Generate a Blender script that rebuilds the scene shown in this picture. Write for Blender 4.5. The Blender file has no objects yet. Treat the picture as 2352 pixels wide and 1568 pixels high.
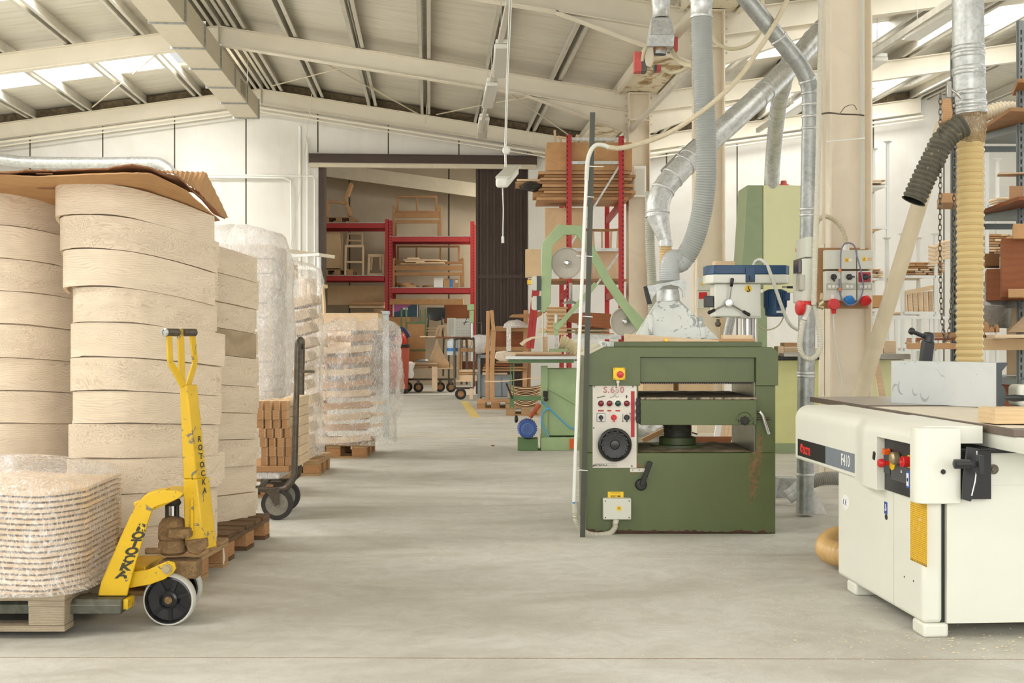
import bpy, bmesh, math, random
from mathutils import Vector, Matrix, Quaternion
random.seed(7)
PI = math.pi
SC = bpy.context.scene
COL = SC.collection

# ------------------------------------------------------------------ camera, sky, lights, exposure
FPX, HZ, EYE = 2800.0, 776.0, 1.2          # focal length in pixels, horizon row, eye height
TH = math.radians(3.9)                      # the hall's long axis points a little left of the view
ct, st = math.cos(TH), math.sin(TH)
cam = bpy.data.cameras.new('camera'); camo = bpy.data.objects.new('camera', cam); COL.objects.link(camo)
cam.sensor_width = 36.0; cam.lens = FPX / 2352.0 * 36.0
cam.shift_y = -(784.0 - HZ) / 2352.0
cam.clip_start = 0.05; cam.clip_end = 300
camo.location = (0, 0, EYE); camo.rotation_euler = (PI / 2, 0, -TH)
SC.camera = camo
SC.view_settings.view_transform = 'Standard'; SC.view_settings.look = 'None'
SC.view_settings.exposure = 0.08; SC.view_settings.gamma = 1.0; SC.view_settings.use_curve_mapping = False
SC.cycles.max_bounces = 7; SC.cycles.diffuse_bounces = 4; SC.cycles.glossy_bounces = 3
SC.cycles.transparent_max_bounces = 10; SC.cycles.transmission_bounces = 4
SC.cycles.caustics_reflective = False; SC.cycles.caustics_refractive = False
SC.cycles.use_denoising = True
SC.cycles.use_adaptive_sampling = True; SC.cycles.adaptive_threshold = 0.03
w = bpy.data.worlds.new('sky'); SC.world = w; w.use_nodes = True
bg = w.node_tree.nodes['Background']; bg.inputs[0].default_value = (0.97, 0.985, 1.0, 1); bg.inputs[1].default_value = 1.3

def area(name, loc, sx, sy, power, rot=(0, 0, 0), col=(1, 0.985, 0.965)):
    l = bpy.data.lights.new(name, 'AREA'); l.shape = 'RECTANGLE'; l.size = sx; l.size_y = sy
    l.energy = power; l.color = col
    o = bpy.data.objects.new(name, l); o.location = loc; o.rotation_euler = rot; COL.objects.link(o)
    return o

# the roof: ridge at XA, valleys either side, frames every BAY metres
XA, XV, SLOPE, ZR, BAY, YW = -3.44, 3.5, 0.148, 6.50, 5.15, 25.4
YF = [YW - BAY * i for i in range(7)]
def roofz(x):
    p = 2 * (XV - XA); u = (x - XA + p / 2) % p - p / 2
    return ZR - SLOPE * abs(u)
# daylight falls in through the roof lights
for i in range(1, 6):
    y0 = YF[i]
    area('skylight_daylight', (-7.0, y0 + 2.35, roofz(-7.0) + 0.35), 6.4, 1.3, 480)
    area('skylight_daylight', (7.0, y0 + 3.7, roofz(7.0) + 0.35), 6.4, 1.5, 210)
area('front_fill', (1.0, -3.5, 2.6), 9.0, 4.0, 330, rot=(math.radians(80), 0, 0))  # fill lamp added behind the camera, brightens faces turned toward it
area('window_daylight', (-9.6, 14.0, 2.8), 18.0, 2.8, 720, rot=(0, math.radians(-78), 0))
area('window_daylight', (16.5, 16.0, 3.0), 16.0, 3.0, 360, rot=(0, math.radians(80), 0))
area('far_room_fill', (3.5, 28.5, 4.6), 3.0, 2.0, 230, rot=(0, math.radians(25), 0), col=(1, 0.95, 0.86))  # added lamp with no visible source, lifts the dim far room

# ------------------------------------------------------------------ placing
def W(px, py, d):
    t = (px - 1176.0) / FPX
    return Vector((d * (st + t * ct), d * (ct - t * st), EYE + (HZ - py) * d / FPX))
def G(px, d):
    v = W(px, 0, d); v.z = 0; return v
class Fr:
    """A local frame facing the camera at depth d; x(px), z(py) read photograph measurements in it."""
    def __init__(s, px0, d): s.px0, s.d = px0, d; s.x0 = (px0 - 1176.0) / FPX * d
    def x(s, px, dy=0.0): return (px - 1176.0) / FPX * (s.d + dy) - s.x0
    def z(s, py, dy=0.0): return EYE + (HZ - py) * (s.d + dy) / FPX
    def p(s, px, py, dy=0.0): return Vector((s.x(px, dy), dy, s.z(py, dy)))
    @property
    def loc(s): return G(s.px0, s.d)

# ------------------------------------------------------------------ materials
def new_mat(name):
    m = bpy.data.materials.new(name); m.use_nodes = True
    nt = m.node_tree; b = nt.nodes['Principled BSDF']
    return m, nt, b
def nd(nt, t, **k):
    n = nt.nodes.new(t)
    for a, v in k.items(): setattr(n, a, v)
    return n
def coords(nt, scale=(1, 1, 1), rnd=True, rot=(0, 0, 0)):
    tc = nd(nt, 'ShaderNodeTexCoord'); mp = nd(nt, 'ShaderNodeMapping')
    mp.inputs['Scale'].default_value = scale; mp.inputs['Rotation'].default_value = rot
    if rnd:
        oi = nd(nt, 'ShaderNodeObjectInfo'); ml = nd(nt, 'ShaderNodeVectorMath', operation='SCALE')
        cb = nd(nt, 'ShaderNodeCombineXYZ')
        for k in range(3): nt.links.new(oi.outputs['Random'], cb.inputs[k])
        nt.links.new(cb.outputs[0], ml.inputs[0]); ml.inputs['Scale'].default_value = 37.0
        ad = nd(nt, 'ShaderNodeVectorMath', operation='ADD')
        nt.links.new(tc.outputs['Object'], ad.inputs[0]); nt.links.new(ml.outputs[0], ad.inputs[1])
        nt.links.new(ad.outputs[0], mp.inputs['Vector'])
    else:
        nt.links.new(tc.outputs['Object'], mp.inputs['Vector'])
    return mp.outputs[0]
def ramp(nt, fac, stops):
    r = nd(nt, 'ShaderNodeValToRGB'); e = r.color_ramp.elements
    while len(e) < len(stops): e.new(0.5)
    for k, (p, c) in enumerate(stops): e[k].position = p; e[k].color = (*c, 1) if len(c) == 3 else c
    nt.links.new(fac, r.inputs[0]); return r.outputs[0]
def noise(nt, vec, scale, detail=3, rough=0.5, dist=0.0):
    n = nd(nt, 'ShaderNodeTexNoise'); n.inputs['Scale'].default_value = scale; n.inputs['Detail'].default_value = detail
    n.inputs['Roughness'].default_value = rough; n.inputs['Distortion'].default_value = dist * 1.8 + 2
    nt.links.new(vec, n.inputs['Vector']); return n.outputs['Fac']
def mix(nt, fac, a, b, mode='MIX'):
    n = nd(nt, 'ShaderNodeMix', data_type='RGBA', blend_type=mode)
    for s, v in ((0, fac), (6, a), (7, b)):
        if hasattr(v, 'links') or isinstance(v, bpy.types.NodeSocket): nt.links.new(v, n.inputs[s])
        elif s == 0: n.inputs[s].default_value = v
        else: n.inputs[s].default_value = (*v, 1)
    return n.outputs[2]
def bump(nt, b, h, strength=0.2, dist=0.01):
    n = nd(nt, 'ShaderNodeBump'); n.inputs['Strength'].default_value = strength; n.inputs['Distance'].default_value = dist
    nt.links.new(h, n.inputs['Height']); nt.links.new(n.outputs[0], b.inputs['Normal'])
def srgb(r, g, b):
    f = lambda c: ((c / 255.0 + 0.055) / 1.055) ** 2.4 if c > 10 else c / 255.0 / 12.92
    return (f(r), f(g), f(b))
def scl(c, k): return tuple(min(1, v * k) for v in c)

def paint(name, col, rough=0.5, var=0.06, scale=3.0, metal=0.0, chip=None, chip_amt=0.0, chip_scale=9.0, spec=0.5):
    """Painted or plain surface with faint tonal variation and optional chips of wear."""
    m, nt, b = new_mat(name)
    v = coords(nt); n = noise(nt, v, scale, 3)
    c = ramp(nt, n, [(0.3, scl(col, 1 - var)), (0.7, scl(col, 1 + var))])
    if chip:
        n2 = noise(nt, v, chip_scale, 6, 0.65)
        f = ramp(nt, n2, [(0.62 - chip_amt, (0, 0, 0)), (0.64 - chip_amt, (1, 1, 1))])
        c = mix(nt, f, c, chip)
    nt.links.new(c, b.inputs['Base Color'])
    b.inputs['Roughness'].default_value = rough; b.inputs['Metallic'].default_value = metal
    b.inputs['Specular IOR Level'].default_value = spec
    return m
def galv(name, col, rough=0.4, patch=0.6, scale=45.0):
    m, nt, b = new_mat(name); v = coords(nt)
    vo = nd(nt, 'ShaderNodeTexVoronoi'); vo.inputs['Scale'].default_value = scale; nt.links.new(v, vo.inputs['Vector'])
    n = noise(nt, v, 6, 5, 0.6)
    c1 = mix(nt, patch, ramp(nt, n, [(0.3, scl(col, 0.72)), (0.7, scl(col, 1.1))]), ramp(nt, vo.outputs['Distance'], [(0.1, (0.32,) * 3), (0.7, (0.68,) * 3)]), 'SOFT_LIGHT')
    nt.links.new(c1, b.inputs['Base Color'])
    b.inputs['Metallic'].default_value = 0.55; b.inputs['Roughness'].default_value = rough
    return m
def wood(name, col, dark, scale=(1.2, 1.2, 14), dist=2.5, amt=0.6, rough=0.6, ws=1.6, rot=(0, 0, 0), patch=0.1):
    """Grain lines that run across the scaled axis, bent by noise into cathedrals."""
    m, nt, b = new_mat(name); v = coords(nt, scale, rot=rot)
    wv = nd(nt, 'ShaderNodeTexWave', wave_type='BANDS', bands_direction='Z')
    wv.inputs['Scale'].default_value = ws; wv.inputs['Distortion'].default_value = dist * 1.8 + 2
    wv.inputs['Detail'].default_value = 3; wv.inputs['Detail Scale'].default_value = 0.7
    nt.links.new(v, wv.inputs['Vector'])
    n = noise(nt, v, 5, 5, 0.6); n0 = noise(nt, coords(nt, (1, 1, 1)), 1.7, 2)
    base = ramp(nt, n0, [(0.3, scl(col, 1 - patch)), (0.7, scl(col, 1 + patch * 0.6))])
    f = ramp(nt, wv.outputs['Fac'], [(0.05, (amt * .55,) * 3), (0.6, (0, 0, 0))])
    c = mix(nt, f, base, dark)
    f2 = ramp(nt, n, [(0.35, (0.25 * amt,) * 3), (0.6, (0, 0, 0))])
    c = mix(nt, f2, c, dark)
    nt.links.new(c, b.inputs['Base Color']); b.inputs['Roughness'].default_value = rough
    b.inputs['Specular IOR Level'].default_value = 0.3
    return m
def solid(name, col, rough=0.5, metal=0.0, emit=0.0, trans=0.0, alpha=1.0):
    m, nt, b = new_mat(name); b.inputs['Base Color'].default_value = (*col, 1)
    b.inputs['Roughness'].default_value = rough; b.inputs['Metallic'].default_value = metal
    if emit: b.inputs['Emission Color'].default_value = (*col, 1); b.inputs['Emission Strength'].default_value = emit
    if trans: b.inputs['Transmission Weight'].default_value = trans
    b.inputs['Alpha'].default_value = alpha
    return m

# ------------------------------------------------------------------ mesh building
class MB:
    def __init__(s): s.v, s.f, s.m, s.mats, s.sm = [], [], [], [], []
    def mi(s, mat):
        if mat is None: return 0
        if mat not in s.mats: s.mats.append(mat)
        return s.mats.index(mat)
    def add(s, vs, fs, mat=None, smooth=False):
        o = len(s.v); s.v += [tuple(p) for p in vs]; i = s.mi(mat)
        for f in fs: s.f.append([o + k for k in f]); s.m.append(i); s.sm.append(smooth)
        return s
    def box(s, x0, x1, y0, y1, z0, z1, mat=None, M=None):
        vs = [Vector((x, y, z)) for z in (z0, z1) for y in (y0, y1) for x in (x0, x1)]
        if M is not None: vs = [M @ p for p in vs]
        return s.add(vs, [(0, 2, 3, 1), (4, 5, 7, 6), (0, 1, 5, 4), (2, 6, 7, 3), (0, 4, 6, 2), (1, 3, 7, 5)], mat)
    def cbox(s, c, size, mat=None, rz=0, rx=0, ry=0):
        M = Matrix.Translation(c) @ Matrix.Rotation(rz, 4, 'Z') @ Matrix.Rotation(ry, 4, 'Y') @ Matrix.Rotation(rx, 4, 'X')
        a, b_, c_ = (k / 2 for k in size)
        return s.box(-a, a, -b_, b_, -c_, c_, mat, M)
    def beam(s, p0, p1, w_, h_, mat=None, up=(0, 0, 1)):
        """Rectangular bar from p0 to p1: w_ wide, h_ high."""
        p0, p1 = Vector(p0), Vector(p1); d = (p1 - p0); L = d.length; d.normalize()
        u = Vector(up)
        if abs(d.dot(u)) > 0.98: u = Vector((0, 1, 0))
        r = d.cross(u).normalized(); u = r.cross(d).normalized()
        vs = [p + r * a * w_ / 2 + u * b_ * h_ / 2 for p in (p0, p1) for a, b_ in ((-1, -1), (1, -1), (1, 1), (-1, 1))]
        return s.add(vs, [(0, 1, 2, 3), (7, 6, 5, 4), (0, 4, 5, 1), (1, 5, 6, 2), (2, 6, 7, 3), (3, 7, 4, 0)], mat)
    def prism(s, pts, axis, a0, a1, mat=None, smooth=False):
        f = {'x': lambda p, a: (a, p[0], p[1]), 'y': lambda p, a: (p[0], a, p[1]), 'z': lambda p, a: (p[0], p[1], a)}[axis]
        n = len(pts); vs = [f(p, a0) for p in pts] + [f(p, a1) for p in pts]
        fs = [tuple(range(n))[::-1], tuple(range(n, 2 * n))] + [(k, (k + 1) % n, n + (k + 1) % n, n + k) for k in range(n)]
        s.add(vs, fs[:2], mat); o = len(s.v) - 2 * n; i = s.mi(mat)
        for q in fs[2:]: s.f.append([o + k for k in q]); s.m.append(i); s.sm.append(smooth)
        return s
    def tube(s, pts, r, seg=12, mat=None, cap=True, smooth=True):
        pts = [Vector(p) for p in pts]; n = len(pts); rs = r if hasattr(r, '__len__') else [r] * n
        tan = []
        for k in range(n):
            d = pts[min(n - 1, k + 1)] - pts[max(0, k - 1)]
            tan.append(d.normalized() if d.length > 1e-9 else (tan[-1] if tan else Vector((0, 0, 1))))
        u = tan[0].orthogonal().normalized(); vs = []
        for k in range(n):
            if k: u = tan[k - 1].rotation_difference(tan[k]) @ u
            u = (u - tan[k] * u.dot(tan[k])).normalized(); w2 = tan[k].cross(u)
            for j in range(seg):
                a = 2 * PI * j / seg; vs.append(pts[k] + (u * math.cos(a) + w2 * math.sin(a)) * rs[k])
        fs = [(k * seg + j, k * seg + (j + 1) % seg, (k + 1) * seg + (j + 1) % seg, (k + 1) * seg + j) for k in range(n - 1) for j in range(seg)]
        s.add(vs, fs, mat, smooth)
        if cap:
            o = len(s.v) - len(vs); i = s.mi(mat)
            s.f += [[o + j for j in range(seg)][::-1], [o + (n - 1) * seg + j for j in range(seg)]]; s.m += [i, i]; s.sm += [False, False]
        return s
    def cyl(s, p0, p1, r, r2=None, seg=20, mat=None, cap=True): return s.tube([p0, p1], [r, r if r2 is None else r2], seg, mat, cap)
    def lathe(s, prof, o=(0, 0, 0), axis=(0, 0, 1), seg=28, mat=None, smooth=True, cap=True):
        """prof: (radius, distance along the axis)."""
        q = Vector((0, 0, 1)).rotation_difference(Vector(axis).normalized()); o = Vector(o); vs = []
        for r, h in prof:
            for j in range(seg):
                a = 2 * PI * j / seg; vs.append(o + q @ Vector((r * math.cos(a), r * math.sin(a), h)))
        n = len(prof); fs = [(k * seg + j, k * seg + (j + 1) % seg, (k + 1) * seg + (j + 1) % seg, (k + 1) * seg + j) for k in range(n - 1) for j in range(seg)]
        s.add(vs, fs, mat, smooth)
        if not cap: return s
        b0 = len(s.v) - len(vs); i = s.mi(mat)
        s.f += [[b0 + j for j in range(seg)][::-1], [b0 + (n - 1) * seg + j for j in range(seg)]]; s.m += [i, i]; s.sm += [False, False]
        return s
    def sheet(s, fn, nu, nv, th, mat=None, smooth=True):
        """fn(u, v) -> point, normal side offset; a shell th thick."""
        P = [[Vector(fn(a / nu, b_ / nv)) for b_ in range(nv + 1)] for a in range(nu + 1)]; V2 = []
        for a in range(nu + 1):
            for b_ in range(nv + 1):
                du = P[min(nu, a + 1)][b_] - P[max(0, a - 1)][b_]; dv = P[a][min(nv, b_ + 1)] - P[a][max(0, b_ - 1)]
                nrm = du.cross(dv); nrm = nrm.normalized() if nrm.length > 1e-12 else Vector((0, 0, 1)); V2.append(P[a][b_] - nrm * th)
        vs = [p for row in P for p in row] + V2; N = (nu + 1) * (nv + 1); ix = lambda a, b_: a * (nv + 1) + b_
        fs = []
        for a in range(nu):
            for b_ in range(nv):
                q = (ix(a, b_), ix(a + 1, b_), ix(a + 1, b_ + 1), ix(a, b_ + 1)); fs.append(q); fs.append(tuple(N + k for k in q[::-1]))
        s.add(vs, fs, mat, smooth); o = len(s.v) - len(vs); i = s.mi(mat); rim = []
        for a in range(nu): rim += [(ix(a + 1, 0), ix(a, 0)), (ix(a, nv), ix(a + 1, nv))]
        for b_ in range(nv): rim += [(ix(0, b_), ix(0, b_ + 1)), (ix(nu, b_ + 1), ix(nu, b_))]
        for p, q in rim: s.f.append([o + p, o + q, o + N + q, o + N + p]); s.m.append(i); s.sm.append(False)
        return s
    def text(s, txt, size, M, mat=None, depth=0.0008, offset=0.0, spacing=1.0, shear=0.0):
        cu = bpy.data.curves.new('t', 'FONT'); cu.body = txt; cu.size = size; cu.extrude = depth; cu.align_x = 'CENTER'; cu.align_y = 'CENTER'
        cu.offset = offset; cu.space_character = spacing; cu.shear = shear; cu.resolution_u = 3
        ob = bpy.data.objects.new('t', cu); COL.objects.link(ob)
        dg = bpy.context.evaluated_depsgraph_get(); me = bpy.data.meshes.new_from_object(ob.evaluated_get(dg))
        s.add([M @ v.co for v in me.vertices], [tuple(p.vertices) for p in me.polygons], mat)
        bpy.data.objects.remove(ob); bpy.data.curves.remove(cu); bpy.data.meshes.remove(me)
        return s
    def build(s, name, mat=None, parent=None, bev=0.0, seg=2, angle=35, label=None, sub=0):
        me = bpy.data.meshes.new(name)
        if mat is not None and not s.mats: s.mats = [mat]
        me.from_pydata(s.v, [], s.f)
        for m in s.mats: me.materials.append(m)
        me.polygons.foreach_set('material_index', s.m)
        me.polygons.foreach_set('use_smooth', [bool(k) or bev > 0 for k in s.sm])
        bm = bmesh.new(); bm.from_mesh(me); bmesh.ops.recalc_face_normals(bm, faces=bm.faces); bm.to_mesh(me); bm.free()
        if any(s.sm) or bev > 0: me.set_sharp_from_angle(angle=math.radians(angle))
        me.update()
        o = bpy.data.objects.new(name, me); COL.objects.link(o)
        if parent is not None: o.parent = parent
        if bev > 0:
            b = o.modifiers.new('bevel', 'BEVEL'); b.width = bev; b.segments = seg; b.limit_method = 'ANGLE'; b.angle_limit = math.radians(40); b.use_clamp_overlap = True
            b.harden_normals = False
        if label: o['label'] = label
        return o
def facing(c, size=1.0, rz=0.0, rx=PI / 2, roll=0.0):
    """Matrix that stands flat text upright, facing -y, at c."""
    return Matrix.Translation(c) @ Matrix.Rotation(rz, 4, 'Z') @ Matrix.Rotation(rx, 4, 'X') @ Matrix.Rotation(roll, 4, 'Z')

def thing(name, label, cat, loc=(0, 0, 0), rz=-TH, group=None):
    o = bpy.data.objects.new(name, None); COL.objects.link(o); o.empty_display_size = 0.05
    o.location = loc; o.rotation_euler = (0, 0, rz); o['label'] = label; o['category'] = cat
    if group: o['group'] = group
    return o
def tag(o, label, cat, group=None, kind=None):
    o['label'] = label; o['category'] = cat
    if group: o['group'] = group
    if kind: o['kind'] = kind
    return o
def put(o, loc, rz=-TH): o.location = loc; o.rotation_euler = (0, 0, rz); return o
def struct(name, mb, mat=None, **k):
    o = mb.build(name, mat, **k); o['kind'] = 'structure'; return o
def dup(o, loc=None, rz=None, label=None, group=None, parent=None, rot=None):
    c = o.copy(); COL.objects.link(c)
    if parent is not None: c.parent = parent
    if loc is not None: c.location = loc
    if rz is not None: c.rotation_euler = (0, 0, rz)
    if rot is not None: c.rotation_euler = rot
    if label: c['label'] = label
    if group: c['group'] = group
    for ch in list(o.children): dup(ch, parent=c)
    return c
def bez(pts, n=10):
    """Catmull-Rom through the points."""
    pts = [Vector(p) for p in pts]; out = []; P = [2 * pts[0] - pts[1]] + pts + [2 * pts[-1] - pts[-2]]
    for k in range(1, len(P) - 2):
        a, b_, c, d = P[k - 1], P[k], P[k + 1], P[k + 2]
        for j in range(n):
            t = j / n
            out.append(0.5 * ((2 * b_) + (c - a) * t + (2 * a - 5 * b_ + 4 * c - d) * t * t + (3 * b_ - a - 3 * c + d) * t ** 3))
    out.append(pts[-1]); return out
def resample(pts, step):
    L = [0]
    for a, b_ in zip(pts, pts[1:]): L.append(L[-1] + (b_ - a).length)
    n = max(2, int(L[-1] / step)); out = []; k = 0
    for j in range(n + 1):
        s_ = L[-1] * j / n
        while k < len(L) - 2 and L[k + 1] < s_: k += 1
        t = (s_ - L[k]) / max(1e-9, L[k + 1] - L[k]); out.append(pts[k].lerp(pts[k + 1], t))
    return out
def hose(mb, ctrl, r, pitch, amp, seg=16, mat=None, cap=True, per=4, shape=None):
    """Corrugated hose along control points."""
    p = resample(bez(ctrl, 12), pitch / per)
    rs = [r + amp * (math.cos(2 * PI * k / per) if shape is None else shape[k % per]) for k in range(len(p))]
    return mb.tube(p, rs, seg, mat, cap)
ORD = ['topmost', 'second from top', 'third from top', 'fourth from top', 'fifth from top', 'sixth from top', 'seventh from top', 'eighth from top', 'ninth from top', 'tenth from top', 'eleventh from top', 'twelfth from top', 'thirteenth from top', 'fourteenth from top', 'fifteenth from top', 'sixteenth from top', 'seventeenth from top', 'lowest but one', 'lowest']
NTH = ['first', 'second', 'third', 'fourth', 'fifth', 'sixth', 'seventh', 'eighth', 'ninth', 'tenth', 'eleventh', 'twelfth']
RM_ = Matrix.Rotation(-TH, 4, 'Z')
# ------------------------------------------------------------------ shared materials
M = {}
M['cream'] = paint('cream_steel_paint', srgb(232, 224, 205), 0.5, 0.03, 1.5)
M['cream_dark'] = paint('dusty_cream_steel', srgb(214, 203, 178), 0.6, 0.05, 2)
M['purlin'] = paint('galvanised_purlin', srgb(205, 200, 186), 0.45, 0.08, 3, metal=0.15)
M['green'] = paint('olive_green_paint', srgb(90, 101, 58), 0.42, 0.07, 2.2, chip=srgb(88, 62, 46), chip_amt=-0.09, chip_scale=7)
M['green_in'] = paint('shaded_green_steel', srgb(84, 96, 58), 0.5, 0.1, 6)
M['mint'] = paint('mint_green_paint', srgb(168, 192, 142), 0.4, 0.05, 3, chip=srgb(90, 105, 80), chip_amt=-0.12)
M['midgreen'] = paint('mid_green_paint', srgb(98, 130, 82), 0.45, 0.08, 3)
M['white_machine'] = paint('ivory_machine_paint', srgb(232, 232, 218), 0.32, 0.02, 1.5)
M['castiron'] = paint('worn_cast_iron', srgb(172, 168, 158), 0.3, 0.08, 5, metal=0.6)
M['iron_edge'] = paint('brown_cast_iron_edge', srgb(118, 103, 92), 0.5, 0.1, 8, metal=0.3)
M['steel'] = paint('bright_steel', srgb(190, 188, 182), 0.25, 0.06, 10, metal=0.9)
M['darksteel'] = paint('dark_tube_steel', srgb(96, 88, 76), 0.4, 0.25, 14, metal=0.6)
M['black'] = solid('black_plastic', srgb(34, 34, 34), 0.35)
M['blackrub'] = paint('black_rubber', srgb(52, 49, 45), 0.7, 0.15, 20)
M['yellow'] = paint('yellow_paint', srgb(212, 171, 16), 0.38, 0.07, 4, chip=srgb(118, 110, 88), chip_amt=0.015, chip_scale=13)
M['yellow_box'] = solid('yellow_plastic', srgb(246, 202, 20), 0.35)
M['red'] = solid('red_plastic', srgb(206, 38, 38), 0.35)
M['redrack'] = paint('red_rack_paint', srgb(178, 50, 48), 0.45, 0.06, 4)
M['blue'] = paint('blue_paint', srgb(30, 72, 110), 0.4, 0.06, 4)
M['bluemotor'] = paint('bright_blue_motor', srgb(48, 88, 168), 0.4, 0.08, 6)
M['bluepl'] = solid('blue_plastic', srgb(50, 128, 200), 0.35)
M['grey_pl'] = solid('light_grey_plastic', srgb(214, 214, 200), 0.42)
M['white_pl'] = solid('white_plastic', srgb(236, 236, 228), 0.4)
M['conduit'] = solid('grey_conduit', srgb(206, 202, 184), 0.5)
M['beige_hose'] = solid('beige_hose_plastic', srgb(205, 194, 162), 0.55)
M['galv'] = galv('galvanised_sheet', srgb(205, 207, 203))
M['galv_dark'] = galv('weathered_galvanised', srgb(168, 170, 165), 0.42, 0.4)
M['alu'] = paint('brushed_aluminium', srgb(208, 210, 206), 0.36, 0.03, 6, metal=0.35)
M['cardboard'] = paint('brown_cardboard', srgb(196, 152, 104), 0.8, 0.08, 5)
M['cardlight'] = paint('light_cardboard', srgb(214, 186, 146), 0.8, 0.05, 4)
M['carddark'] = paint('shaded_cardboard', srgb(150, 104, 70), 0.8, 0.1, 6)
def veneer(name, col, dark, zs, warp, wscale, amt):
    m, nt, b = new_mat(name); v = coords(nt, (1, 1, 1))
    big = noise(nt, coords(nt, (1.3, 1.3, 2.2)), wscale, 3, 0.55)
    sx = nd(nt, 'ShaderNodeSeparateXYZ'); nt.links.new(v, sx.inputs[0])
    a = nd(nt, 'ShaderNodeMath', operation='MULTIPLY_ADD'); nt.links.new(big, a.inputs[0]); a.inputs[1].default_value = warp; nt.links.new(sx.outputs[2], a.inputs[2])
    s2 = nd(nt, 'ShaderNodeMath', operation='MULTIPLY'); nt.links.new(a.outputs[0], s2.inputs[0]); s2.inputs[1].default_value = zs
    fr = nd(nt, 'ShaderNodeMath', operation='FRACT'); nt.links.new(s2.outputs[0], fr.inputs[0])
    line = ramp(nt, fr.outputs[0], [(0.0, (amt,) * 3), (0.16, (amt * 0.75,) * 3), (0.5, (0, 0, 0)), (1.0, (0, 0, 0))])
    lvl = ramp(nt, noise(nt, coords(nt, (1.5, 1.5, 6)), 2, 2), [(0.3, (0.25,) * 3), (0.7, (1, 1, 1))])
    f = mix(nt, 1.0, line, lvl, 'MULTIPLY')
    base = ramp(nt, noise(nt, coords(nt, (1, 1, 2.5)), 2.2, 3), [(0.3, scl(col, 0.91)), (0.7, scl(col, 1.05))])
    c = mix(nt, f, base, dark)
    fib = ramp(nt, noise(nt, coords(nt, (2.5, 2.5, 90)), 3, 3, 0.6), [(0.35, (0.22,) * 3), (0.6, (0, 0, 0))]); c = mix(nt, fib, c, dark)
    nt.links.new(c, b.inputs['Base Color']); b.inputs['Roughness'].default_value = 0.55; b.inputs['Specular IOR Level'].default_value = 0.3
    return m
M['ash'] = veneer('pale_ash_veneer', srgb(233, 217, 192), srgb(176, 146, 112), 55, 0.55, 1.6, 0.6)
M['ash2'] = veneer('straight_ash_veneer', srgb(234, 218, 193), srgb(184, 155, 120), 95, 0.16, 1.1, 0.55)
M['ashgrey'] = wood('weathered_grey_veneer', srgb(184, 165, 135), srgb(132, 112, 86), (6, 6, 1.2), 2, 0.5, ws=2)
M['beech'] = wood('pale_beech', srgb(232, 206, 170), srgb(204, 168, 128), (3, 3, 3), 3, 0.35, ws=3)
M['beech_d'] = wood('tan_beech', srgb(198, 156, 112), srgb(156, 112, 74), (3, 3, 8), 3, 0.4, ws=3)
M['oak'] = wood('mid_brown_wood', srgb(176, 134, 92), srgb(120, 84, 54), (3, 3, 8), 3, 0.45, ws=3)
M['walnut'] = wood('reddish_brown_board', srgb(150, 92, 58), srgb(112, 66, 42), (2, 2, 3), 3, 0.4, ws=2)
M['pallet'] = wood('pallet_softwood', srgb(186, 152, 110), srgb(126, 92, 60), (8, 8, 8), 3, 0.6, ws=2, patch=0.2)
M['pallet_old'] = wood('grey_old_pallet_wood', srgb(164, 150, 126), srgb(104, 88, 68), (5, 5, 16), 3, 0.6, ws=2, patch=0.25)
M['pallet_dark'] = wood('dark_stained_pallet_wood', srgb(112, 84, 56), srgb(58, 42, 28), (6, 6, 14), 3, 0.6, ws=2, patch=0.3)
M['chip'] = paint('pressed_chip_block', srgb(176, 130, 86), 0.85, 0.25, 60)
M['whiterack'] = solid('white_rack_paint', srgb(226, 228, 224), 0.4)
M['greyrack'] = paint('blue_grey_rack_paint', srgb(134, 142, 142), 0.45, 0.05, 5)
M['brown_door'] = paint('dark_brown_door_paint', srgb(70, 54, 44), 0.5, 0.06, 3)
M['paper'] = solid('white_paper', srgb(240, 240, 234), 0.7)
M['chalk'] = paint('flaking_grey_white_paint', srgb(216, 220, 214), 0.5, 0.04, 6, chip=srgb(158, 163, 160), chip_amt=0.07, chip_scale=6)
M['dust'] = paint('wood_dust', srgb(166, 148, 118), 0.95, 0.2, 40)
M['shav'] = paint('pale_wood_shavings', srgb(226, 212, 184), 0.9, 0.2, 40)
M['brass'] = solid('dull_brass', srgb(176, 160, 124), 0.4, 0.7)
M['lime'] = paint('lime_cabinet_paint', srgb(226, 226, 176), 0.4, 0.03, 2)
M['lime2'] = paint('lime_cabinet_lower', srgb(212, 212, 150), 0.4, 0.04, 2)
M['sage'] = paint('sage_green_paint', srgb(150, 165, 128), 0.4, 0.05, 4)
M['orange'] = solid('orange_plastic', srgb(226, 100, 34), 0.4)

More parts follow.
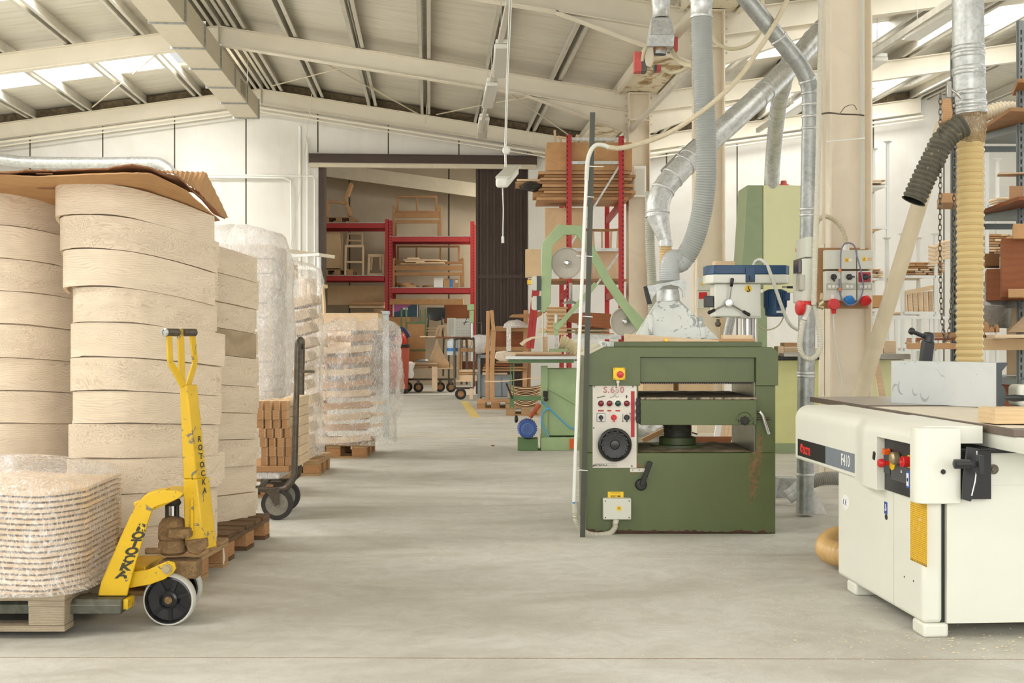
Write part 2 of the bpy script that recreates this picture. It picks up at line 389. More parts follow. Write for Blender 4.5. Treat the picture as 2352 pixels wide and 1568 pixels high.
def film_mat(name, dens=0.35, milky=0.12, sc=(1, 1, 0.45)):
    """Stretch film: mostly clear with fine milky creases and soft glints."""
    m, nt, b = new_mat(name); nt.nodes.remove(b); out = nt.nodes['Material Output']
    v = coords(nt, sc); n = noise(nt, v, 16, 5, 0.7, 2.5); n2 = noise(nt, v, 11, 6, 0.75, 3.0)
    tr = nd(nt, 'ShaderNodeBsdfTransparent'); gl = nd(nt, 'ShaderNodeBsdfGlossy'); df = nd(nt, 'ShaderNodeBsdfDiffuse')
    tr.inputs[0].default_value = (0.99, 0.985, 0.975, 1); gl.inputs['Roughness'].default_value = 0.12; gl.inputs[0].default_value = (1, 1, 1, 1)
    df.inputs[0].default_value = (0.95, 0.92, 0.88, 1)
    bp = nd(nt, 'ShaderNodeBump'); bp.inputs['Strength'].default_value = 0.35; bp.inputs['Distance'].default_value = 0.02
    nt.links.new(n, bp.inputs['Height']); nt.links.new(bp.outputs[0], gl.inputs['Normal'])
    f = ramp(nt, n2, [(0.42, (milky,) * 3), (0.5, (milky + dens * .25,) * 3), (0.62, (dens + milky,) * 3)])
    m1 = nd(nt, 'ShaderNodeMixShader'); nt.links.new(f, m1.inputs[0]); nt.links.new(tr.outputs[0], m1.inputs[1]); nt.links.new(df.outputs[0], m1.inputs[2])
    g = ramp(nt, n, [(0.5, (0.03,) * 3), (0.68, (0.3,) * 3)])
    m2 = nd(nt, 'ShaderNodeMixShader'); nt.links.new(g, m2.inputs[0]); nt.links.new(m1.outputs[0], m2.inputs[1]); nt.links.new(gl.outputs[0], m2.inputs[2])
    nt.links.new(m2.outputs[0], out.inputs[0]); return m
M['film'] = film_mat('stretch_film', 0.5, 0.10)
M['film_thick'] = film_mat('milky_stretch_film', 0.42, 0.42)
# ------------------------------------------------------------------ the hall
def floor_mat():
    m, nt, b = new_mat('dusty_concrete')
    tc = nd(nt, 'ShaderNodeTexCoord'); v = tc.outputs['Object']
    mp = nd(nt, 'ShaderNodeMapping'); nt.links.new(v, mp.inputs[0]); mp.inputs['Scale'].default_value = (0.5, 1.2, 1)
    n1 = noise(nt, mp.outputs[0], 0.9, 4, 0.6, 0.5); n2 = noise(nt, v, 60, 4, 0.7); n3 = noise(nt, v, 5, 5, 0.65)
    c = ramp(nt, n1, [(0.3, srgb(182, 179, 168)), (0.5, srgb(200, 198, 189)), (0.7, srgb(208, 208, 201))])
    c = mix(nt, ramp(nt, n3, [(0.35, (0.35,) * 3), (0.6, (0, 0, 0))]), c, srgb(166, 161, 148))
    c = mix(nt, 0.25, c, ramp(nt, n2, [(0.35, srgb(150, 142, 124)), (0.65, srgb(225, 220, 208))]), 'SOFT_LIGHT')
    # fine aggregate speckle
    n4 = noise(nt, v, 240, 2, 0.6); c = mix(nt, ramp(nt, n4, [(0.6, (0, 0, 0)), (0.7, (0.35,) * 3)]), c, srgb(140, 130, 112))
    nt.links.new(c, b.inputs['Base Color']); b.inputs['Roughness'].default_value = 0.62
    b.inputs['Specular IOR Level'].default_value = 0.4
    bump(nt, b, n2, 0.08, 0.004); return m
fm = MB(); fm.add([(-24, -6, 0), (24, -6, 0), (24, 34, 0), (-24, 34, 0)], [(0, 1, 2, 3)])
struct('floor', fm, floor_mat())
# saw-cut joint and yellow lane paint in the floor
j = MB(); p = W(0, 1509, 2800 * 1.2 / (1509 - 776)); q = W(2352, 1514, 2800 * 1.2 / (1514 - 776))
j.beam((p.x, p.y, 0.0005), (q.x, q.y, 0.0005), 0.006, 0.001)
struct('trim_1', j, paint('joint_filler', srgb(150, 132, 108), 0.9, 0.3, 30))
lane = MB(); a = G(1066, 2800 * 1.2 / (921 - 776)); b_ = G(1092, 2800 * 1.2 / (958 - 776))
lane.beam((a.x, a.y, 0.001), (b_.x, b_.y, 0.001), 0.14, 0.002)
struct('trim_2', lane, paint('worn_yellow_floor_paint', srgb(226, 200, 116), 0.7, 0.15, 12, chip=srgb(206, 200, 184), chip_amt=0.02))
lane = MB(); a = G(720, 2800 * 1.2 / (999 - 776)); b_ = G(1330, 2800 * 1.2 / (1003 - 776)); lane.beam((a.x, a.y, 0.001), (b_.x, b_.y, 0.001), 0.07, 0.002)
a = G(1100, 2800 * 1.2 / (960 - 776)); b_ = G(1240, 2800 * 1.2 / (962 - 776)); lane.beam((a.x, a.y, 0.001), (b_.x, b_.y, 0.001), 0.07, 0.002)
struct('trim_3', lane, paint('faint_yellow_floor_line', srgb(216, 204, 164), 0.7, 0.1, 12, chip=srgb(206, 200, 186), chip_amt=0.1))

def wall_mat():
    m, nt, b = new_mat('painted_concrete_panels')
    tc = nd(nt, 'ShaderNodeTexCoord'); v = tc.outputs['Object']
    n1 = noise(nt, v, 0.7, 4, 0.6); mp = nd(nt, 'ShaderNodeMapping'); nt.links.new(v, mp.inputs[0]); mp.inputs['Scale'].default_value = (6, 6, 0.5)
    n2 = noise(nt, mp.outputs[0], 1.0, 4, 0.6)
    c = ramp(nt, n1, [(0.3, srgb(219, 215, 205)), (0.7, srgb(229, 226, 218))])
    c = mix(nt, ramp(nt, n2, [(0.58, (0, 0, 0)), (0.75, (0.3,) * 3)]), c, srgb(214, 198, 172))
    nt.links.new(c, b.inputs['Base Color']); b.inputs['Roughness'].default_value = 0.75; return m
WM = wall_mat()
seam = solid('dark_panel_joint', srgb(92, 86, 74), 0.9)
# opening in the back wall
DX0, DX1, DZ = W(733, 0, 25.1).x, W(1215, 0, 25.4).x, 4.78
def toproof(x): return roofz(x) - 0.02
wb = MB(); T = 0.25
def wall_piece(x0, x1, z0, f1=None):
    n = 1; vs = [(x0, YW, z0), (x1, YW, z0), (x1, YW, toproof(x1)), (x0, YW, toproof(x0))]
    vs += [(x, y + T, z) for x, y, z in vs]
    wb.add(vs, [(0, 1, 2, 3), (7, 6, 5, 4), (0, 4, 5, 1), (1, 5, 6, 2), (2, 6, 7, 3), (3, 7, 4, 0)])
for x0, x1, z0 in ((-13.8, XA - 6.94, 0), (XA - 6.94, XA, 0), (XA, DX0, 0), (DX0, DX1, DZ), (DX1, XV, 0), (XV, 10.44, 0), (10.44, 17.4, 0)): wall_piece(x0, x1, z0)
struct('wall_back', wb, WM)
# panel joints measured along the wall
sm = MB()
def wx(px): return W(px, 0, 1).x / W(px, 0, 1).y * YW
for px, y0, y1 in ((69, 300, 400), (236, 280, 395), (401, 262, 400), (565, 262, 730), (730, 256, 350), (892, 282, 360), (1054, 318, 360), (1212, 338, 352), (1693, 330, 640), (1531, 330, 560), (2006, 275, 560), (2168, 300, 700), (1850, 330, 430)):
    x = wx(px); d = YW / (ct - (px - 1176) / FPX * st); z0 = EYE + (HZ - y1) * d / FPX; z1 = min(EYE + (HZ - y0) * d / FPX, roofz(x) - 0.3)
    if px > 1600 or px < 600: z0 = 0.0
    sm.box(x - 0.014, x + 0.014, YW - 0.004, YW + 0.01, z0, z1)
struct('trim_4', sm, seam)
# side walls beyond the frame: low wall, glazed strip above stays open to the sky
wl = MB(); wl.box(-10.6, -10.4, 4.0, YW, 0, 1.7); wl.box(-10.6, -10.4, 4.0, YW, 4.3, 5.3)
for y in YF[:4]: wl.box(-10.6, -10.4, y - 0.3, y + 0.3, 1.7, 4.3)
struct('wall_left', wl, WM)

# roof sheets with openings for the roof lights
def roof_mat():
    m, nt, b = new_mat('roof_underside')
    tc = nd(nt, 'ShaderNodeTexCoord'); v = tc.outputs['Object']
    mp = nd(nt, 'ShaderNodeMapping'); nt.links.new(v, mp.inputs[0]); mp.inputs['Scale'].default_value = (0.25, 3, 1)
    n = noise(nt, mp.outputs[0], 1.5, 5, 0.6, 0.3)
    c = ramp(nt, n, [(0.3, srgb(198, 191, 172)), (0.5, srgb(216, 210, 195)), (0.7, srgb(222, 218, 206))])
    nt.links.new(c, b.inputs['Base Color']); b.inputs['Roughness'].default_value = 0.5; return m
RM = roof_mat()
def slab(x0, x1, y0, y1, dz=0.0, t=0.06):
    mb = MB(); vs = []
    for z in (dz, dz + t): vs += [(x0, y0, roofz(x0 + 1e-6) + z), (x1, y0, roofz(x1 - 1e-6) + z), (x1, y1, roofz(x1 - 1e-6) + z), (x0, y1, roofz(x0 + 1e-6) + z)]
    mb.add(vs, [(3, 2, 1, 0), (4, 5, 6, 7), (0, 1, 5, 4), (1, 2, 6, 5), (2, 3, 7, 6), (3, 0, 4, 7)]); return mb
sky_m, nt, b = new_mat('roof_light_sheet'); nt.nodes.remove(b)
tr = nd(nt, 'ShaderNodeBsdfTransparent'); tl = nd(nt, 'ShaderNodeBsdfTranslucent'); mx = nd(nt, 'ShaderNodeMixShader'); mx.inputs[0].default_value = 0.35
nt.links.new(tr.outputs[0], mx.inputs[1]); nt.links.new(tl.outputs[0], mx.inputs[2]); nt.links.new(mx.outputs[0], nt.nodes['Material Output'].inputs[0])
tl.inputs[0].default_value = (0.95, 0.95, 0.92, 1)
XL, XR = XA - 6.94, 10.44
nwin = 0
YN = YF[6]
ceil = MB()
def ceil_add(mb): ceil.add(mb.v, mb.f)
def holes(side):   # skylight bands of a slope
    return [(YF[i] + 1.65, YF[i] + 3.05) for i in range(6, 0, -1)] if side == 'L' else [(YF[i] + 2.9, YF[i] + 4.45) for i in range(6, 0, -1)]
for x0, x1, hs in ((XL, XA, 'L'), (XA, XV, None), (XV, XR, 'R'), (XR, XR + 6.94, None)):
    if hs is None: ceil_add(slab(x0, x1, YN, YW + 0.3)); continue
    y = YN; h0, h1 = (x0 + 0.5, x1 - 0.45)
    ceil_add(slab(x0, h0, YN, YW + 0.3)); ceil_add(slab(h1, x1, YN, YW + 0.3))
    for a, b2 in holes(hs) + [(YW + 0.3, None)]:
        ceil_add(slab(h0, h1, y, a)); y = b2
        if b2:
            nwin += 1; struct('window_%d' % nwin, slab(h0, h1, a, b2, 0.05, 0.012), sky_m)
struct('ceiling', ceil, RM)

# portal frames: tapered I rafters, haunches and columns
def rafter(y, x0, x1, haunch_at_valley=True, nm='rafter_beam'):
    """I section from ridge x0 to valley x1 under the roof; top flange at roof minus purlin depth."""
    mb = MB(); off = 0.20; sg = 1 if x1 > x0 else -1; n = 12
    fl, tf, tw = 0.16, 0.014, 0.012
    xs = [x0 + (x1 - x0) * k / n for k in range(n + 1)]
    def dep(x):
        u = abs(x - x1); return 0.30 + max(0.0, (1.75 - u) / 1.75) * 0.36
    xs = sorted(set(xs + [x1 - sg * 1.75]), reverse=sg < 0)
    for a, c in zip(xs, xs[1:]):
        za, zc = roofz(a + sg * 1e-5) - off, roofz(c - sg * 1e-5) - off
        for (pa, pc, w_) in (((a, za), (c, zc), fl), ((a, za - dep(a)), (c, zc - dep(c)), fl)):
            vs = [(pa[0], y - w_ / 2, pa[1]), (pc[0], y - w_ / 2, pc[1]), (pc[0], y + w_ / 2, pc[1]), (pa[0], y + w_ / 2, pa[1])]
            vs += [(q[0], q[1], q[2] - tf) for q in vs]
            mb.add(vs, [(0, 1, 2, 3), (7, 6, 5, 4), (0, 4, 5, 1), (1, 5, 6, 2), (2, 6, 7, 3), (3, 7, 4, 0)])
        vs = [(a, y - tw / 2, za), (c, y - tw / 2, zc), (c, y - tw / 2, zc - dep(c)), (a, y - tw / 2, za - dep(a))]
        vs += [(q[0], q[1] + tw, q[2]) for q in vs]
        mb.add(vs, [(0, 1, 2, 3), (7, 6, 5, 4), (0, 4, 5, 1), (1, 5, 6, 2), (2, 6, 7, 3), (3, 7, 4, 0)])
    # haunch keeps the parallel flange too
    for k in range(8):
        a = x1 - sg * 1.75 * (1 - k / 8); c = x1 - sg * 1.75 * (1 - (k + 1) / 8)
        za, zc = roofz(a + sg * 1e-5) - off - 0.30, roofz(c - sg * 1e-5) - off - 0.30
        vs = [(a, y - fl / 2, za), (c, y - fl / 2, zc), (c, y + fl / 2, zc), (a, y + fl / 2, za)]; vs += [(q[0], q[1], q[2] - tf) for q in vs]
        mb.add(vs, [(0, 1, 2, 3), (7, 6, 5, 4), (0, 4, 5, 1), (1, 5, 6, 2), (2, 6, 7, 3), (3, 7, 4, 0)])
    # end plate
    mb.box(x1 - 0.012, x1 + 0.012, y - fl / 2, y + fl / 2, roofz(x1) - off - 0.68, roofz(x1) - off)
    return struct(nm, mb, M['cream'])
CW = 0.18
warm_ = paint('warm_cream_column', srgb(236, 224, 202), 0.55, 0.04, 2.5, chip=srgb(176, 140, 98), chip_amt=-0.09, chip_scale=9)
for i, y in enumerate(YF[:6]):
    yy = y - (0.12 if i == 0 else 0)
    rafter(yy, XA, XV - CW); rafter(yy, XA, XL); rafter(yy, XR, XV + CW)
    gp = MB(); gp.box(XA - 0.012, XA + 0.012, yy - 0.085, yy + 0.085, ZR - 0.2 - 0.33, ZR - 0.2); struct('ridge_beam', gp, M['cream'])
    if 1 <= i <= 4:
        c = MB(); x0, x1 = XV - CW, XV + CW; zt = roofz(XV) - 0.2
        yc = yy + (0.10 if i == 3 else 0)
        c.box(x0, x0 + 0.014, yc - 0.14, yc + 0.14, 0, zt); c.box(x1 - 0.014, x1, yc - 0.14, yc + 0.14, 0, zt); c.box(x0, x1, yc - 0.006, yc + 0.006, 0, zt)
        c.box(x0, x1, yc - 0.15, yc + 0.15, zt, zt + 0.014)
        for zz in (zt - 0.45, 0.0): c.box(x0, x1, yc - 0.14, yc + 0.14, zz, zz + 0.014)
        co_ = struct('column', c, warm_)
        for zz in (zt - 0.06, zt - 0.2, zt - 0.36, zt - 0.5):
            for sx in (-1, 1):
                xx = XV + sx * (CW + 0.02)
                bb = MB(); bb.cyl((xx, yy - 0.05, zz), (xx + sx * 0.025, yy - 0.05, zz), 0.014, seg=8); bb.build('bolt', M['purlin'], co_)

# purlins: Z sections along the hall, doubled flanges seen from below
def purlin(x, y0, y1, mat, gap=0.085, w_=0.055):
    mb = MB(); z = roofz(x); zt, zb = z - 0.005, z - 0.19
    mb.box(x - gap / 2 - 0.003, x - gap / 2 + 0.003, y0, y1, zb, zt); mb.box(x + gap / 2 - 0.003, x + gap / 2 + 0.003, y0, y1, zb, zt)
    mb.box(x - gap / 2 - w_, x - gap / 2, y0, y1, zb - 0.004, zb); mb.box(x + gap / 2, x + gap / 2 + w_, y0, y1, zb - 0.004, zb)
    for sx in (-1, 1): mb.box(x + sx * (gap / 2 + w_) - 0.002, x + sx * (gap / 2 + w_) + 0.002, y0, y1, zb - 0.004, zb + 0.016)
    return struct('purlin_beam', mb, mat)
pxs = []
for k in range(6):
    pxs += [XA + 0.10 + k * 1.09, XA - 0.16 - k * 1.10, XR - 0.16 - k * 1.10, XR + 0.16 + k * 1.10]
pxs.append(XA + 0.36)
for x in pxs:
    if x > 16: continue
    purlin(x, YN + 1.0, YW, M['purlin'])
# valley gutter of pressed sheet with rust bloom
rust, nt, b = new_mat('rust_bloomed_gutter'); v = coords(nt, (1.3, 0.9, 1), rnd=False)
n = noise(nt, v, 1.25, 6, 0.7); c = ramp(nt, n, [(0.50, srgb(226, 216, 190)), (0.58, srgb(176, 148, 98)), (0.7, srgb(120, 88, 44))])
nt.links.new(c, b.inputs['Base Color']); b.inputs['Roughness'].default_value = 0.6
g = MB(); zv = roofz(XV); g.box(XV - 0.30, XV + 0.30, YN + 1, YW, zv - 0.17, zv - 0.15)
g.box(XV - 0.31, XV - 0.30, YN + 1, YW, zv - 0.17, zv + 0.05); g.box(XV + 0.30, XV + 0.31, YN + 1, YW, zv - 0.17, zv + 0.05)
struct('gutter', g, rust)
for sx in (-1, 1):
    mb = MB(); x = XV + sx * 0.36; mb.box(x - 0.03, x + 0.03, YN + 1, YW, zv - 0.20, zv - 0.19); mb.box(x - 0.004, x + 0.004, YN + 1, YW, zv - 0.19, zv - 0.02)
    struct('gutter_beam', mb, M['cream'])
# dark ledge of old brickwork under the roof at the back wall
led = MB(); stone = paint('dark_dusty_masonry', srgb(122, 108, 86), 0.9, 0.35, 5)
for x0, x1 in ((XL, XA), (XA, XV), (XV, XR)):
    vs = []
    for y in (YW - 0.03, YW + 0.0):
        for (x, zo) in ((x0 + 1e-5, -0.36), (x1 - 1e-5, -0.36), (x1 - 1e-5, -0.02), (x0 + 1e-5, -0.02)): vs.append((x, y, roofz(x) + zo))
    led.add(vs, [(0, 1, 2, 3), (7, 6, 5, 4), (0, 4, 5, 1), (1, 5, 6, 2), (2, 6, 7, 3), (3, 7, 4, 0)])
struct('wall_ledge', led, stone)
# slim rail and cable tray that follow the rafter on the back wall
for k, (dz, r, mt) in enumerate(((-0.60, 0.028, M['cream']), (-0.68, 0.016, M['cream']))):
    mb = MB(); yy = YW - 0.24
    mb.tube([(XL, yy, roofz(XL + 1e-4) + dz), (XA, yy, ZR + dz)], r, 8); mb.tube([(XA, yy, ZR + dz), (XV, yy, roofz(XV) + dz)], r, 8)
    mb.tube([(XV, yy, roofz(XV) + dz), (XR, yy, ZR + dz)], r, 8)
    struct('rafter_conduit', mb, mt)
# wind bracing rods between the rafters
def rod(p0, p1, r=0.012, mat=None, nm='brace_beam'):
    mb = MB(); mb.tube([p0, p1], r, 8); return struct(nm, mb, mat or M['cream_dark'])
def rp(px, py, hh=0.25):
    """Point just under the roof along a photograph pixel (left bay, right slope or left slope)."""
    lo, hi = 4.0, 40.0
    for _ in range(60):
        m_ = (lo + hi) / 2; P = W(px, py, m_)
        if P.z > roofz(P.x) - hh: hi = m_
        else: lo = m_
    return W(px, py, lo)
for a, b2 in (((622, 198), (800, 152)), ((740, 142), (962, 262)), ((1175, 218), (1335, 330)), ((1003, 263), (1112, 240)), ((1140, 235), (1220, 222)), ((212, 246), (280, 190)), ((305, 170), (362, 122)), ((850, 198), (960, 262))):
    rod(rp(*a), rp(*b2))

# sliding door of the back opening, its track beam, jambs and floor rail
dr = MB(); dx0, dx1 = W(1094, 0, 25.5).x, W(1216, 0, 25.5).x
dr.box(dx0, dx1 + 0.25, YW + 0.30, YW + 0.34, 0.02, DZ + 0.12)
n = 9
for k in range(n):
    x = dx0 + 0.08 + (dx1 + 0.17 - dx0) * k / n; dr.box(x, x + 0.045, YW + 0.27, YW + 0.30, 0.05, DZ)
dr.box(dx0, dx0 + 0.05, YW + 0.25, YW + 0.35, 0.02, DZ)
o = struct('door_1', dr, M['brown_door'])
h = MB(); zr = EYE + (HZ - 634) * 25.6 / FPX; h.box(dx0 + 0.05, dx1 + 0.25, YW + 0.24, YW + 0.29, zr - 0.04, zr + 0.04); h.build('door_rail', M['brown_door'], o)
h = MB(); hx = W(1098, 0, 25.5).x; hz0, hz1 = EYE + (HZ - 766) * 25.5 / FPX, EYE + (HZ - 741) * 25.5 / FPX
h.tube([(hx, YW + 0.26, hz0), (hx + 0.08, YW + 0.2, hz0), (hx + 0.08, YW + 0.2, hz1), (hx, YW + 0.26, hz1)], 0.012, 8); h.build('door_handle', M['darksteel'], o)
tb = MB(); x0, x1 = W(711, 0, 25.2).x, W(1233, 0, 25.4).x; tb.box(x0, x1, YW - 0.14, YW + 0.0, DZ + 0.03, DZ + 0.20); tb.box(x0, x1, YW - 0.16, YW + 0.0, DZ + 0.19, DZ + 0.21)
tb.box(x0 + 0.02, x1 - 0.02, YW - 0.10, YW, DZ - 0.06, DZ + 0.03, M['cream_dark'])
tb.mats = [M['brown_door'], M['cream_dark']]; tb.m = [0] * 12 + [1] * 6
struct('door_beam', tb)
jb = MB(); jb.box(DX0 - 0.02, DX0 + 0.10, YW - 0.02, YW + 0.5, 0, DZ + 0.05); struct('door_jamb', jb, paint('dark_jamb', srgb(66, 52, 42), 0.6))
fr = MB(); fr.box(-5, DX1 + 0.8, YW - 0.05, YW - 0.02, 0.0, 0.004); struct('threshold', fr, solid('dark_rail', srgb(60, 54, 46), 0.6))

# the room behind the opening
YB = 31.2
bw = MB(); bw.box(-7, 7, YB, YB + 0.2, 0, 7.2); bw_m = paint('grey_brown_rendered_wall', srgb(186, 172, 148), 0.85, 0.07, 1.2)
struct('wall_far', bw, bw_m)
for x in (-7, 7): mb = MB(); mb.box(x - 0.1, x + 0.1, YW + 0.25, YB, 0, 7.2); struct('wall_side', mb, bw_m)
mb = MB()
for px in (804, 1031): 
    x = W(px, 0, YB).x; mb.box(x - 0.02, x + 0.02, YB - 0.006, YB, 0, 6)
struct('trim_5', mb, seam)
rf = MB(); rf.add([(-7, YW + 0.25, 7.6), (7, YW + 0.25, 5.4), (7, YB, 5.4), (-7, YB, 7.6), (-7, YW + .25, 7.7), (7, YW + .25, 5.5), (7, YB, 5.5), (-7, YB, 7.7)], [(0, 1, 2, 3), (7, 6, 5, 4), (0, 4, 5, 1), (1, 5, 6, 2), (2, 6, 7, 3), (3, 7, 4, 0)])
struct('ceiling_far', rf, RM)
# raking beam in that room
p0, p1 = W(735, 388, YB - 0.9), W(1100, 438, YB - 0.9)
d = p1 - p0; bm_ = MB(); bm_.beam(p0 - d * 0.6, p1 + d * 0.8, 0.16, 0.34); struct('beam_far', bm_, M['cream_dark'])
p0, p1 = W(745, 392, YB - 0.05), W(1095, 447, YB - 0.05); bm_ = MB(); bm_.beam(p0 - (p1 - p0) * .3, p1 + (p1 - p0) * .3, 0.02, 0.05); struct('trim_6', bm_, M['cream_dark'])
# ------------------------------------------------------------------ pallets
from mathutils import noise as MN
def make_pallet(label, mat, rz=-TH, loc=(0, 0, 0), blockmat=None, Lx=1.2, Ly=0.8, group=None, simple=False, h=0.144):
    """Origin at the middle of the footprint; deck boards along x."""
    t = thing('wooden_pallet', label, 'pallet', loc, rz, group); rnd = random.Random(int(abs(loc[0]) * 1000))
    bl = blockmat or mat; ws = [0.145, 0.10, 0.145, 0.10, 0.145]; gaps = (Ly - sum(ws)) / 4 if Ly > 0.7 else 0.02
    y = -Ly / 2
    for k, w_ in enumerate(ws):
        mb = MB(); mb.box(-Lx / 2, Lx / 2, y, y + w_, h - 0.022, h); o = mb.build('deck_board', mat, t, bev=0.002, seg=1); y += w_ + gaps
        o.rotation_euler.z = rnd.uniform(-0.004, 0.004)
    for x in (-Lx / 2 + 0.0725, 0, Lx / 2 - 0.0725):
        mb = MB(); mb.box(x - 0.0725, x + 0.0725, -Ly / 2, Ly / 2, h - 0.044, h - 0.0225); mb.build('stringer_board', mat, t)
        for yy, w_ in ((-Ly / 2 + 0.05, 0.10), (0, 0.145), (Ly / 2 - 0.05, 0.10)):
            mb = MB(); mb.box(x - 0.0725, x + 0.0725, yy - w_ / 2, yy + w_ / 2, 0.0225, h - 0.0445); mb.build('block', bl, t, bev=0.003, seg=1)
    for yy, w_ in ((-Ly / 2 + 0.05, 0.10), (0, 0.145), (Ly / 2 - 0.05, 0.10)):
        mb = MB(); mb.box(-Lx / 2, Lx / 2, yy - w_ / 2, yy + w_ / 2, 0.0, 0.022); mb.build('bottom_board', mat, t)
    return t
def cam_xy(x, d):   # a point x to the right and d ahead of the camera, on the floor
    return Vector((d * st + x * ct, d * ct - x * st, 0))
PR = -TH - math.radians(4.2)
def pal_at(xr, dn, Lx=1.2, Ly=0.8):  # centre from the near right corner
    a = math.radians(4.2); e = Vector((math.cos(a), -math.sin(a))); f = Vector((math.sin(a), math.cos(a)))
    c = Vector((xr, dn)) - e * Lx / 2 + f * Ly / 2; return cam_xy(c.x, c.y)
pal1 = make_pallet('wooden pallet under the front stacks of bent plywood, behind the yellow pallet truck', M['pallet'], PR, pal_at(-1.560, 5.66), M['chip'])
pal2 = make_pallet('dark weathered wooden pallet under the second stack, farther from the camera', M['pallet_dark'], PR, pal_at(-1.520, 6.55), M['chip'])
lp = MB(); c = W(497, 1292, 6.40)
lp.prism([(0, 0.02), (0.045, 0.045), (0.05, -0.01), (0.045, -0.04), (0.025, -0.045), (0.012, -0.02)], 'y', -0.003, 0.0)
o = lp.build('paper_label', M['paper']); put(o, (c.x + 0.0, c.y - 0.03, 0.06)); tag(o, 'torn white paper hanging from the corner block of the front pallet', 'paper')

# ------------------------------------------------------------------ bent plywood shells standing in stacks
PROF = [(0, .24), (.012, .13), (.045, .055), (.10, .02), (.18, .004), (.28, 0.0), (.38, .008), (.48, .03), (.58, .075), (.68, .15), (.78, .25), (.88, .37), (.95, .47), (1, .55)]
def prof(u):
    for (a, sa), (b2, sb) in zip(PROF, PROF[1:]):
        if u <= b2: t = (u - a) / (b2 - a); t = t; return sa + (sb - sa) * t
    return PROF[-1][1]
def smooth_prof(u): return sum(prof(min(1, max(0, u + k * 0.012))) * wgt for k, wgt in ((-2, .1), (-1, .2), (0, .4), (1, .2), (2, .1)))
def shell_panel(xl, xr, d0, z0, z1, mat, smax=0.55, droop=0.055, th=0.018, ph=0.0, wav=0.0):
    mb = MB(); w_ = xr - xl
    def fn(u, v):
        uu = u ** 1.6 if u < 0.3 else u
        uu = u; s_ = smooth_prof(uu) * smax / 0.55
        z = z0 + (z1 - z0) * v
        z *= (1 - droop * min(1, s_ / smax))
        if v < 0.01 and wav: z += wav * max(0, math.sin(uu * 2 * PI * 1.3 + ph)) * (1 if 0.15 < uu < 0.75 else 0)
        p = cam_xy(xl + w_ * uu, d0 + s_); p.z = z; return p
    mb.sheet(fn, 44, 3, th, None); return mb
def stack(name_where, seams, Ls, Rs, d0, dl, drr, mats, group, smax=0.55):
    rnd = random.Random(len(seams) * 7 + int(d0 * 100)); objs = []
    zs = [EYE + (HZ - y) * d0 / FPX for y in seams]; zs[-1] = 0.1445
    for k in range(len(seams) - 1):
        xl = (Ls[k] - 1176) / FPX * dl; xr = (Rs[k] - 1176) / FPX * drr
        mb = shell_panel(xl, xr, d0 + rnd.uniform(-0.022, 0.022), zs[k + 1] + 0.002, zs[k] - 0.002, None, smax, ph=rnd.uniform(0, 6), wav=0.004)
        c = sum((Vector(v) for v in mb.v), Vector()) / len(mb.v); c.z = zs[k + 1]
        mb.v = [tuple(Vector(v) - c) for v in mb.v]
        o = mb.build('bent_plywood_panel', mats[k % len(mats)], angle=50); o.location = c
        if k:
            im = shell_panel(xl + 0.004, xr - 0.004, d0 + 0.055, zs[k + 1] + 0.03, zs[k] + 0.012, None, smax); im.v = [tuple(Vector(v) - c) for v in im.v]
            im.build('seam_backing', M['ash2'], o, angle=50)  # unseen layer added behind the panel to block light leaking through the seams
        tag(o, '%s bent plywood panel in %s' % (ORD[k], name_where), 'plywood panel', group)
        objs.append(o)
    return objs
A_, B_, C_ = M['ash'], M['ash2'], M['ashgrey']
stack('the big stack behind the yellow handle', [420, 492.6, 571, 657.5, 739, 819.5, 897, 973, 1054, 1135, 1215, 1290],
      [139, 147, 156, 175, 167, 170, 174, 163, 164, 172, 170], [497, 501, 498, 496, 515, 507, 507, 500, 514, 497, 497], 5.76, 5.95, 6.32,
      [B_, A_, B_, A_, B_, A_, B_, A_, A_, B_, B_], 'bent plywood panels in the big front stack')
stack('the leftmost stack, cut by the picture edge', [438, 514, 590, 666, 743, 820, 897, 973, 1052, 1125, 1197, 1269],
      [-118, -112, -108, -100, -104, -106, -104, -110, -110, -108, -108], [255, 262, 266, 274, 270, 268, 272, 266, 266, 268, 268], 6.02, 6.2, 6.5,
      [B_, B_, A_, B_, A_, B_, B_, B_, A_, B_, A_], 'bent plywood panels in the leftmost stack')
stack('the second stack, right of the big one', [537, 603, 674, 737, 803, 877, 945, 1012, 1080, 1150, 1214],
      [255] * 10, [591, 592, 587, 590, 592, 593, 588, 591, 587, 590], 6.75, 6.95, 7.30,
      [A_, A_, A_, C_, A_, A_, B_, A_, B_, A_], 'bent plywood panels in the second stack')

# cardboard lying on the two front stacks
def card(name, rows, label, mat, th=0.006, amp=0.008, seed=0, nu=40, nv=12, corr=False):
    """rows: front to back, each a list of (px, py, d)."""
    R = [[W(*q) for q in r] for r in rows]; mb = MB()
    def lerp(l, u):
        p = u * (len(l) - 1); k = min(len(l) - 2, int(p)); return l[k].lerp(l[k + 1], p - k)
    def fn(u, v):
        pr = v * (len(R) - 1); k = min(len(R) - 2, int(pr)); p = lerp(R[k], u).lerp(lerp(R[k + 1], u), pr - k)
        n = MN.noise(Vector((p.x * 4 + seed, p.y * 4, seed))) * amp + MN.noise(Vector((p.x * 15 + seed, p.y * 15, 2))) * amp * 0.35
        if corr: n += 0.0035 * math.sin(u * 260)
        e = (MN.noise(Vector((u * 30, seed, v * 3))) * 0.02 if v < 0.02 else 0)
        return p + Vector((0, e, n))
    mb.sheet(fn, nu, nv, th); c = R[0][0].lerp(R[-1][-1], 0.5); mb.v = [tuple(Vector(v) - c) for v in mb.v]
    o = mb.build(name, mat, angle=30); o.location = c; return tag(o, label, 'cardboard', 'cardboard laid on top of the front stacks')
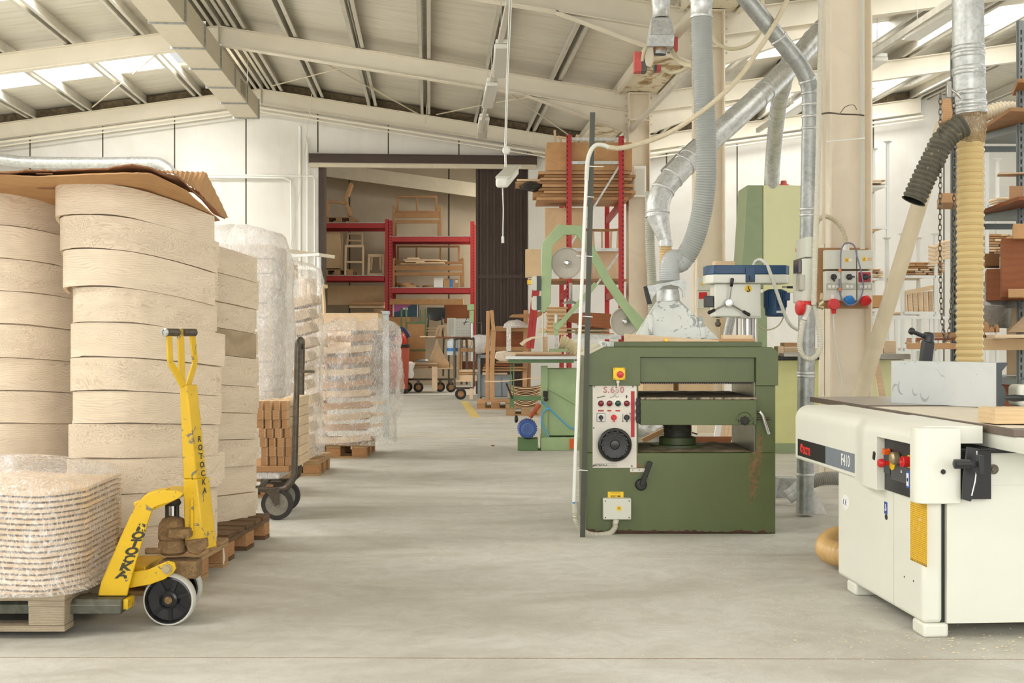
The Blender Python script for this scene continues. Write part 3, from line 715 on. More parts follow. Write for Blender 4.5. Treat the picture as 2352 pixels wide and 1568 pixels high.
def cz(px, d, up=0.0):
    """A cardboard point lying up metres above the stacks, which sink toward the back."""
    k = min(1, max(0, (px - 60) / 160)); d0 = 6.0 + (5.74 - 6.0) * k; z = 1.936 * (1 - 0.055 * min(1.3, max(0, (d - d0) / 0.55))) + up; return (px, HZ - (z - EYE) * FPX / d, d)
card('cardboard_sheet', [[cz(-160, 5.55), cz(0, 5.52, .004), cz(90, 5.5, -.01), cz(180, 5.5, .005), cz(280, 5.5, .012), cz(345, 5.52, .012), cz(390, 5.7, -.01), cz(430, 5.85, -.01)],
                         [cz(-160, 5.98, .004), cz(0, 5.98, .004), cz(90, 5.98, .004), cz(180, 5.85, .004), cz(280, 5.8, .004), cz(350, 5.86, .004), cz(420, 6.0, .004), cz(470, 6.12, -.005)],
                         [cz(-160, 6.6, .02), cz(0, 6.6, .02), cz(90, 6.6, .02), cz(180, 6.6, .02), cz(280, 6.6, .02), cz(360, 6.6, .015), cz(440, 6.55, .01), (505, 506, 6.45)]],
     'large brown cardboard sheet spread over both front stacks, edge hanging forward', M['cardboard'], seed=1)
card('cardboard_sheet', [[cz(240, 5.5, .03), cz(300, 5.48, .05), cz(345, 5.5, .04), cz(372, 5.55, .02), cz(405, 5.7, .02), cz(440, 5.9, .02), cz(478, 6.1, .01)],
                         [cz(240, 6.1, .03), cz(320, 6.1, .04), cz(380, 6.1, .05), cz(430, 6.1, .07), cz(462, 6.2, .085), cz(490, 6.4, .05), (517, 502, 6.58)]],
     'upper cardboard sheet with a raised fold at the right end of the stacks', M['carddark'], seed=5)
card('corrugated_cardboard_sheet', [[cz(340, 5.6, .04), cz(400, 5.7, .04), cz(455, 6.0, .035), (513, 502, 6.56)], [(330, 391, 6.05), (400, 393, 6.1), (473, 395, 6.15), (525, 500, 6.64)]],
     'torn corrugated cardboard piece sticking out at the right top corner', M['cardboard'], corr=True, seed=9, nu=60)
card('cardboard_sheet', [[cz(-160, 5.5, .012), cz(20, 5.47, .014), cz(60, 5.47, .024), cz(120, 5.5, .022), cz(250, 5.5, .03)], [cz(-160, 6.1, .03), cz(20, 6.1, .035), cz(90, 6.1, .03), cz(120, 6.1, .03), cz(250, 6.1, .03)]],
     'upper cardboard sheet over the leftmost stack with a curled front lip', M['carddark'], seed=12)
mb = MB(); mb.sheet(lambda u, v: W(83 + 38 * u, 398 - 9 * math.sin(PI * min(1, u * 1.2)) * v - 2 * v, 5.5 + .1 * v), 8, 4, .004); c_ = Vector(mb.v[0]); mb.v = [tuple(Vector(v) - c_) for v in mb.v]
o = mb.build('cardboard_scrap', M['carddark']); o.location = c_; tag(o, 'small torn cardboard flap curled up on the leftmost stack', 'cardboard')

# ------------------------------------------------------------------ wrapped seat shells on the pallet carried by the truck
D1 = 4.86
palf = make_pallet('grey weathered wooden pallet lifted by the yellow pallet truck', M['pallet_old'], -TH, cam_xy(-1.784 - 0.6, D1 + 0.4) + Vector((0, 0, 0.03)), M['pallet_old'])
FS = Fr(0, D1)
proto = None
def seat_shell():
    mb = MB(); N = 26; xr0, dep = 0.80, 0.62
    def fn(u, v):
        # rounded right corner: x runs 0..w, depth 0..dep
        x = u * 0.78; front = 0.0 if x < 0.62 else 0.16 * ((x - 0.62) / 0.16) ** 2.2
        y = front + (dep - front) * v
        z = 0.012 * math.sin(u * PI * 1.6 + 0.6) + 0.010 * (1 - v) ** 2 * (1 - u) + 0.01 * v
        return (x, y, z)
    mb.sheet(fn, N, 8, 0.0135); return mb
sm_ = seat_shell(); zt0 = 0.176
for k in range(19):
    j = 18 - k
    rnd = random.Random(k); base = cam_xy((0 - 1176) / FPX * D1 - 0.50 + rnd.uniform(-.006, .006), D1 + 0.02 + rnd.uniform(-.004, .006)); z = zt0 + 0.0135 + 0.0222 * k
    if proto is None:
        proto = sm_.build('plywood_seat_shell', M['beech'], angle=60); o = proto
    else: o = proto.copy(); COL.objects.link(o)
    put(o, (base.x, base.y, z)); o.rotation_euler.z = -TH + rnd.uniform(-0.006, 0.006)
    tag(o, 'thin plywood seat shell, %s in the shrink wrapped pile on the pallet truck' % ORD[j], 'seat shell', 'identical seat shells in the wrapped pile at lower left')

def wrap(name, label, cx, cd, hx, hy, z0, z1, seed=0, amp=0.02, top=0.05, flare=0.0, knot=None, mat=None, rz=0.0, sq=5.0, n=72, nz=30, lean=0.0, parent=None):
    """Stretch film round a load: superellipse section, wrinkled, closed on top."""
    mb = MB(); P = []
    def sec(a):
        c, s_ = math.cos(a), math.sin(a); r = (abs(c / hx) ** sq + abs(s_ / hy) ** sq) ** (-1 / sq); return r * c, r * s_
    rows = nz + 7
    for i in range(rows + 1):
        row = []
        for k in range(n):
            a = 2 * PI * k / n; x, y = sec(a)
            if i <= nz:
                t = i / nz; z = z0 + (z1 - z0) * t; f = 1 + flare * max(0, 1 - t * 6) ** 2; ins = 1.0 if t < 0.9 else 1 - 0.10 * ((t - 0.9) / 0.1) ** 2
                f *= ins
            else:
                q = (i - nz) / 7; f = 0.90 * (1 - q) + 0.015; z = z1 + top * math.sin(q * PI / 2)
            w1 = MN.noise(Vector((x * 3 + seed, y * 3, z * 3))) * amp * 1.3 + MN.noise(Vector((x * 14 + seed, y * 14, z * 9))) * amp * 0.7 + abs(MN.noise(Vector((x * 25 + seed, y * 25, z * 4 + x * 9)))) * amp * 0.5
            fx = f + w1 / max(hx, 0.2) * 1.2
            row.append((x * fx + lean * z, y * fx, z + (w1 * 0.8 if i > nz else w1 * 0.3)))
        P += row
    fs = [(i * n + k, i * n + (k + 1) % n, (i + 1) * n + (k + 1) % n, (i + 1) * n + k) for i in range(rows) for k in range(n)]
    mb.add(P, fs, None, True)
    if knot:
        kx, ky, kz, kr = knot; pr = []
        mb.lathe([(kr * 1.6, 0), (kr * 0.8, kr * 0.5), (kr * 1.1, kr * 1.2), (kr * 0.9, kr * 1.9), (kr * 0.2, kr * 2.2)], (kx, ky, kz), (0.1, 0, 1), 14)
    o = mb.build(name, mat or M['film'], angle=180)
    if parent is None:
        c = cam_xy(cx, cd); o.location = (c.x, c.y, 0); o.rotation_euler.z = -TH + rz; tag(o, label, 'stretch film', 'stretch film round loads')
    else: o.parent = parent
    return o
wrap('stretch_film_wrap', 'clear stretch film round the pile of seat shells at lower left, knotted on top', -2.19, D1 + 0.36, 0.43, 0.40, 0.182, 0.635, 3, 0.012, 0.06, 0.12, (0.13, -0.22, 0.655, 0.028), mat=M['film'])

# ------------------------------------------------------------------ yellow pallet truck
t = thing('pallet_truck', 'yellow hand pallet truck with scuffed paint, its handle standing upright', 'pallet truck', cam_xy((390 - 1176) / FPX * 5.1, 5.1))
F = Fr(390, 5.1)
def P_(px, py, dy=0.0): return F.p(px, py, dy)
yel = M['yellow']; grime = paint('caked_sawdust_grime', srgb(128, 102, 68), 0.95, 0.3, 30, chip=srgb(226, 176, 40), chip_amt=-0.06, chip_scale=8)
scuf = paint('scraped_fork_steel', srgb(92, 92, 80), 0.42, 0.25, 14, metal=0.5, chip=srgb(214, 176, 50), chip_amt=-0.04, chip_scale=10)
R_ = 0.108
for k, (dy, dx) in enumerate(((0.0, 0.0), (0.24, -0.035))):
    cx, cz = dx, R_
    mb = MB(); mb.lathe([(0.097, -0.026), (R_ - 0.004, -0.025), (R_, -0.018), (R_, 0.018), (R_ - 0.004, 0.025), (0.097, 0.026), (0.096, 0), (0.097, -0.026)], (cx, dy, cz), (0, -1, 0), 48, cap=False)
    wo = mb.build('wheel', paint('grey_polyurethane_tyre', srgb(196, 194, 182), 0.6, 0.05, 10), t)
    hb = MB(); hb.lathe([(0.098, -0.020), (0.0975, 0.027), (0.090, 0.029), (0.086, 0.010), (0.040, 0.006), (0.038, 0.026), (0.030, 0.030), (0.028, 0.018), (0.001, 0.018)], (cx, dy, cz), (0, -1, 0), 40)
    for q in range(7):
        a = q * 2 * PI / 7 + 0.3; c0 = Vector((cx + 0.036 * math.cos(a), dy - 0.012, cz + 0.036 * math.sin(a))); c1 = Vector((cx + 0.088 * math.cos(a), dy - 0.012, cz + 0.088 * math.sin(a)))
        hb.beam(c0, c1, 0.016, 0.008, up=(0, 1, 0))
    hb.build('wheel_hub', solid('glossy_black_hub', srgb(26, 26, 28), 0.22), wo)
    cp = MB(); cp.cyl((cx, dy - 0.019, cz), (cx, dy - 0.024, cz), 0.016, seg=16); cp.build('hub_cap', grime, wo)
mb = MB(); mb.cyl((0, -0.02, R_), (-0.035, 0.26, R_), 0.014); mb.build('axle', M['darksteel'], t)
# forks
for dy, nm in ((-0.10, 'fork'), (0.36, 'fork')):
    mb = MB(); x1 = F.x(291, dy); x0 = x1 - 1.15; z0, z1 = 0.085, 0.142
    mb.prism([(dy - 0.075, z0), (dy - 0.075, z1 - 0.02), (dy - 0.055, z1), (dy + 0.055, z1), (dy + 0.075, z1 - 0.02), (dy + 0.075, z0)], 'x', x0, x1)
    fo = mb.build(nm, scuf, t, bev=0.003)
    eb = MB(); eb.box(x1 + 0.0006, x1 + 0.02, dy - 0.05, dy + 0.04, z0 + 0.012, z1 - 0.004); eb.build('end_plate', yel, fo, bev=0.002)
# folded side brackets rising from the forks to the pump head
for dy, sgn in ((-0.11, 1), (0.33, 1)):
    mb = MB(); q = lambda px, py: (F.x(px, dy), F.z(py, dy))
    out = [q(226, 1368), q(232, 1340), q(250, 1298), q(275, 1240), (q(300, 1185)), q(318, 1152), q(332, 1137), q(352, 1129), q(380, 1126), q(408, 1127), q(421, 1133), q(412, 1143), q(392, 1153), q(366, 1160), q(352, 1166), q(344, 1185), q(330, 1230), q(312, 1290), q(298, 1340), q(291, 1368)]
    mb.prism(out, 'y', dy, dy + 0.012); br = mb.build('side_bracket', yel, t, bev=0.003)
    # returned flange along the left edge
    fl = MB(); pts = out[:9]
    for a, c in zip(pts, pts[1:]): fl.beam((a[0], dy + 0.04, a[1]), (c[0], dy + 0.04, c[1]), 0.06, 0.008)
    fl.build('bracket_flange', yel, br)
    if dy < 0:
        tx = MB(); L = 'ROTOCKA'
        for k, ch in enumerate(L):
            u = k / 6; px = 322 - u * 44 ; py = 1212 + u * 108
            tx.text(ch, 0.041, facing((F.x(px, dy), dy - 0.0008, F.z(py, dy))) @ Matrix.Scale(1.6, 4, (1, 0, 0)), depth=0.0004, offset=0.002, shear=0.25)
        tx.build('side_lettering', paint('worn_dark_lettering', srgb(52, 50, 34), 0.6, 0.1, 20, chip=srgb(226, 190, 40), chip_amt=0.03, chip_scale=12), br, label='dark worn lettering')
# head piece joining the brackets over the pump
mb = MB(); q = lambda px, py: (F.x(px, 0.1), F.z(py, 0.1))
mb.prism([q(338, 1140), q(360, 1131), q(400, 1130), q(423, 1135), q(412, 1144), q(385, 1156), q(360, 1160), q(345, 1160)], 'y', -0.098, 0.33); mb.build('lifting_head', yel, t, bev=0.006)
# pump: piston, dirty body, base
cx = F.x(397, 0.1)
mb = MB(); mb.cyl((cx, 0.1, F.z(1188, .1)), (cx, 0.1, F.z(1155, .1)), 0.014); mb.build('piston_rod', solid('chrome_rod', srgb(225, 228, 230), 0.12, 1.0), t)
mb = MB()
for sx in (-1, 1): mb.cyl((cx + sx * 0.022, 0.09, F.z(1188, .1)), (cx + sx * 0.022, 0.09, F.z(1154, .1)), 0.008)
mb.lathe([(0.03, 0), (0.036, 0.01), (0.03, 0.025), (0.015, 0.03)], (cx, 0.1, F.z(1160, .1)), seg=16); mb.build('piston_guide', M['blackrub'], t)
z0, z1 = F.z(1272, .1), F.z(1184, .1); H_ = z1 - z0
mb = MB(); mb.lathe([(0.045, 0), (0.062, H_ * .08), (0.060, H_ * .3), (0.056, H_ * .38), (0.062, H_ * .42), (0.060, H_ * .72), (0.057, H_ * .8), (0.045, H_ * .92), (0.02, H_)], (cx, 0.1, z0), seg=28)
pv = mb.build('pump_body', grime, t)
mb = MB(); mb.cbox((cx + 0.05, 0.05, z0 + H_ * .62), (0.09, 0.10, 0.04)); mb.build('pump_lug', grime, t, bev=0.006)
mb = MB(); mb.cbox((cx - 0.07, 0.06, z0 + 0.02), (0.07, 0.03, 0.025)); mb.build('pump_lug', grime, t, bev=0.006)
mb = MB(); mb.lathe([(0.05, 0), (0.055, 0.02), (0.05, 0.07), (0.04, 0.075)], (cx + 0.04, 0.1, F.z(1322, .1)), seg=24); mb.cbox((cx + 0.045, 0.06, F.z(1300, .1)), (0.16, 0.1, 0.075))
mb.build('pump_base', grime, t, bev=0.008)
mb = MB(); mb.cyl((cx + 0.04, 0.1, R_ * 1.0), (cx + 0.04, 0.1, F.z(1318, .1)), 0.03); mb.build('steering_post', grime, t)
# link arms
for dy in (-0.075, 0.27):
    mb = MB(); q = lambda px, py: (F.x(px, dy), F.z(py, dy))
    mb.prism([q(288, 1352), q(290, 1315), q(340, 1308), q(362, 1298), q(385, 1288), q(400, 1292), q(404, 1306), q(397, 1316), q(378, 1330), q(345, 1342)], 'y', dy, dy + 0.014)
    lk = mb.build('link_arm', yel, t, bev=0.003)
    pb = MB(); c = q(384, 1306); pb.cyl((c[0], dy - 0.006, c[1]), (c[0], dy, c[1]), 0.021, seg=20); pb.cyl((c[0], dy - 0.013, c[1]), (c[0], dy - 0.006, c[1]), 0.014, seg=16); pb.build('pivot_pin', M['brass'], lk)
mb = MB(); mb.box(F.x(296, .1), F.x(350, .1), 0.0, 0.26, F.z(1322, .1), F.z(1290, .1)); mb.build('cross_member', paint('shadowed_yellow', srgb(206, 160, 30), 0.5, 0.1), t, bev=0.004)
# handle: tapering folded pole, three bars, grip
D_ = Vector((0.45, 0.89, 0)).normalized()
mb = MB(); hd = 0.06
bl_, br_, tr_, tl_ = P_(424, 1252, hd), P_(470, 1262, hd), P_(430, 884, hd), P_(416, 884, hd)
foot = P_(445, 1268, hd)
def quadbar(mb, a, b2, c, d, off): # front quad a b c d pushed back by off
    vs = [a, b2, c, d] + [p + off for p in (a, b2, c, d)]; mb.add(vs, [(0, 1, 2, 3), (7, 6, 5, 4), (0, 4, 5, 1), (1, 5, 6, 2), (2, 6, 7, 3), (3, 7, 4, 0)])
off = Vector((0.035, 0.075, 0))
quadbar(mb, bl_, br_, P_(452, 1100, hd), P_(420, 1100, hd), off); quadbar(mb, P_(420, 1100, hd), P_(452, 1100, hd), tr_, P_(412, 884, hd), off * 0.8)
hp = mb.build('handle_pole', yel, t, bev=0.005)
wd = MB(); wd.tube([P_(441, 1218, hd) - Vector((0, .004, 0)), P_(441, 1145, hd) - Vector((0, .004, 0))], 0.008, 8); wd.build('weld_rib', yel, hp)
tx = MB()
for k, ch in enumerate('ROTOCKA'):
    u = k / 6; tx.text(ch, 0.034, facing((F.x(457 + u * 12, hd + .02), hd + 0.012 - 0.02 * 0, F.z(1008 + u * 118, hd + .02)), rz=math.radians(64)), depth=0.0006, offset=0.001)
tx.v = [(x + 0.004, y, z) for x, y, z in tx.v]
tx.build('pole_lettering', solid('dark_green_lettering', srgb(52, 60, 36), 0.6), hp, label='dark worn lettering')
bt = MB(); bt.prism([(F.x(424, hd), F.z(1240, hd)), (F.x(432, hd), F.z(1268, hd)), (F.x(455, hd), F.z(1275, hd)), (F.x(476, hd), F.z(1256, hd)), (F.x(474, hd), F.z(1235, hd))], 'y', hd - 0.008, hd + 0.09); bt.build('handle_foot', grime, t, bev=0.006)
g0 = P_(384, 763, hd - 0.04); g1 = g0 + D_ * 0.16; ctr = g0 + D_ * 0.08; nk = P_(418, 884, hd + 0.02)
gm = MB(); gm.tube([g0 - D_ * 0.012, g0 + D_ * 0.066], 0.0165, 16); gm.tube([g0 + D_ * 0.092, g1 + D_ * 0.01], 0.0165, 16)
gr = gm.build('grip', M['darksteel'], t)
rg = MB(); rg.lathe([(0.019, 0), (0.019, 0.006), (0.011, 0.009), (0.009, 0.004), (0.001, 0.004)], g0 - D_ * 0.012, -D_, 20); rg.build('grip_end', M['steel'], gr)
for pts, wd_ in (([g0 + D_ * .01 + Vector((0, 0, .012)), P_(391, 832, hd - .03), P_(421, 886, hd)], 0.030), ([ctr + Vector((0.0, 0, 0.012)), P_(418, 884, hd + 0.02)], 0.036), ([g1 - D_ * 0.01 + Vector((0, 0, .012)), g1 + Vector((0.0, 0.03, -0.13)), P_(430, 892, hd + 0.05)], 0.030)):
    mb = MB()
    for a, c in zip(pts, pts[1:]): mb.beam(a, c, wd_, 0.010, up=(0.9, -0.45, 0))
    mb.build('handle_bar', yel, t, bev=0.002)
# ------------------------------------------------------------------ green thickness planer
DP = 7.47; F = Fr(1563, DP); DEEP = 0.78
t = thing('thickness_planer', 'olive green thicknessing planer with white control panel and black handwheel', 'planer', F.loc)
X, Z = F.x, F.z
def fbox(mb, px0, px1, py0, py1, y0, y1, mat=None): return mb.box(X(px0), X(px1), y0, y1, Z(py1), Z(py0), mat)
def fpoly(mb, pts, y0, y1, mat=None): return mb.prism([(X(a), Z(b)) for a, b in pts], 'y', y0, y1, mat)
gr, gi = M['green'], M['green_in']
mb = MB(); mb.box(X(1347), X(1781), 0, DEEP, 0.0, Z(1040)); base = mb.build('body', gr, t, bev=0.004)
mb = MB(); mb.box(X(1347), X(1466), 0, DEEP, Z(1039.8), Z(885)); mb.build('left_column', gr, t, bev=0.004)
mb = MB(); mb.box(X(1735), X(1781), 0, DEEP, Z(1039.8), Z(885)); rc = mb.build('right_column', gr, t, bev=0.004)
mb = MB(); mb.box(X(1735) - 0.004, X(1735) - 0.0003, 0.02, DEEP, Z(1039), Z(878)); mb.build('steel_liner', paint('greasy_bright_liner', srgb(168, 164, 150), 0.3, 0.15, 8, metal=0.6), rc)
# head with the recessed panel
mb = MB(); T1 = -0.02
fpoly(mb, [(1345, 885), (1345, 818), (1387, 797), (1772, 797), (1786, 808), (1786, 885), (1735, 885), (1735, 821), (1470, 820), (1470, 885)], T1, 0.05)
mb.prism([(X(1345), Z(884.5)), (X(1345), Z(818)), (X(1387), Z(797)), (X(1772), Z(797)), (X(1786), Z(808)), (X(1786), Z(884.5)), (X(1735.2), Z(884.5)), (X(1735.2), Z(821)), (X(1469.8), Z(820)), (X(1469.8), Z(884.5))], 'y', 0.0502, DEEP)
hd = mb.build('head', gr, t, bev=0.003)
mb = MB(); fbox(mb, 1471, 1734, 821, 877, 0.012, 0.4); mb.build('recessed_panel', gr, hd)
mb = MB(); dustm = paint('pale_dust_film', srgb(206, 200, 180), 0.9, 0.1, 30)
mb.prism([(X(1345.5), Z(818) + 0.0006), (X(1388), Z(797) + 0.0006), (X(1388), Z(797) + 0.006), (X(1344), Z(818) + 0.007)], 'y', 0.0, DEEP); mb.build('dust_layer', dustm, hd)
mb = MB(); mb.prism([(F.x(a, .25), F.z(b_, .25)) for a, b_ in ((1347, 813), (1347, 800), (1372, 790), (1412, 786), (1412, 796), (1386, 796))], 'y', 0.25, 0.6); mb.build('dusty_cover', dustm, hd)
mb = MB(); fbox(mb, 1468, 1730, 876, 880, 0.02, 0.5)
for k in range(64): mb.box(X(1474 + k * 4), X(1476.4 + k * 4), 0.018, 0.03, Z(882), Z(879.5))
mb.build('feed_roller', M['blackrub'], hd)
# feed table, screw and its flange
mb = MB(); fbox(mb, 1470, 1736, 917, 975, -0.03, DEEP + 0.12); tb = mb.build('feed_table', gr, t, bev=0.003)
mb = MB(); mb.box(X(1470) + .001, X(1736) - .001, -0.035, DEEP + 0.13, Z(917) + 0.0003, Z(917) + 0.014); mb.build('table_plate', paint('dusty_steel_plate', srgb(150, 138, 116), 0.55, 0.25, 12, metal=0.3, chip=srgb(70, 60, 46), chip_amt=0.08, chip_scale=6), tb, bev=0.002)
mb = MB(); cc = (X(1577), 0.42, 0)
mb.lathe([(0.105, Z(1040) + 0.0005), (0.11, Z(1040) + 0.02), (0.17, Z(1040) + 0.021), (0.175, Z(1040) + 0.0005)][::-1], cc, seg=40)
mb.build('screw_flange', gi, t)
mb = MB(); mb.lathe([(0.118, 0.5175), (0.118, 0.560), (0.105, 0.565)], cc, seg=36); mb.build('screw_collar', gi, t)
mb = MB(); h0, h1 = 0.5655, Z(976)
prf = [(0.091, h0)] + [(0.094 - 0.003 * (k % 2), h0 + (h1 - h0) * (k + 0.5) / 16) for k in range(16)] + [(0.091, h1)]
mb.lathe(prf, cc, seg=36); mb.build('lifting_screw', M['steel'], t)
# sawdust lying in the bed
rnd = random.Random(3)
def dust_heap(name, x0, x1, y0, y1, z, h, mat, n=26, seed=0):
    mb = MB(); P = []
    for i in range(n + 1):
        for j in range(n + 1):
            u, v = i / n, j / n; e = min(u, 1 - u, v, 1 - v) * 6; hh = max(0, MN.noise(Vector((u * 7 + seed, v * 7, seed))) + 0.28) * h * min(1, e) + 0.0006
            P.append((x0 + (x1 - x0) * u, y0 + (y1 - y0) * v, z + hh + rnd.uniform(0, h * .12)))
    mb.add(P, [(i * (n + 1) + j, (i + 1) * (n + 1) + j, (i + 1) * (n + 1) + j + 1, i * (n + 1) + j + 1) for i in range(n) for j in range(n)], None, True)
    return mb.build(name, mat)
o = dust_heap('sawdust', X(1470), X(1732), 0.05, DEEP - 0.05, Z(1040) + 0.0003, 0.018, M['dust'], 40); o.parent = t; o.name = 'sawdust_layer'
o = dust_heap('sawdust', X(1474), X(1730), 0.02, DEEP, Z(917) + 0.0145, 0.012, paint('dark_resin_dust', srgb(92, 78, 58), 0.9, 0.3, 20), 40, 4); o.parent = t; o.name = 'sawdust_on_table'
# brackets, crank and clamp at the table ends
mb = MB(); fbox(mb, 1461, 1471, 914, 970, -0.02, 0.03)
for py in (926, 944, 960): mb.cbox((X(1463), -0.03, Z(py)), (0.02, 0.03, 0.022))
mb.build('table_guide', M['blackrub'], t)
mb = MB(); mb.tube([(X(1737), 0.0, Z(947)), (X(1744), -0.03, Z(946)), (X(1749), -0.03, Z(952)), (X(1763), -0.03, Z(996))], 0.011, 12); mb.build('crank_handle', M['steel'], t)
mb = MB(); mb.cyl((X(1737), -0.01, Z(961)), (X(1767), -0.01, Z(961)), 0.008); mb.build('clamp_rod', M['darksteel'], t)
mb = MB(); mb.lathe([(0.020, 0), (0.024, 0.004), (0.024, 0.02), (0.018, 0.026)], (X(1708), -0.031, Z(965)), (0, -1, 0), 18)
for k in range(8): a = k * PI / 4; mb.cyl((X(1708) + .022 * math.cos(a), -0.033, Z(965) + .022 * math.sin(a)), (X(1708) + .022 * math.cos(a), -0.053, Z(965) + .022 * math.sin(a)), 0.007, seg=8)
mb.build('table_knob', M['blackrub'], tb)
ink = solid('black_marker_ink', srgb(30, 34, 24), 0.6)
mb = MB(); mb.text('SU', 0.034, facing((X(1692), -0.0312, Z(961.5)), roll=0.05), depth=.0003, shear=.3, offset=-.001); mb.text('GIU', 0.034, facing((X(1725), -0.0312, Z(961.5))), depth=.0003, shear=.3, offset=-.001)
arc = [Vector((X(1708) + 0.043 * math.cos(a), -0.0312, Z(961) + 0.040 * math.sin(a))) for a in [PI * (0.12 + 0.76 * k / 12) for k in range(13)]]; mb.tube(arc, 0.0016, 6)
for px, s_ in ((1694, 1), (1728, -1)):
    mb.beam((X(px), -0.0312, Z(971)), (X(px), -0.0312, Z(966)), 0.0025, 0.001, up=(0, 1, 0)); zz = Z(966) if s_ > 0 else Z(971)
    mb.add([(X(px) - .006, -.0316, zz), (X(px) + .006, -.0316, zz), (X(px), -.0316, zz + s_ * .009)], [(0, 1, 2)])
mb.build('handwritten_marks', ink, tb)
# control panel
cp_m = paint('worn_white_panel', srgb(226, 220, 206), 0.45, 0.04, 8)
mb = MB(); fbox(mb, 1361, 1462, 884, 1074, -0.006, -0.0003); cp = mb.build('control_panel', cp_m, t, bev=0.001)
mb = MB()
for px, py in ((1364.5, 887.5), (1453.5, 887.5), (1363.5, 982.5), (1362.5, 1069.5), (1451, 1069.5)): mb.cyl((X(px), -0.006, Z(py)), (X(px), -0.0085, Z(py)), 0.005, seg=10)
mb.build('panel_screws', M['darksteel'], cp)
mb = MB(); fbox(mb, 1449, 1457, 898, 1003, -0.010, -0.0063); mb.build('depth_scale', paint('red_scale_strip', srgb(186, 36, 44), 0.5, 0.1, 20), cp)
mb = MB(); mb.text('S.630', 0.053, facing((X(1409.5), -0.0063, Z(895.6))), depth=.0002, offset=0.0012, spacing=1.12); mb.build('model_lettering', solid('red_print', srgb(176, 48, 48), 0.5), cp)
mb = MB(); mb.text('S.630', 0.053, facing((X(1409.5), -0.0066, Z(895.6))), depth=.0002, offset=-0.0016, spacing=1.12); mb.build('model_lettering_inner', cp_m, cp)
mb = MB(); 
mb.tube([(X(1371), -.0064, Z(912.5)), (X(1388), -.0064, Z(908.5)), (X(1390), -.0064, Z(909.5)), (X(1372), -.0064, Z(914)), (X(1371), -.0064, Z(912.5))], 0.0012, 5)
mb.tube([(X(1401), -.0064, Z(913)), (X(1408), -.0064, Z(911)), (X(1412), -.0064, Z(908)), (X(1417), -.0064, Z(912)), (X(1421), -.0064, Z(909))], 0.0014, 5)
for s_ in (1, -1): mb.add([(X(1436.5), -.0066, Z(910.5) + s_ * .001), (X(1441.5), -.0066, Z(910.5) + s_ * .001), (X(1439), -.0066, Z(910.5) + s_ * .011)], [(0, 1, 2)])
mb.box(X(1438.2), X(1439.8), -.0067, -.0065, Z(912.5), Z(908.5))
mb.build('panel_pictograms', ink, cp)
for px, c in ((1380, 'dark_red'), (1399.6, 'dark_red'), (1419, 'dark_green'), (1439, 'dark_red')):
    mb = MB(); mb.lathe([(0.024, 0), (0.024, 0.006), (0.019, 0.010), (0.018, 0.008)], (X(px), -0.0063, Z(926)), (0, -1, 0), 24, cap=False)
    bz = mb.build('lamp_bezel', M['white_pl'], cp)
    mb = MB(); mb.lathe([(0.018, 0.0), (0.0175, 0.010), (0.013, 0.016), (0.006, 0.018), (0.001, 0.0185)], (X(px), -0.0063, Z(926)), (0, -1, 0), 20)
    mb.build('lamp_lens', solid(c + '_lens', srgb(120, 14, 28) if 'red' in c else srgb(12, 60, 44), 0.15), bz)
mb = MB()
for px, w_ in ((1380, 13), (1399.5, 9), (1419, 11)): fbox(mb, px - w_ / 2, px + w_ / 2, 941, 944.5, -0.0068, -0.0063)
mb.build('red_tags', solid('red_engraved_tag', srgb(186, 44, 44), 0.5), cp)
mb = MB(); fbox(mb, 1370.5, 1389.5, 948.5, 967.5, -0.009, -0.0063); so = mb.build('switch_plate', M['white_pl'], cp, bev=0.001)
mb = MB()
for a in ((1370.3, 948.3, 1389.7, 949.3), (1370.3, 966.7, 1389.7, 967.7), (1370.3, 948.3, 1371.3, 967.7), (1388.7, 948.3, 1389.7, 967.7)): fbox(mb, a[0], a[2], a[1], a[3], -0.0095, -0.0091)
mb.build('switch_border', M['black'], so)
def knob(px, py, mat, nm, yb=-0.0063, r=0.017, par=None, ang=-PI / 2):
    mb = MB(); c = Vector((X(px), yb, Z(py))); mb.lathe([(r, 0), (r, 0.012), (r * .7, 0.018)], c, (0, -1, 0), 20)
    d_ = Vector((math.cos(ang), 0, math.sin(ang))); mb.beam(c - d_ * r * .8 + Vector((0, -.02, 0)), c + d_ * r * 1.6 + Vector((0, -.02, 0)), r * .55, 0.012, up=(0, 1, 0))
    return mb.build(nm, mat, par or cp, bev=0.001)
knob(1380, 958, M['black'], 'selector_knob', -0.0092, 0.014, so); knob(1409.6, 958, M['red'], 'selector_knob'); knob(1439, 958, M['black'], 'selector_knob')
mb = MB()
for px, s_ in ((1430.5, -1), (1447, 1)):
    mb.beam((X(px), -.0066, Z(966)), (X(px), -.0066, Z(950)), 0.0025, 0.001, up=(0, 1, 0)); zz = Z(950) if s_ > 0 else Z(966)
    mb.add([(X(px) - .005, -.0068, zz), (X(px) + .005, -.0068, zz), (X(px), -.0068, zz + s_ * .009)], [(0, 1, 2)])
mb.build('arrow_marks', ink, cp)
mb = MB(); c = (X(1411), -0.0063, Z(1020))
pr = [(0.03, 0.0), (0.03, 0.02), (0.10, 0.022), (0.103, 0.034), (0.098, 0.044), (0.088, 0.047), (0.080, 0.036), (0.03, 0.034), (0.026, 0.04), (0.01, 0.042)]
mb.lathe(pr, c, (0, -1, 0), 48)
for k in range(14): a = 2 * PI * k / 14; mb.lathe([(0.010, 0.036), (0.009, 0.040), (0.002, 0.042)], (c[0] + .079 * math.cos(a), c[1], c[2] + .079 * math.sin(a)), (0, -1, 0), 8)
mb.build('handwheel', solid('satin_black_bakelite', srgb(30, 30, 28), 0.28), cp)
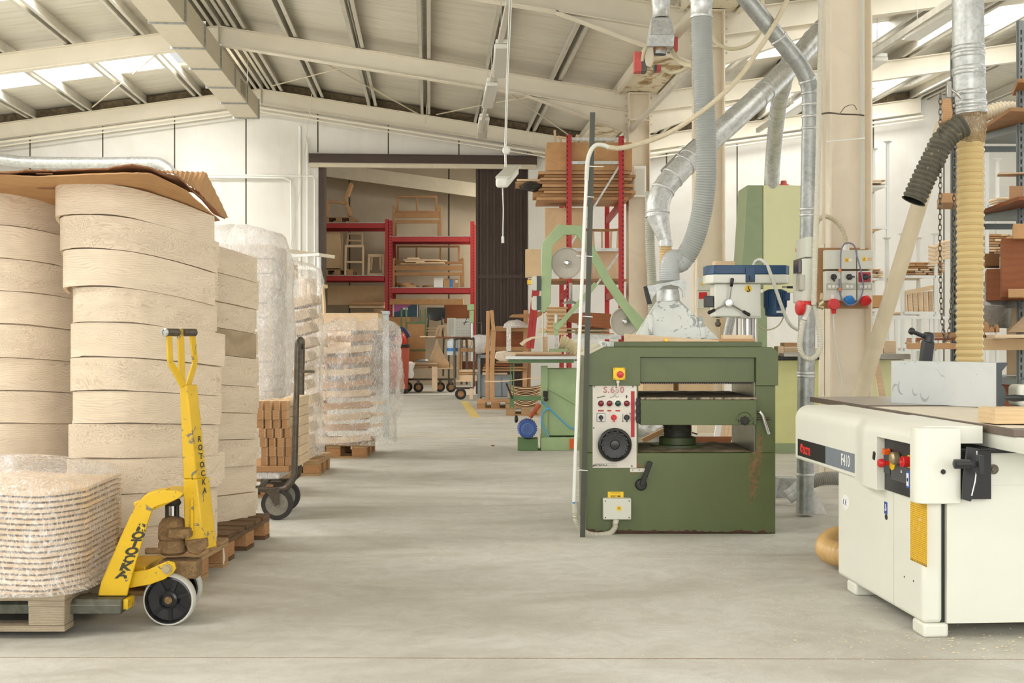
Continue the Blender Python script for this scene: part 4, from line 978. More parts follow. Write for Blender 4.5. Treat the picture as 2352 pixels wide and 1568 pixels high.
mb = MB(); mb.text('MATRICOLA', 0.014, facing((X(1379), -0.0064, Z(1067.8))), depth=.0002, offset=.0006, spacing=1.1); mb.text('23210N', 0.011, facing((X(1403), -0.0064, Z(1067.8))), depth=.0002, spacing=1.2)
for a in ((1366, 1064, 1415, 1064.4), (1366, 1071, 1415, 1071.4), (1366, 1064, 1366.4, 1071.4), (1414.6, 1064, 1415, 1071.4)): fbox(mb, a[0], a[2], a[1], a[3], -0.0066, -0.0063)
mb.build('serial_lettering', ink, cp)
# emergency stop, lever and its dial plate
mb = MB(); mb.cbox((X(1421), -0.036, Z(858)), (0.074, 0.03, 0.076)); es = mb.build('stop_box', M['yellow_box'], t, bev=0.006)
mb = MB(); mb.lathe([(0.011, 0), (0.011, 0.01), (0.019, 0.012), (0.020, 0.02), (0.017, 0.025), (0.006, 0.027)], (X(1422.5), -0.051, Z(859)), (0, -1, 0), 24); mb.build('stop_button', M['red'], es)
mb = MB()
for dx in (-1, 1):
    for dz in (-1, 1): mb.cyl((X(1421) + dx * .029, -0.051, Z(858) + dz * .030), (X(1421) + dx * .029, -0.052, Z(858) + dz * .030), 0.004, seg=8)
mb.build('box_screws', M['darksteel'], es)
mb = MB(); mb.cyl((X(1418), -0.036, Z(873)), (X(1418), -0.036, Z(879)), 0.010); mb.tube(bez([(X(1418), -0.036, Z(878)), (X(1418.5), -0.036, Z(885)), (X(1417.5), -0.03, Z(896)), (X(1411), -0.012, Z(905))], 8), 0.0055, 10); mb.build('stop_cable', M['grey_pl'], t)
mb = MB(); fbox(mb, 1447, 1481, 1075, 1083.5, -0.003, -0.0003); dp = mb.build('dial_plate', cp_m, t)
mb = MB(); mb.text('2', 0.018, facing((X(1453), -0.0032, Z(1079))), depth=.0002); mb.text('0', 0.018, facing((X(1468), -0.0032, Z(1079))), depth=.0002); mb.build('dial_numerals', ink, dp)
mb = MB(); c = Vector((X(1472), -0.001, Z(1112))); mb.lathe([(0.036, 0), (0.036, 0.02), (0.030, 0.034), (0.01, 0.036)], c, (0, -1, 0), 28)
mb.beam(c + Vector((0, -.04, 0)), Vector((X(1492), -.05, Z(1058))), 0.030, 0.022, up=(0, 1, 0)); mb.build('gear_lever', solid('black_lever_plastic', srgb(38, 38, 34), 0.4), t, bev=0.004)
# junction box, its yellow label and conduit
mb = MB(); fbox(mb, 1384, 1448, 1142, 1190, -0.055, -0.0003); jb_ = mb.build('junction_box', M['grey_pl'], t, bev=0.005)
mb = MB()
for px in (1389, 1443):
    for py in (1147.5, 1185): mb.cyl((X(px), -0.0552, Z(py)), (X(px), -0.0565, Z(py)), 0.004, seg=8)
mb.build('box_screws', M['black'], jb_)
mb = MB(); fbox(mb, 1415, 1425, 1159, 1169.5, -0.0562, -0.0553, M['yellow_box']); mb.add([(X(1416.2), -.0566, Z(1166)), (X(1423.8), -.0566, Z(1166)), (X(1420), -.0566, Z(1160))], [(0, 1, 2)], M['black'])
mb.add([(X(1417.6), -.0568, Z(1165.2)), (X(1422.4), -.0568, Z(1165.2)), (X(1420), -.0568, Z(1161.6))], [(0, 1, 2)], M['yellow_box'])
mb.build('warning_label', None, jb_)
mb = MB(); fbox(mb, 1396, 1432, 1129, 1142, -0.0012, -0.0003); yl = mb.build('voltage_label', M['yellow_box'], t)
mb = MB(); mb.text('ATTENZIONE', 0.010, facing((X(1414), -0.0014, Z(1132))), depth=.0001); mb.text('VOLT 380', 0.014, facing((X(1414), -0.0014, Z(1139.5))), depth=.0001, offset=.0006); mb.build('label_lettering', ink, yl)
mb = MB(); hose(mb, [(X(1412), -0.03, Z(1197)), (X(1411), -0.03, Z(1210)), (X(1400), -0.03, Z(1222)), (X(1378), -0.03, Z(1226)), (X(1352), -0.03, Z(1224)), (X(1334), -0.03, Z(1213)), (X(1323), -0.03, Z(1192)), (X(1321), -0.03, Z(1172))], 0.0165, 0.009, 0.0022, 14)
mb.cyl((X(1415), -0.03, Z(1190)), (X(1412), -0.03, Z(1199)), 0.019); mb.cyl((X(1321), -0.03, Z(1176)), (X(1320), -0.03, Z(1150)), 0.020); mb.build('corrugated_conduit', M['conduit'], t)
# rust bloom on the right of the front, chips along the base
def patch(pts, y, seed, amp=0.008, n=60):
    P = bez([(X(a), 0, Z(b)) for a, b in pts] + [(X(pts[0][0]), 0, Z(pts[0][1]))], 12); mb = MB()
    P = [(p.x + MN.noise(Vector((p.x * 40, p.z * 40, seed))) * amp, p.z + MN.noise(Vector((p.x * 40, p.z * 40, seed + 5))) * amp) for p in P[:-1]]
    P = [(min(X(1780), max(X(1347), a)), max(.001, b_)) for a, b_ in P]
    mb.prism(P, 'y', y, y + 0.0008); return mb
rustp = paint('brown_rust_patch', srgb(128, 104, 72), 0.9, 0.14, 10, chip=srgb(92, 101, 60), chip_amt=0.09, chip_scale=16)
mb = patch([(1722, 1042), (1738, 1030), (1741, 985), (1746, 990), (1750, 1015), (1752, 1050), (1745, 1080), (1742, 1110), (1735, 1130), (1727, 1160), (1722, 1125), (1720, 1080)], -0.0011, 1, 0.014); mb.build('rust_stain', rustp, t)
mb = patch([(1347, 1214), (1400, 1219), (1440, 1217), (1500, 1221), (1580, 1218), (1650, 1222), (1720, 1219), (1780, 1221), (1780, 1224), (1347, 1224)], -0.001, 4, 0.02); mb.build('chipped_edge', paint('brown_primer', srgb(86, 56, 44), 0.8, 0.2, 20), t)
mb = patch([(1456, 1040), (1466, 1042), (1463, 1060), (1480, 1072), (1458, 1076), (1462, 1086), (1450, 1088), (1446, 1080), (1452, 1072)], -0.0008, 8, 0.006); mb.build('worn_patch', rustp, t)
# boards and the loose table lying on top of the planer
F2 = Fr(1563, DP + 0.05)
def on_top(name, label, cat, pts, y0, y1, mat, zb=None, bev=0.002, group=None):
    mb = MB(); mb.prism([(F.x(a, 0), F.z(b)) for a, b in pts], 'y', y0, y1); c = Vector((F.x(pts[0][0]), y0, 0)); z0 = min(v[2] for v in mb.v)
    mb.v = [(v[0] - c.x, v[1] - c.y, v[2] - z0) for v in mb.v]; o = mb.build(name, mat, bev=bev)
    Mx = RM_; p = Mx @ Vector((c.x, c.y, 0)) + F.loc; put(o, (p.x, p.y, z0)); return tag(o, label, cat, group)
ztop = Z(797)
t2 = on_top('steel_plate', 'long green painted steel plate lying on top of the thickness planer', 'plate', [(1418, 796.8), (1758, 796.8), (1758, 785), (1418, 785)], 0.10, 0.62, gr)
on_top('grey_tray', 'small pale metal tray at the left end of the green plate', 'tray', [(1386, 796.6), (1417, 796.8), (1417, 786), (1390, 783), (1384, 792)], 0.18, 0.5, M['chalk'])
on_top('wood_plank', 'long tapering pale plank lying on the green planer plate', 'plank', [(1440, 784.7), (1660, 784.7), (1660, 782), (1540, 773), (1440, 766)], 0.13, 0.17, M['beech'])
on_top('wood_plank', 'thin pale plank behind the tapering one on the planer plate', 'plank', [(1500, 784.7), (1662, 784.7), (1662, 779), (1500, 779)], 0.2, 0.3, M['ash2'])
on_top('wood_offcut', 'wide tan offcut on the right end of the planer plate', 'offcut', [(1648, 784.7), (1746, 784.7), (1746, 778.5), (1648, 778.5)], 0.14, 0.26, M['beech_d'])
on_top('wood_offcut', 'short offcut lying on top of the wide tan offcut', 'offcut', [(1672, 778.3), (1740, 778.3), (1740, 769), (1672, 769)], 0.15, 0.25, M['beech'])
on_top('tape_roll', 'small round yellow tape measure on the planer plate', 'tape measure', [(1532, 784.6), (1539, 784.6), (1541, 781), (1539, 778), (1535, 777), (1531, 779), (1530, 782)], 0.105, 0.125, M['yellow_box'])

# ------------------------------------------------------------------ dust hood behind the planer
FH = Fr(1558, 7.86)
th_ = thing('dust_hood', 'flaking grey metal dust hood standing behind the planer', 'dust hood', FH.loc)
hx, hz = FH.x, FH.z
zb = ztop + 0.005
mb = MB(); a0, a1 = hx(1455), hx(1668); b0, b1 = hx(1520), hx(1592); zt = hz(690)
mb.add([(a0, 0.0, zb), (a1, 0, zb), (a1, 0.34, zb), (a0, 0.34, zb), (hx(1516), 0.07, zt), (hx(1566), 0.07, zt), (hx(1566), 0.22, zt), (hx(1516), 0.22, zt)],
       [(0, 3, 2, 1), (4, 5, 6, 7), (0, 1, 5, 4), (1, 2, 6, 5), (2, 3, 7, 6), (3, 0, 4, 7)]); hb = mb.build('hood_body', M['chalk'], th_, bev=0.004)
for a, c in (((1494, 723), (1496, 768)), ((1611, 727), (1616, 776))):
    mb = MB(); f = lambda py: 0.07 * (zb - hz(py)) / (zb - zt) * 1.0
    mb.beam((hx(a[0]), f(a[1]) - 0.008, hz(a[1])), (hx(c[0]), f(c[1]) - 0.008, max(hz(c[1]), zb + .01)), 0.028, 0.014, up=(0, 1, 0)); mb.build('hood_rib', M['chalk'], hb)
mb = MB(); cx = hx(1541); mb.lathe([(0.078, 0), (0.076, 0.035), (0.072, 0.075)], (cx, 0.14, zt), (-0.03, 0, 1), 32); mb.build('hood_neck', M['galv'], th_)
mb = MB(); P = [(hx(1482), hz(658)), (hx(1572), hz(640)), (hx(1578), hz(648)), (hx(1576), hz(682)), (hx(1569), hz(684)), (hx(1569), hz(668)), (hx(1560), hz(657)), (hx(1541), hz(653)), (hx(1522), hz(658)), (hx(1510), hz(670)), (hx(1500), hz(684)), (hx(1497), hz(698)), (hx(1487), hz(699)), (hx(1484), hz(672))]
mb.prism(P, 'y', 0.03, 0.05); sp = mb.build('slide_gate', M['galv_dark'], th_)
mb = MB(); mb.prism([(hx(1479), hz(658)), (hx(1486), hz(656)), (hx(1498), hz(697)), (hx(1488), hz(699))], 'y', 0.0, 0.045); mb.build('gate_flap', M['blackrub'], th_)
mb = MB(); mb.lathe([(0.062, 0), (0.066, 0.004), (0.075, 0.055), (0.080, 0.06)], (cx, 0.14, hz(664)), (-0.02, 0, 1), 32); mb.build('hose_collar', M['galv'], th_)
# ------------------------------------------------------------------ white surface planer at right, square to the hall
JX, JY = 1.97, 4.75
t = thing('surface_planer', 'ivory surface planer with long cast iron table and black and grey side stripe', 'surface planer', (JX, JY, 0), 0.0)
def onX(px, py, Xp):
    """Local point where the ray through a pixel meets the plane X = Xp."""
    s_ = (px - 1176) / FPX; d = Xp / (st + s_ * ct); return Vector((Xp - JX, d * (ct - s_ * st) - JY, EYE + (HZ - py) * d / FPX))
def onY(px, py, Yp):
    s_ = (px - 1176) / FPX; d = Yp / (ct - s_ * st); return Vector((d * (st + s_ * ct) - JX, Yp - JY, EYE + (HZ - py) * d / FPX))
def onZ(px, py, Zp):
    s_ = (px - 1176) / FPX; d = (EYE - Zp) * FPX / (py - HZ); return Vector((d * (st + s_ * ct) - JX, d * (ct - s_ * st) - JY, Zp))
SIDE = Matrix(((0, 0, -1, 0), (-1, 0, 0, 0), (0, 1, 0, 0), (0, 0, 0, 1)))   # text on the left flank, read from the left
def flank(p): return Matrix.Translation(p) @ SIDE
wm = M['white_machine']; blk = solid('satin_black_plastic', srgb(40, 41, 42), 0.4)
mb = MB(); mb.box(0, 0.082, 0.0, 1.02, 0.058, 0.60); body = mb.build('cabinet', wm, t, bev=0.018, seg=3)
mb = MB(); mb.box(0.098, 1.35, 0.0, 1.0, 0.058, 0.74); mb.box(0.098, 1.35, -0.003, 0.0, 0.058, 0.61); mb.build('front_panel', wm, t, bev=0.004)
mb = MB(); mb.box(0.081, 0.099, 0.02, 0.5, 0.06, 0.6); mb.build('dark_gap', blk, t)
mb = MB(); y_ = onX(2053, 1200, JX).y; mb.box(-0.0006, 0.001, y_ - 0.001, y_ + 0.001, 0.07, 0.56); mb.build('door_seam', paint('thin_shadow_line', srgb(186, 184, 170), 0.6), body)
for x, y in ((0.005, 0.005), (0.01, 0.80), (1.1, 0.02), (1.1, 0.80)):
    mb = MB(); mb.box(x, x + 0.105, y, y + 0.12, 0.0, 0.0575); mb.build('foot', wm, t, bev=0.012, seg=3)
# side hood: far part with the stripe, shoulder, recessed controls, near pillar
def hood_sec(x0, x1, z0, z1, r, n=8):
    pts = [(x1, z0), (x1, z1)]
    for k in range(n + 1): a = PI / 2 + (PI / 2) * k / n; pts.append((x0 + r + r * math.cos(a), z1 - r + r * math.sin(a)))
    pts.append((x0, z0)); return pts
mb = MB(); mb.prism(hood_sec(-0.014, 0.26, 0.556, 0.842, 0.07), 'y', 0.72, 1.66, smooth=True); hf = mb.build('side_hood', wm, t, bev=0.012, seg=3, angle=40)
mb = MB(); ya, yb, yc = 0.39, 0.54, 0.74
pl = []
prev = None
for k in range(9):
    u = k / 8; y = yb + (yc - yb) * u; x0 = -0.014 - 0.028 * (0.5 + 0.5 * math.cos(PI * u)); pl.append((y, hood_sec(x0, 0.26, 0.556 - 0.012 * (1 - u), 0.845, 0.07)))
for (y0, s0), (y1, s1) in zip(pl, pl[1:]):
    n = len(s0); vs = [(p[0], y0, p[1]) for p in s0] + [(p[0], y1, p[1]) for p in s1]; mb.add(vs, [(k, (k + 1) % n, n + (k + 1) % n, n + k) for k in range(n)], None, True)
mb.prism(hood_sec(-0.042, 0.26, 0.544, 0.845, 0.07), 'y', ya, yb, smooth=True)
mb.build('hood_shoulder', wm, t, angle=40)
mb = MB(); mb.prism([(0.26, 0.775), (0.26, 0.845), (0.02, 0.845), (-0.012, 0.838), (-0.034, 0.82), (-0.042, 0.795), (-0.042, 0.775)], 'y', 0.03, ya - 0.0005, smooth=True); mb.build('hood_bridge', wm, t, angle=40)
mb = MB()
N = 10; pts = [(0.11, 0.03)] + [(-0.042 + 0.05 + 0.05 * math.cos(a), -0.045 + 0.05 + 0.05 * math.sin(a)) for a in [-PI / 2 - (PI / 2) * k / N for k in range(N + 1)]][0:0]
pts = [(0.135, 0.03), (-0.042, 0.03)] + [(-0.042 + 0.045 - 0.045 * math.cos(a), -0.05 + 0.045 - 0.045 * math.sin(a)) for a in [(PI / 2) * k / N for k in range(N + 1)]] + [(0.135, -0.05)]
mb.prism(pts, 'z', 0.543, 0.842, smooth=True); pil = mb.build('hood_pillar', wm, t, bev=0.004, angle=50)
mb = MB(); mb.box(-0.008, 0.10, 0.031, ya - 0.001, 0.548, 0.774); cpn = mb.build('control_recess', blk, t)
mb = MB(); mb.box(0.10, 0.26, -0.045, ya, 0.56, 0.75); mb.build('hood_inner', M['black'], t)
XS = JX - 0.0145
def stripe(nm, p0, p1, z0, z1, mat):
    a, b2 = onX(p0, 0, XS).y, onX(p1, 0, XS).y; mb = MB(); mb.box(-0.0152, -0.0142, b2, a, z0, z1); return mb.build(nm, mat, hf)
s1 = stripe('black_stripe', 1832.5, 1896, 0.578, 0.666, paint('scuffed_black_stripe', srgb(36, 34, 33), 0.4, 0.1, 10, chip=srgb(190, 180, 160), chip_amt=-0.08, chip_scale=14))
s2 = stripe('grey_stripe', 1896, 1963, 0.578, 0.666, paint('blue_grey_stripe', srgb(124, 132, 140), 0.4, 0.04, 6, chip=srgb(214, 208, 192), chip_amt=-0.07, chip_scale=14))
lred = solid('bright_red_print', srgb(228, 52, 44), 0.4)
mb = MB(); c = onX(1853, 1034, XS); c.x = -0.0155; c.z = 0.620
mb.text('scm', 0.082, flank(c), depth=.0003, offset=.0012, spacing=0.9)
q = onX(1842.2, 1034, XS); arc = [Vector((-0.0156, q.y - 0.013 * math.cos(a), 0.622 + 0.019 * math.sin(a))) for a in [0.35 + (2 * PI - 0.9) * k / 16 for k in range(17)]]
mb.tube(arc, 0.0052, 6); mb.box(-0.0165, -0.0155, q.y - 0.016, q.y + 0.008, 0.621, 0.628)
mb.build('logo_lettering', lred, s1)
mb = MB(); c = onX(1942, 1056, XS); c.x = -0.0155; c.z = 0.622; mb.text('F410', 0.078, flank(c) @ Matrix.Scale(0.8, 4, (1, 0, 0)), depth=.0003, offset=.0006); mb.build('model_lettering', M['paper'], s2)
# controls in the recess
XR_ = JX - 0.0082
def at(px, py): return onX(px, py, XR_)
mb = MB(); a, b2 = at(2048, 0).y, at(2101, 0).y; mb.box(-0.0115, -0.0083, b2, a, 0.60, 0.70); mb.build('control_plate', solid('dark_grey_plate', srgb(74, 76, 78), 0.45), cpn, bev=0.001)
mb = MB(); a, b2 = at(2029, 0).y, at(2046, 0).y; mb.box(-0.0115, -0.0083, b2, a, 0.62, 0.71); mb.build('control_plate', solid('dark_grey_plate_2', srgb(62, 64, 66), 0.45), cpn, bev=0.001)
def btn(nm, px, py, prof, mat, out=0.0):
    p = at(px, py); mb = MB(); mb.lathe(prof, (-0.0116 - out, p.y, p.z), (-1, 0, 0), 22); return mb.build(nm, mat, cpn)
mush = lambda r, h: [(r * .5, 0), (r * .5, h * .5), (r, h * .6), (r, h * .85), (r * .8, h), (r * .2, h * 1.05)]
p = at(2026, 1046); mb = MB(); mb.cbox((-0.03, p.y, p.z), (0.035, 0.022, 0.036), rx=0.3); mb.cyl((-0.01, p.y, p.z), (-0.02, p.y, p.z), 0.014); mb.build('black_switch', M['black'], cpn, bev=0.003)
p = at(2045, 1037); mb = MB(); mb.cbox((-0.026, p.y, p.z), (0.03, 0.026, 0.022), rx=0.2); mb.cyl((-0.01, p.y, p.z), (-0.02, p.y, p.z), 0.014); mb.build('orange_switch', M['orange'], cpn, bev=0.003)
btn('yellow_ring', 2052, 1063, [(0.030, 0), (0.030, 0.004), (0.012, 0.005)], M['yellow_box']); btn('stop_button', 2046, 1063, mush(0.019, 0.05), M['red'])
btn('silver_button', 2064, 1052, [(0.026, 0), (0.027, 0.01), (0.026, 0.024), (0.018, 0.032), (0.003, 0.034)], M['brass'])
p = at(2094, 1060); mb = MB(); mb.cbox((-0.014, p.y, p.z), (0.004, 0.05, 0.052), M['yellow_box']); mb.lathe([(0.021, 0), (0.023, 0.03), (0.02, 0.034), (0.014, 0.02)], (-0.016, p.y + 0.004, p.z), (-1, 0, 0), 22, M['red']); mb.build('main_switch', None, cpn)
mb = MB()
for k in range(5): c = at(2078, 1051 + k * 3.6); c.x = -0.0119; mb.box(-0.0119, -0.0116, c.y - 0.010, c.y + 0.008, c.z - 0.0015, c.z + 0.0015)
c = at(2072, 1083); mb.add([(-.0119, c.y - .008, c.z - .004), (-.0119, c.y + .008, c.z - .004), (-.0119, c.y, c.z + .01)], [(0, 1, 2)])
mb.build('control_print', M['paper'], cpn)
# stickers
def sticker(nm, px0, px1, py, h, mat, par=body, x=-0.0012, round_=False):
    a, b2 = onX(px0, py, JX - 0.001), onX(px1, py, JX - 0.001); zc = (a.z + b2.z) / 2; mb = MB()
    if round_: mb.prism([((a.y + b2.y) / 2 + (a.y - b2.y) / 2 * math.cos(q), zc + h / 2 * math.sin(q)) for q in [2 * PI * k / 28 for k in range(28)]], 'x', x, x + 0.001)
    else: mb.box(x, x + 0.001, b2.y, a.y, zc - h / 2, zc + h / 2)
    return mb.build(nm, mat, par), (a.y + b2.y) / 2, zc
o, y, z = sticker('round_sticker', 1934.5, 1950, 1153, 0.073, M['paper'], round_=True)
mb = MB(); 
for dy_, in ((0.016,), (-0.012,)): mb.tube([Vector((-.0018, y + dy_ - 0.012 * math.cos(a) * 1, z + 0.013 * math.sin(a))) for a in [PI / 2 + PI * k / 12 - PI + PI for k in range(13)]], 0.0016, 5)
mb.box(-.002, -.0015, y - .016, y - 0.004, z - .001, z + .001); mb.build('sticker_print', solid('blue_print', srgb(40, 60, 150), 0.5), o)
o, y, z = sticker('lifting_sticker', 2031, 2038, 1166, 0.052, solid('blue_sticker', srgb(48, 76, 160), 0.4))
mb = MB(); mb.tube([Vector((-.0016, y, z + .017)), Vector((-.0016, y, z + .004)), Vector((-.0016, y - .006, z - .002)), Vector((-.0016, y - .004, z - .01)), Vector((-.0016, y + .004, z - .012)), Vector((-.0016, y + .007, z - .005))], 0.0022, 6); mb.build('sticker_print', M['paper'], o)
o, y, z = sticker('lock_hole', 2032, 2038.5, 1187, 0.024, M['black'], round_=True)
yb_m, nt, b = new_mat('yellow_notice'); v = coords(nt, (1, 1, 1), rnd=False); sx = nd(nt, 'ShaderNodeSeparateXYZ'); nt.links.new(v, sx.inputs[0])
mz = nd(nt, 'ShaderNodeMath', operation='MULTIPLY'); nt.links.new(sx.outputs[2], mz.inputs[0]); mz.inputs[1].default_value = 125; fr_ = nd(nt, 'ShaderNodeMath', operation='FRACT'); nt.links.new(mz.outputs[0], fr_.inputs[0])
l1 = ramp(nt, fr_.outputs[0], [(0.5, (0, 0, 0)), (0.6, (1, 1, 1)), (0.9, (1, 1, 1)), (1, (0, 0, 0))]); l2 = ramp(nt, noise(nt, coords(nt, (1, 60, 20), rnd=False), 4, 2), [(0.42, (0, 0, 0)), (0.5, (0.7,) * 3)])
c = mix(nt, mix(nt, 1.0, l1, l2, 'MULTIPLY'), srgb(236, 188, 40), srgb(96, 76, 30))
c = mix(nt, ramp(nt, noise(nt, coords(nt, (1, 6, 6), rnd=False), 3, 4), [(0.66, (0, 0, 0)), (0.68, (1, 1, 1))]), c, srgb(226, 196, 160)); nt.links.new(c, b.inputs['Base Color'])
o, y, z = sticker('safety_notice', 2091, 2129, 1219, 0.262, yb_m)
mb = MB(); a, b2 = onX(2091, 1219, JX).y, onX(2129, 1219, JX).y
for zz in (z + 0.126, z - 0.126):
    for k in range(10): y0 = b2 + (a - b2) * k / 10; mb.add([(-.0016, y0, zz - .004), (-.0016, y0 + .006, zz - .004), (-.0016, y0 + .011, zz + .004), (-.0016, y0 + .005, zz + .004)], [(0, 1, 2, 3)])
mb.build('notice_border', M['black'], o)
o, y, z = sticker('blue_framed_sticker', 2104.5, 2112, 1101, 0.068, solid('blue_frame', srgb(40, 88, 176), 0.4), pil, x=-0.0435)
mb = MB(); mb.box(-.0442, -.0436, y - .011, y + .011, z - .026, z + .026, M['paper']); mb.lathe([(0.008, 0), (0.001, .0006)], (-.0444, y, z), (-1, 0, 0), 14, M['black']); mb.build('sticker_print', None, o)
mb = MB(); c = onY(2166, 1083, JY - 0.05); mb.cyl((c.x, -0.0505, c.z), (c.x, -0.053, c.z), 0.010); mb.build('plug', M['black'], pil)
mb = MB(); c = onY(2281, 1077, JY); mb.lathe([(0.020, 0), (0.020, 0.004), (0.012, 0.005), (0.011, 0.009), (0.001, 0.009)], (c.x, -0.0035, c.z), (0, -1, 0), 20); mb.build('bolt_cap', paint('brown_grey_bolt', srgb(112, 102, 88), 0.5), t)
for px, py in ((2077, 1324), (2098, 1334)): c = onX(px, py, JX - .0005); mb = MB(); mb.cyl((-0.0005, c.y, c.z), (-0.0015, c.y, c.z), 0.004, seg=10); mb.build('screw_hole', M['black'], body)
# tables
def table(y0, y1, z1, x0, x1, nm):
    mb = MB(); mb.box(x0, x1, y0, y1, z1 - 0.030, z1); mb.mats = [M['iron_edge'], M['castiron']]; mb.m = [0, 1, 0, 0, 0, 0]
    return mb.build(nm, None, t, bev=0.0015)
table(6.15 - JY, 7.08 - JY, 0.853, 0.28, 1.0, 'far_table'); nt_ = table(4.56 - JY, 6.13 - JY, 0.848, 0.28, 1.0, 'near_table')
mb = MB(); mb.box(0.285, 0.99, 6.131 - JY, 6.149 - JY, 0.80, 0.84); mb.build('cutter_slot', M['black'], t)
o = dust_heap('sawdust', 0.285, 0.9, 4.6 - JY, 6.1 - JY, 0.8484, 0.003, paint('pale_dust', srgb(222, 212, 192), 0.95, 0.1, 40), 70, 9); o.parent = nt_; o.name = 'sawdust_film'
mb = MB(); mb.box(0.29, 0.95, -0.42, 1.1, 0.757, 0.817); mb.build('table_support', wm, t, bev=0.003)
mb = MB(); mb.box(0.14, 0.9, -0.03, 1.0, 0.741, 0.756); mb.build('slide_bed', M['black'], t)
mb = MB(); c = onX(2239, 1012, JX + 0.289); mb.box(0.2885, 0.2898, c.y - 0.02, c.y + 0.022, 0.772, 0.803); mb.build('small_label', M['black'], t)
# height lever with its scale
mb = MB(); c = onY(2212, 1065, 4.60); mb.tube([c - Vector((0.036, 0, 0)), c - Vector((0.033, 0, 0)), c + Vector((0.025, 0, 0)), c + Vector((0.028, 0, 0))], [0.014, 0.019, 0.017, 0.012], 18); lv = mb.build('lever_grip', blk, t)
mb = MB(); mb.beam(c + Vector((0.028, 0, 0)), c + Vector((0.06, 0.005, -0.002)), 0.012, 0.02); mb.cbox(c + Vector((0.068, 0.0, -0.004)), (0.022, 0.03, 0.075)); mb.build('lever_clamp', blk, t, bev=0.003)
mb = MB(); q = lambda px, py: (onY(px, py, 4.66).x, onY(px, py, 4.66).z); mb.prism([q(2222, 1026), q(2248, 1030), q(2250, 1060), q(2246, 1100), q(2238, 1135), q(2230, 1152), q(2211, 1146), q(2213, 1100), q(2218, 1060)], 'y', 4.66 - JY, 4.672 - JY); sc_ = mb.build('scale_quadrant', blk, t, bev=0.002)
mb = MB(); mb.tube([Vector((q(a, b_)[0], 4.659 - JY, q(a, b_)[1])) for a, b_ in ((2243, 1035), (2243, 1070), (2239, 1105), (2231, 1138))], 0.004, 6); mb.build('scale_marks', M['steel'], sc_)
# fence
fa, fb = onZ(2047, 925, 0.85), onZ(2288, 938, 0.85); e = (fb - fa).normalized(); nn = Vector((-e.y, e.x, 0)); nn = nn if nn.y > 0 else -nn
MF = Matrix((( e.x, nn.x, 0, fa.x), (e.y, nn.y, 0, fa.y), (0, 0, 1, 0), (0, 0, 0, 1))); Lf = (fb - fa).length
mb = MB(); mb.box(0, Lf, 0, 0.012, 0.852, 1.078, None, MF); fe = mb.build('fence', paint('worn_fence_aluminium', srgb(206, 210, 208), 0.42, 0.03, 4, metal=0.2, chip=srgb(176, 180, 180), chip_amt=-0.01, chip_scale=7), t, bev=0.001)
prf_ = [(0.0, 0.852), (0.0, 1.078), (0.075, 1.078), (0.08, 1.070), (0.03, 1.035), (0.028, 0.965), (0.05, 0.955), (0.062, 0.93), (0.065, 0.905), (0.055, 0.875), (0.03, 0.86), (0.03, 0.852)]
mb = MB(); vs = [MF @ Vector((Lf + a, y, z)) for a in (0.0005, 0.012) for y, z in prf_]; n = len(prf_)
mb.add(vs, [tuple(range(n)), tuple(range(n, 2 * n))[::-1]] + [(k, (k + 1) % n, n + (k + 1) % n, n + k) for k in range(n)]); mb.build('fence_end_cap', solid('slate_end_cap', srgb(74, 80, 84), 0.5), fe)
mb = MB(); vs = [MF @ Vector((a, y, z)) for a in (0.001, Lf) for y, z in prf_[1:] + [(0.012, 0.852), (0.0121, 1.07)]]; n = len(prf_) + 1
mb.add(vs, [tuple(range(n)), tuple(range(n, 2 * n))[::-1]] + [(k, (k + 1) % n, n + (k + 1) % n, n + k) for k in range(n)]); mb.build('fence_profile', M['alu'], fe)
for x, z, r, a0 in ((0.028, 0.925, 0.020, .6), (0.068, 0.935, 0.026, 2.0), (0.155, 0.92, 0.018, 2.6), (0.215, 0.905, 0.028, 3.0)):
    o_ = [(r * math.cos(a0 + k * .35), 1.5 * r * math.sin(a0 + k * .35)) for k in range(10)]; i_ = [(r * (.9 - .35 * math.sin(PI * k / 9)) * math.cos(a0 + k * .35), 1.5 * r * (.9 - .35 * math.sin(PI * k / 9)) * math.sin(a0 + k * .35)) for k in range(10)][::-1]
    mb = MB(); vs = [MF @ Vector((x + p[0], y_, z + p[1])) for y_ in (-.0006, -.0001) for p in o_ + i_]; mb.add(vs, [(k, k + 1, 18 - k, 19 - k) for k in range(9)]); mb.build('smudge', paint('grey_smudge', srgb(170, 174, 174), .5), fe)
mb = MB(); c = MF @ Vector((0.16, 0.16, 0)); 
z1 = EYE + (HZ - 800) * 6.7 / FPX
def c3(px, py, d): return W(px, py, d) - Vector((JX, JY, 0))
mb.cbox(c3(2128, 812, 6.55), (0.055, 0.05, 0.13), ry=0.12); mb.cyl(c3(2130, 798, 6.55), c3(2131, 788, 6.55), 0.018); mb.lathe([(0.022, 0), (0.03, 0.008), (0.031, 0.045), (0.024, 0.06), (0.004, 0.064)], c3(2131, 789, 6.55), (0.1, 0, 1), 20)
mb.tube([c3(2129, 775, 6.55), c3(2100, 763, 6.5), c3(2094, 760, 6.5)], [0.012, 0.011, 0.012], 12); mb.lathe([(0.006, 0), (0.018, 0.008), (0.02, 0.018), (0.016, 0.03), (0.004, 0.034)], c3(2101, 763, 6.5), (-0.9, 0, 0.35), 16)
mb.build('fence_clamp', blk, t, bev=0.002)
mb = MB(); mb.tube([c3(2312, 913, 5.9), c3(2330, 914, 5.85), c3(2365, 914, 5.8)], [0.012, 0.018, 0.012], 14); mb.build('fence_knob', blk, t)
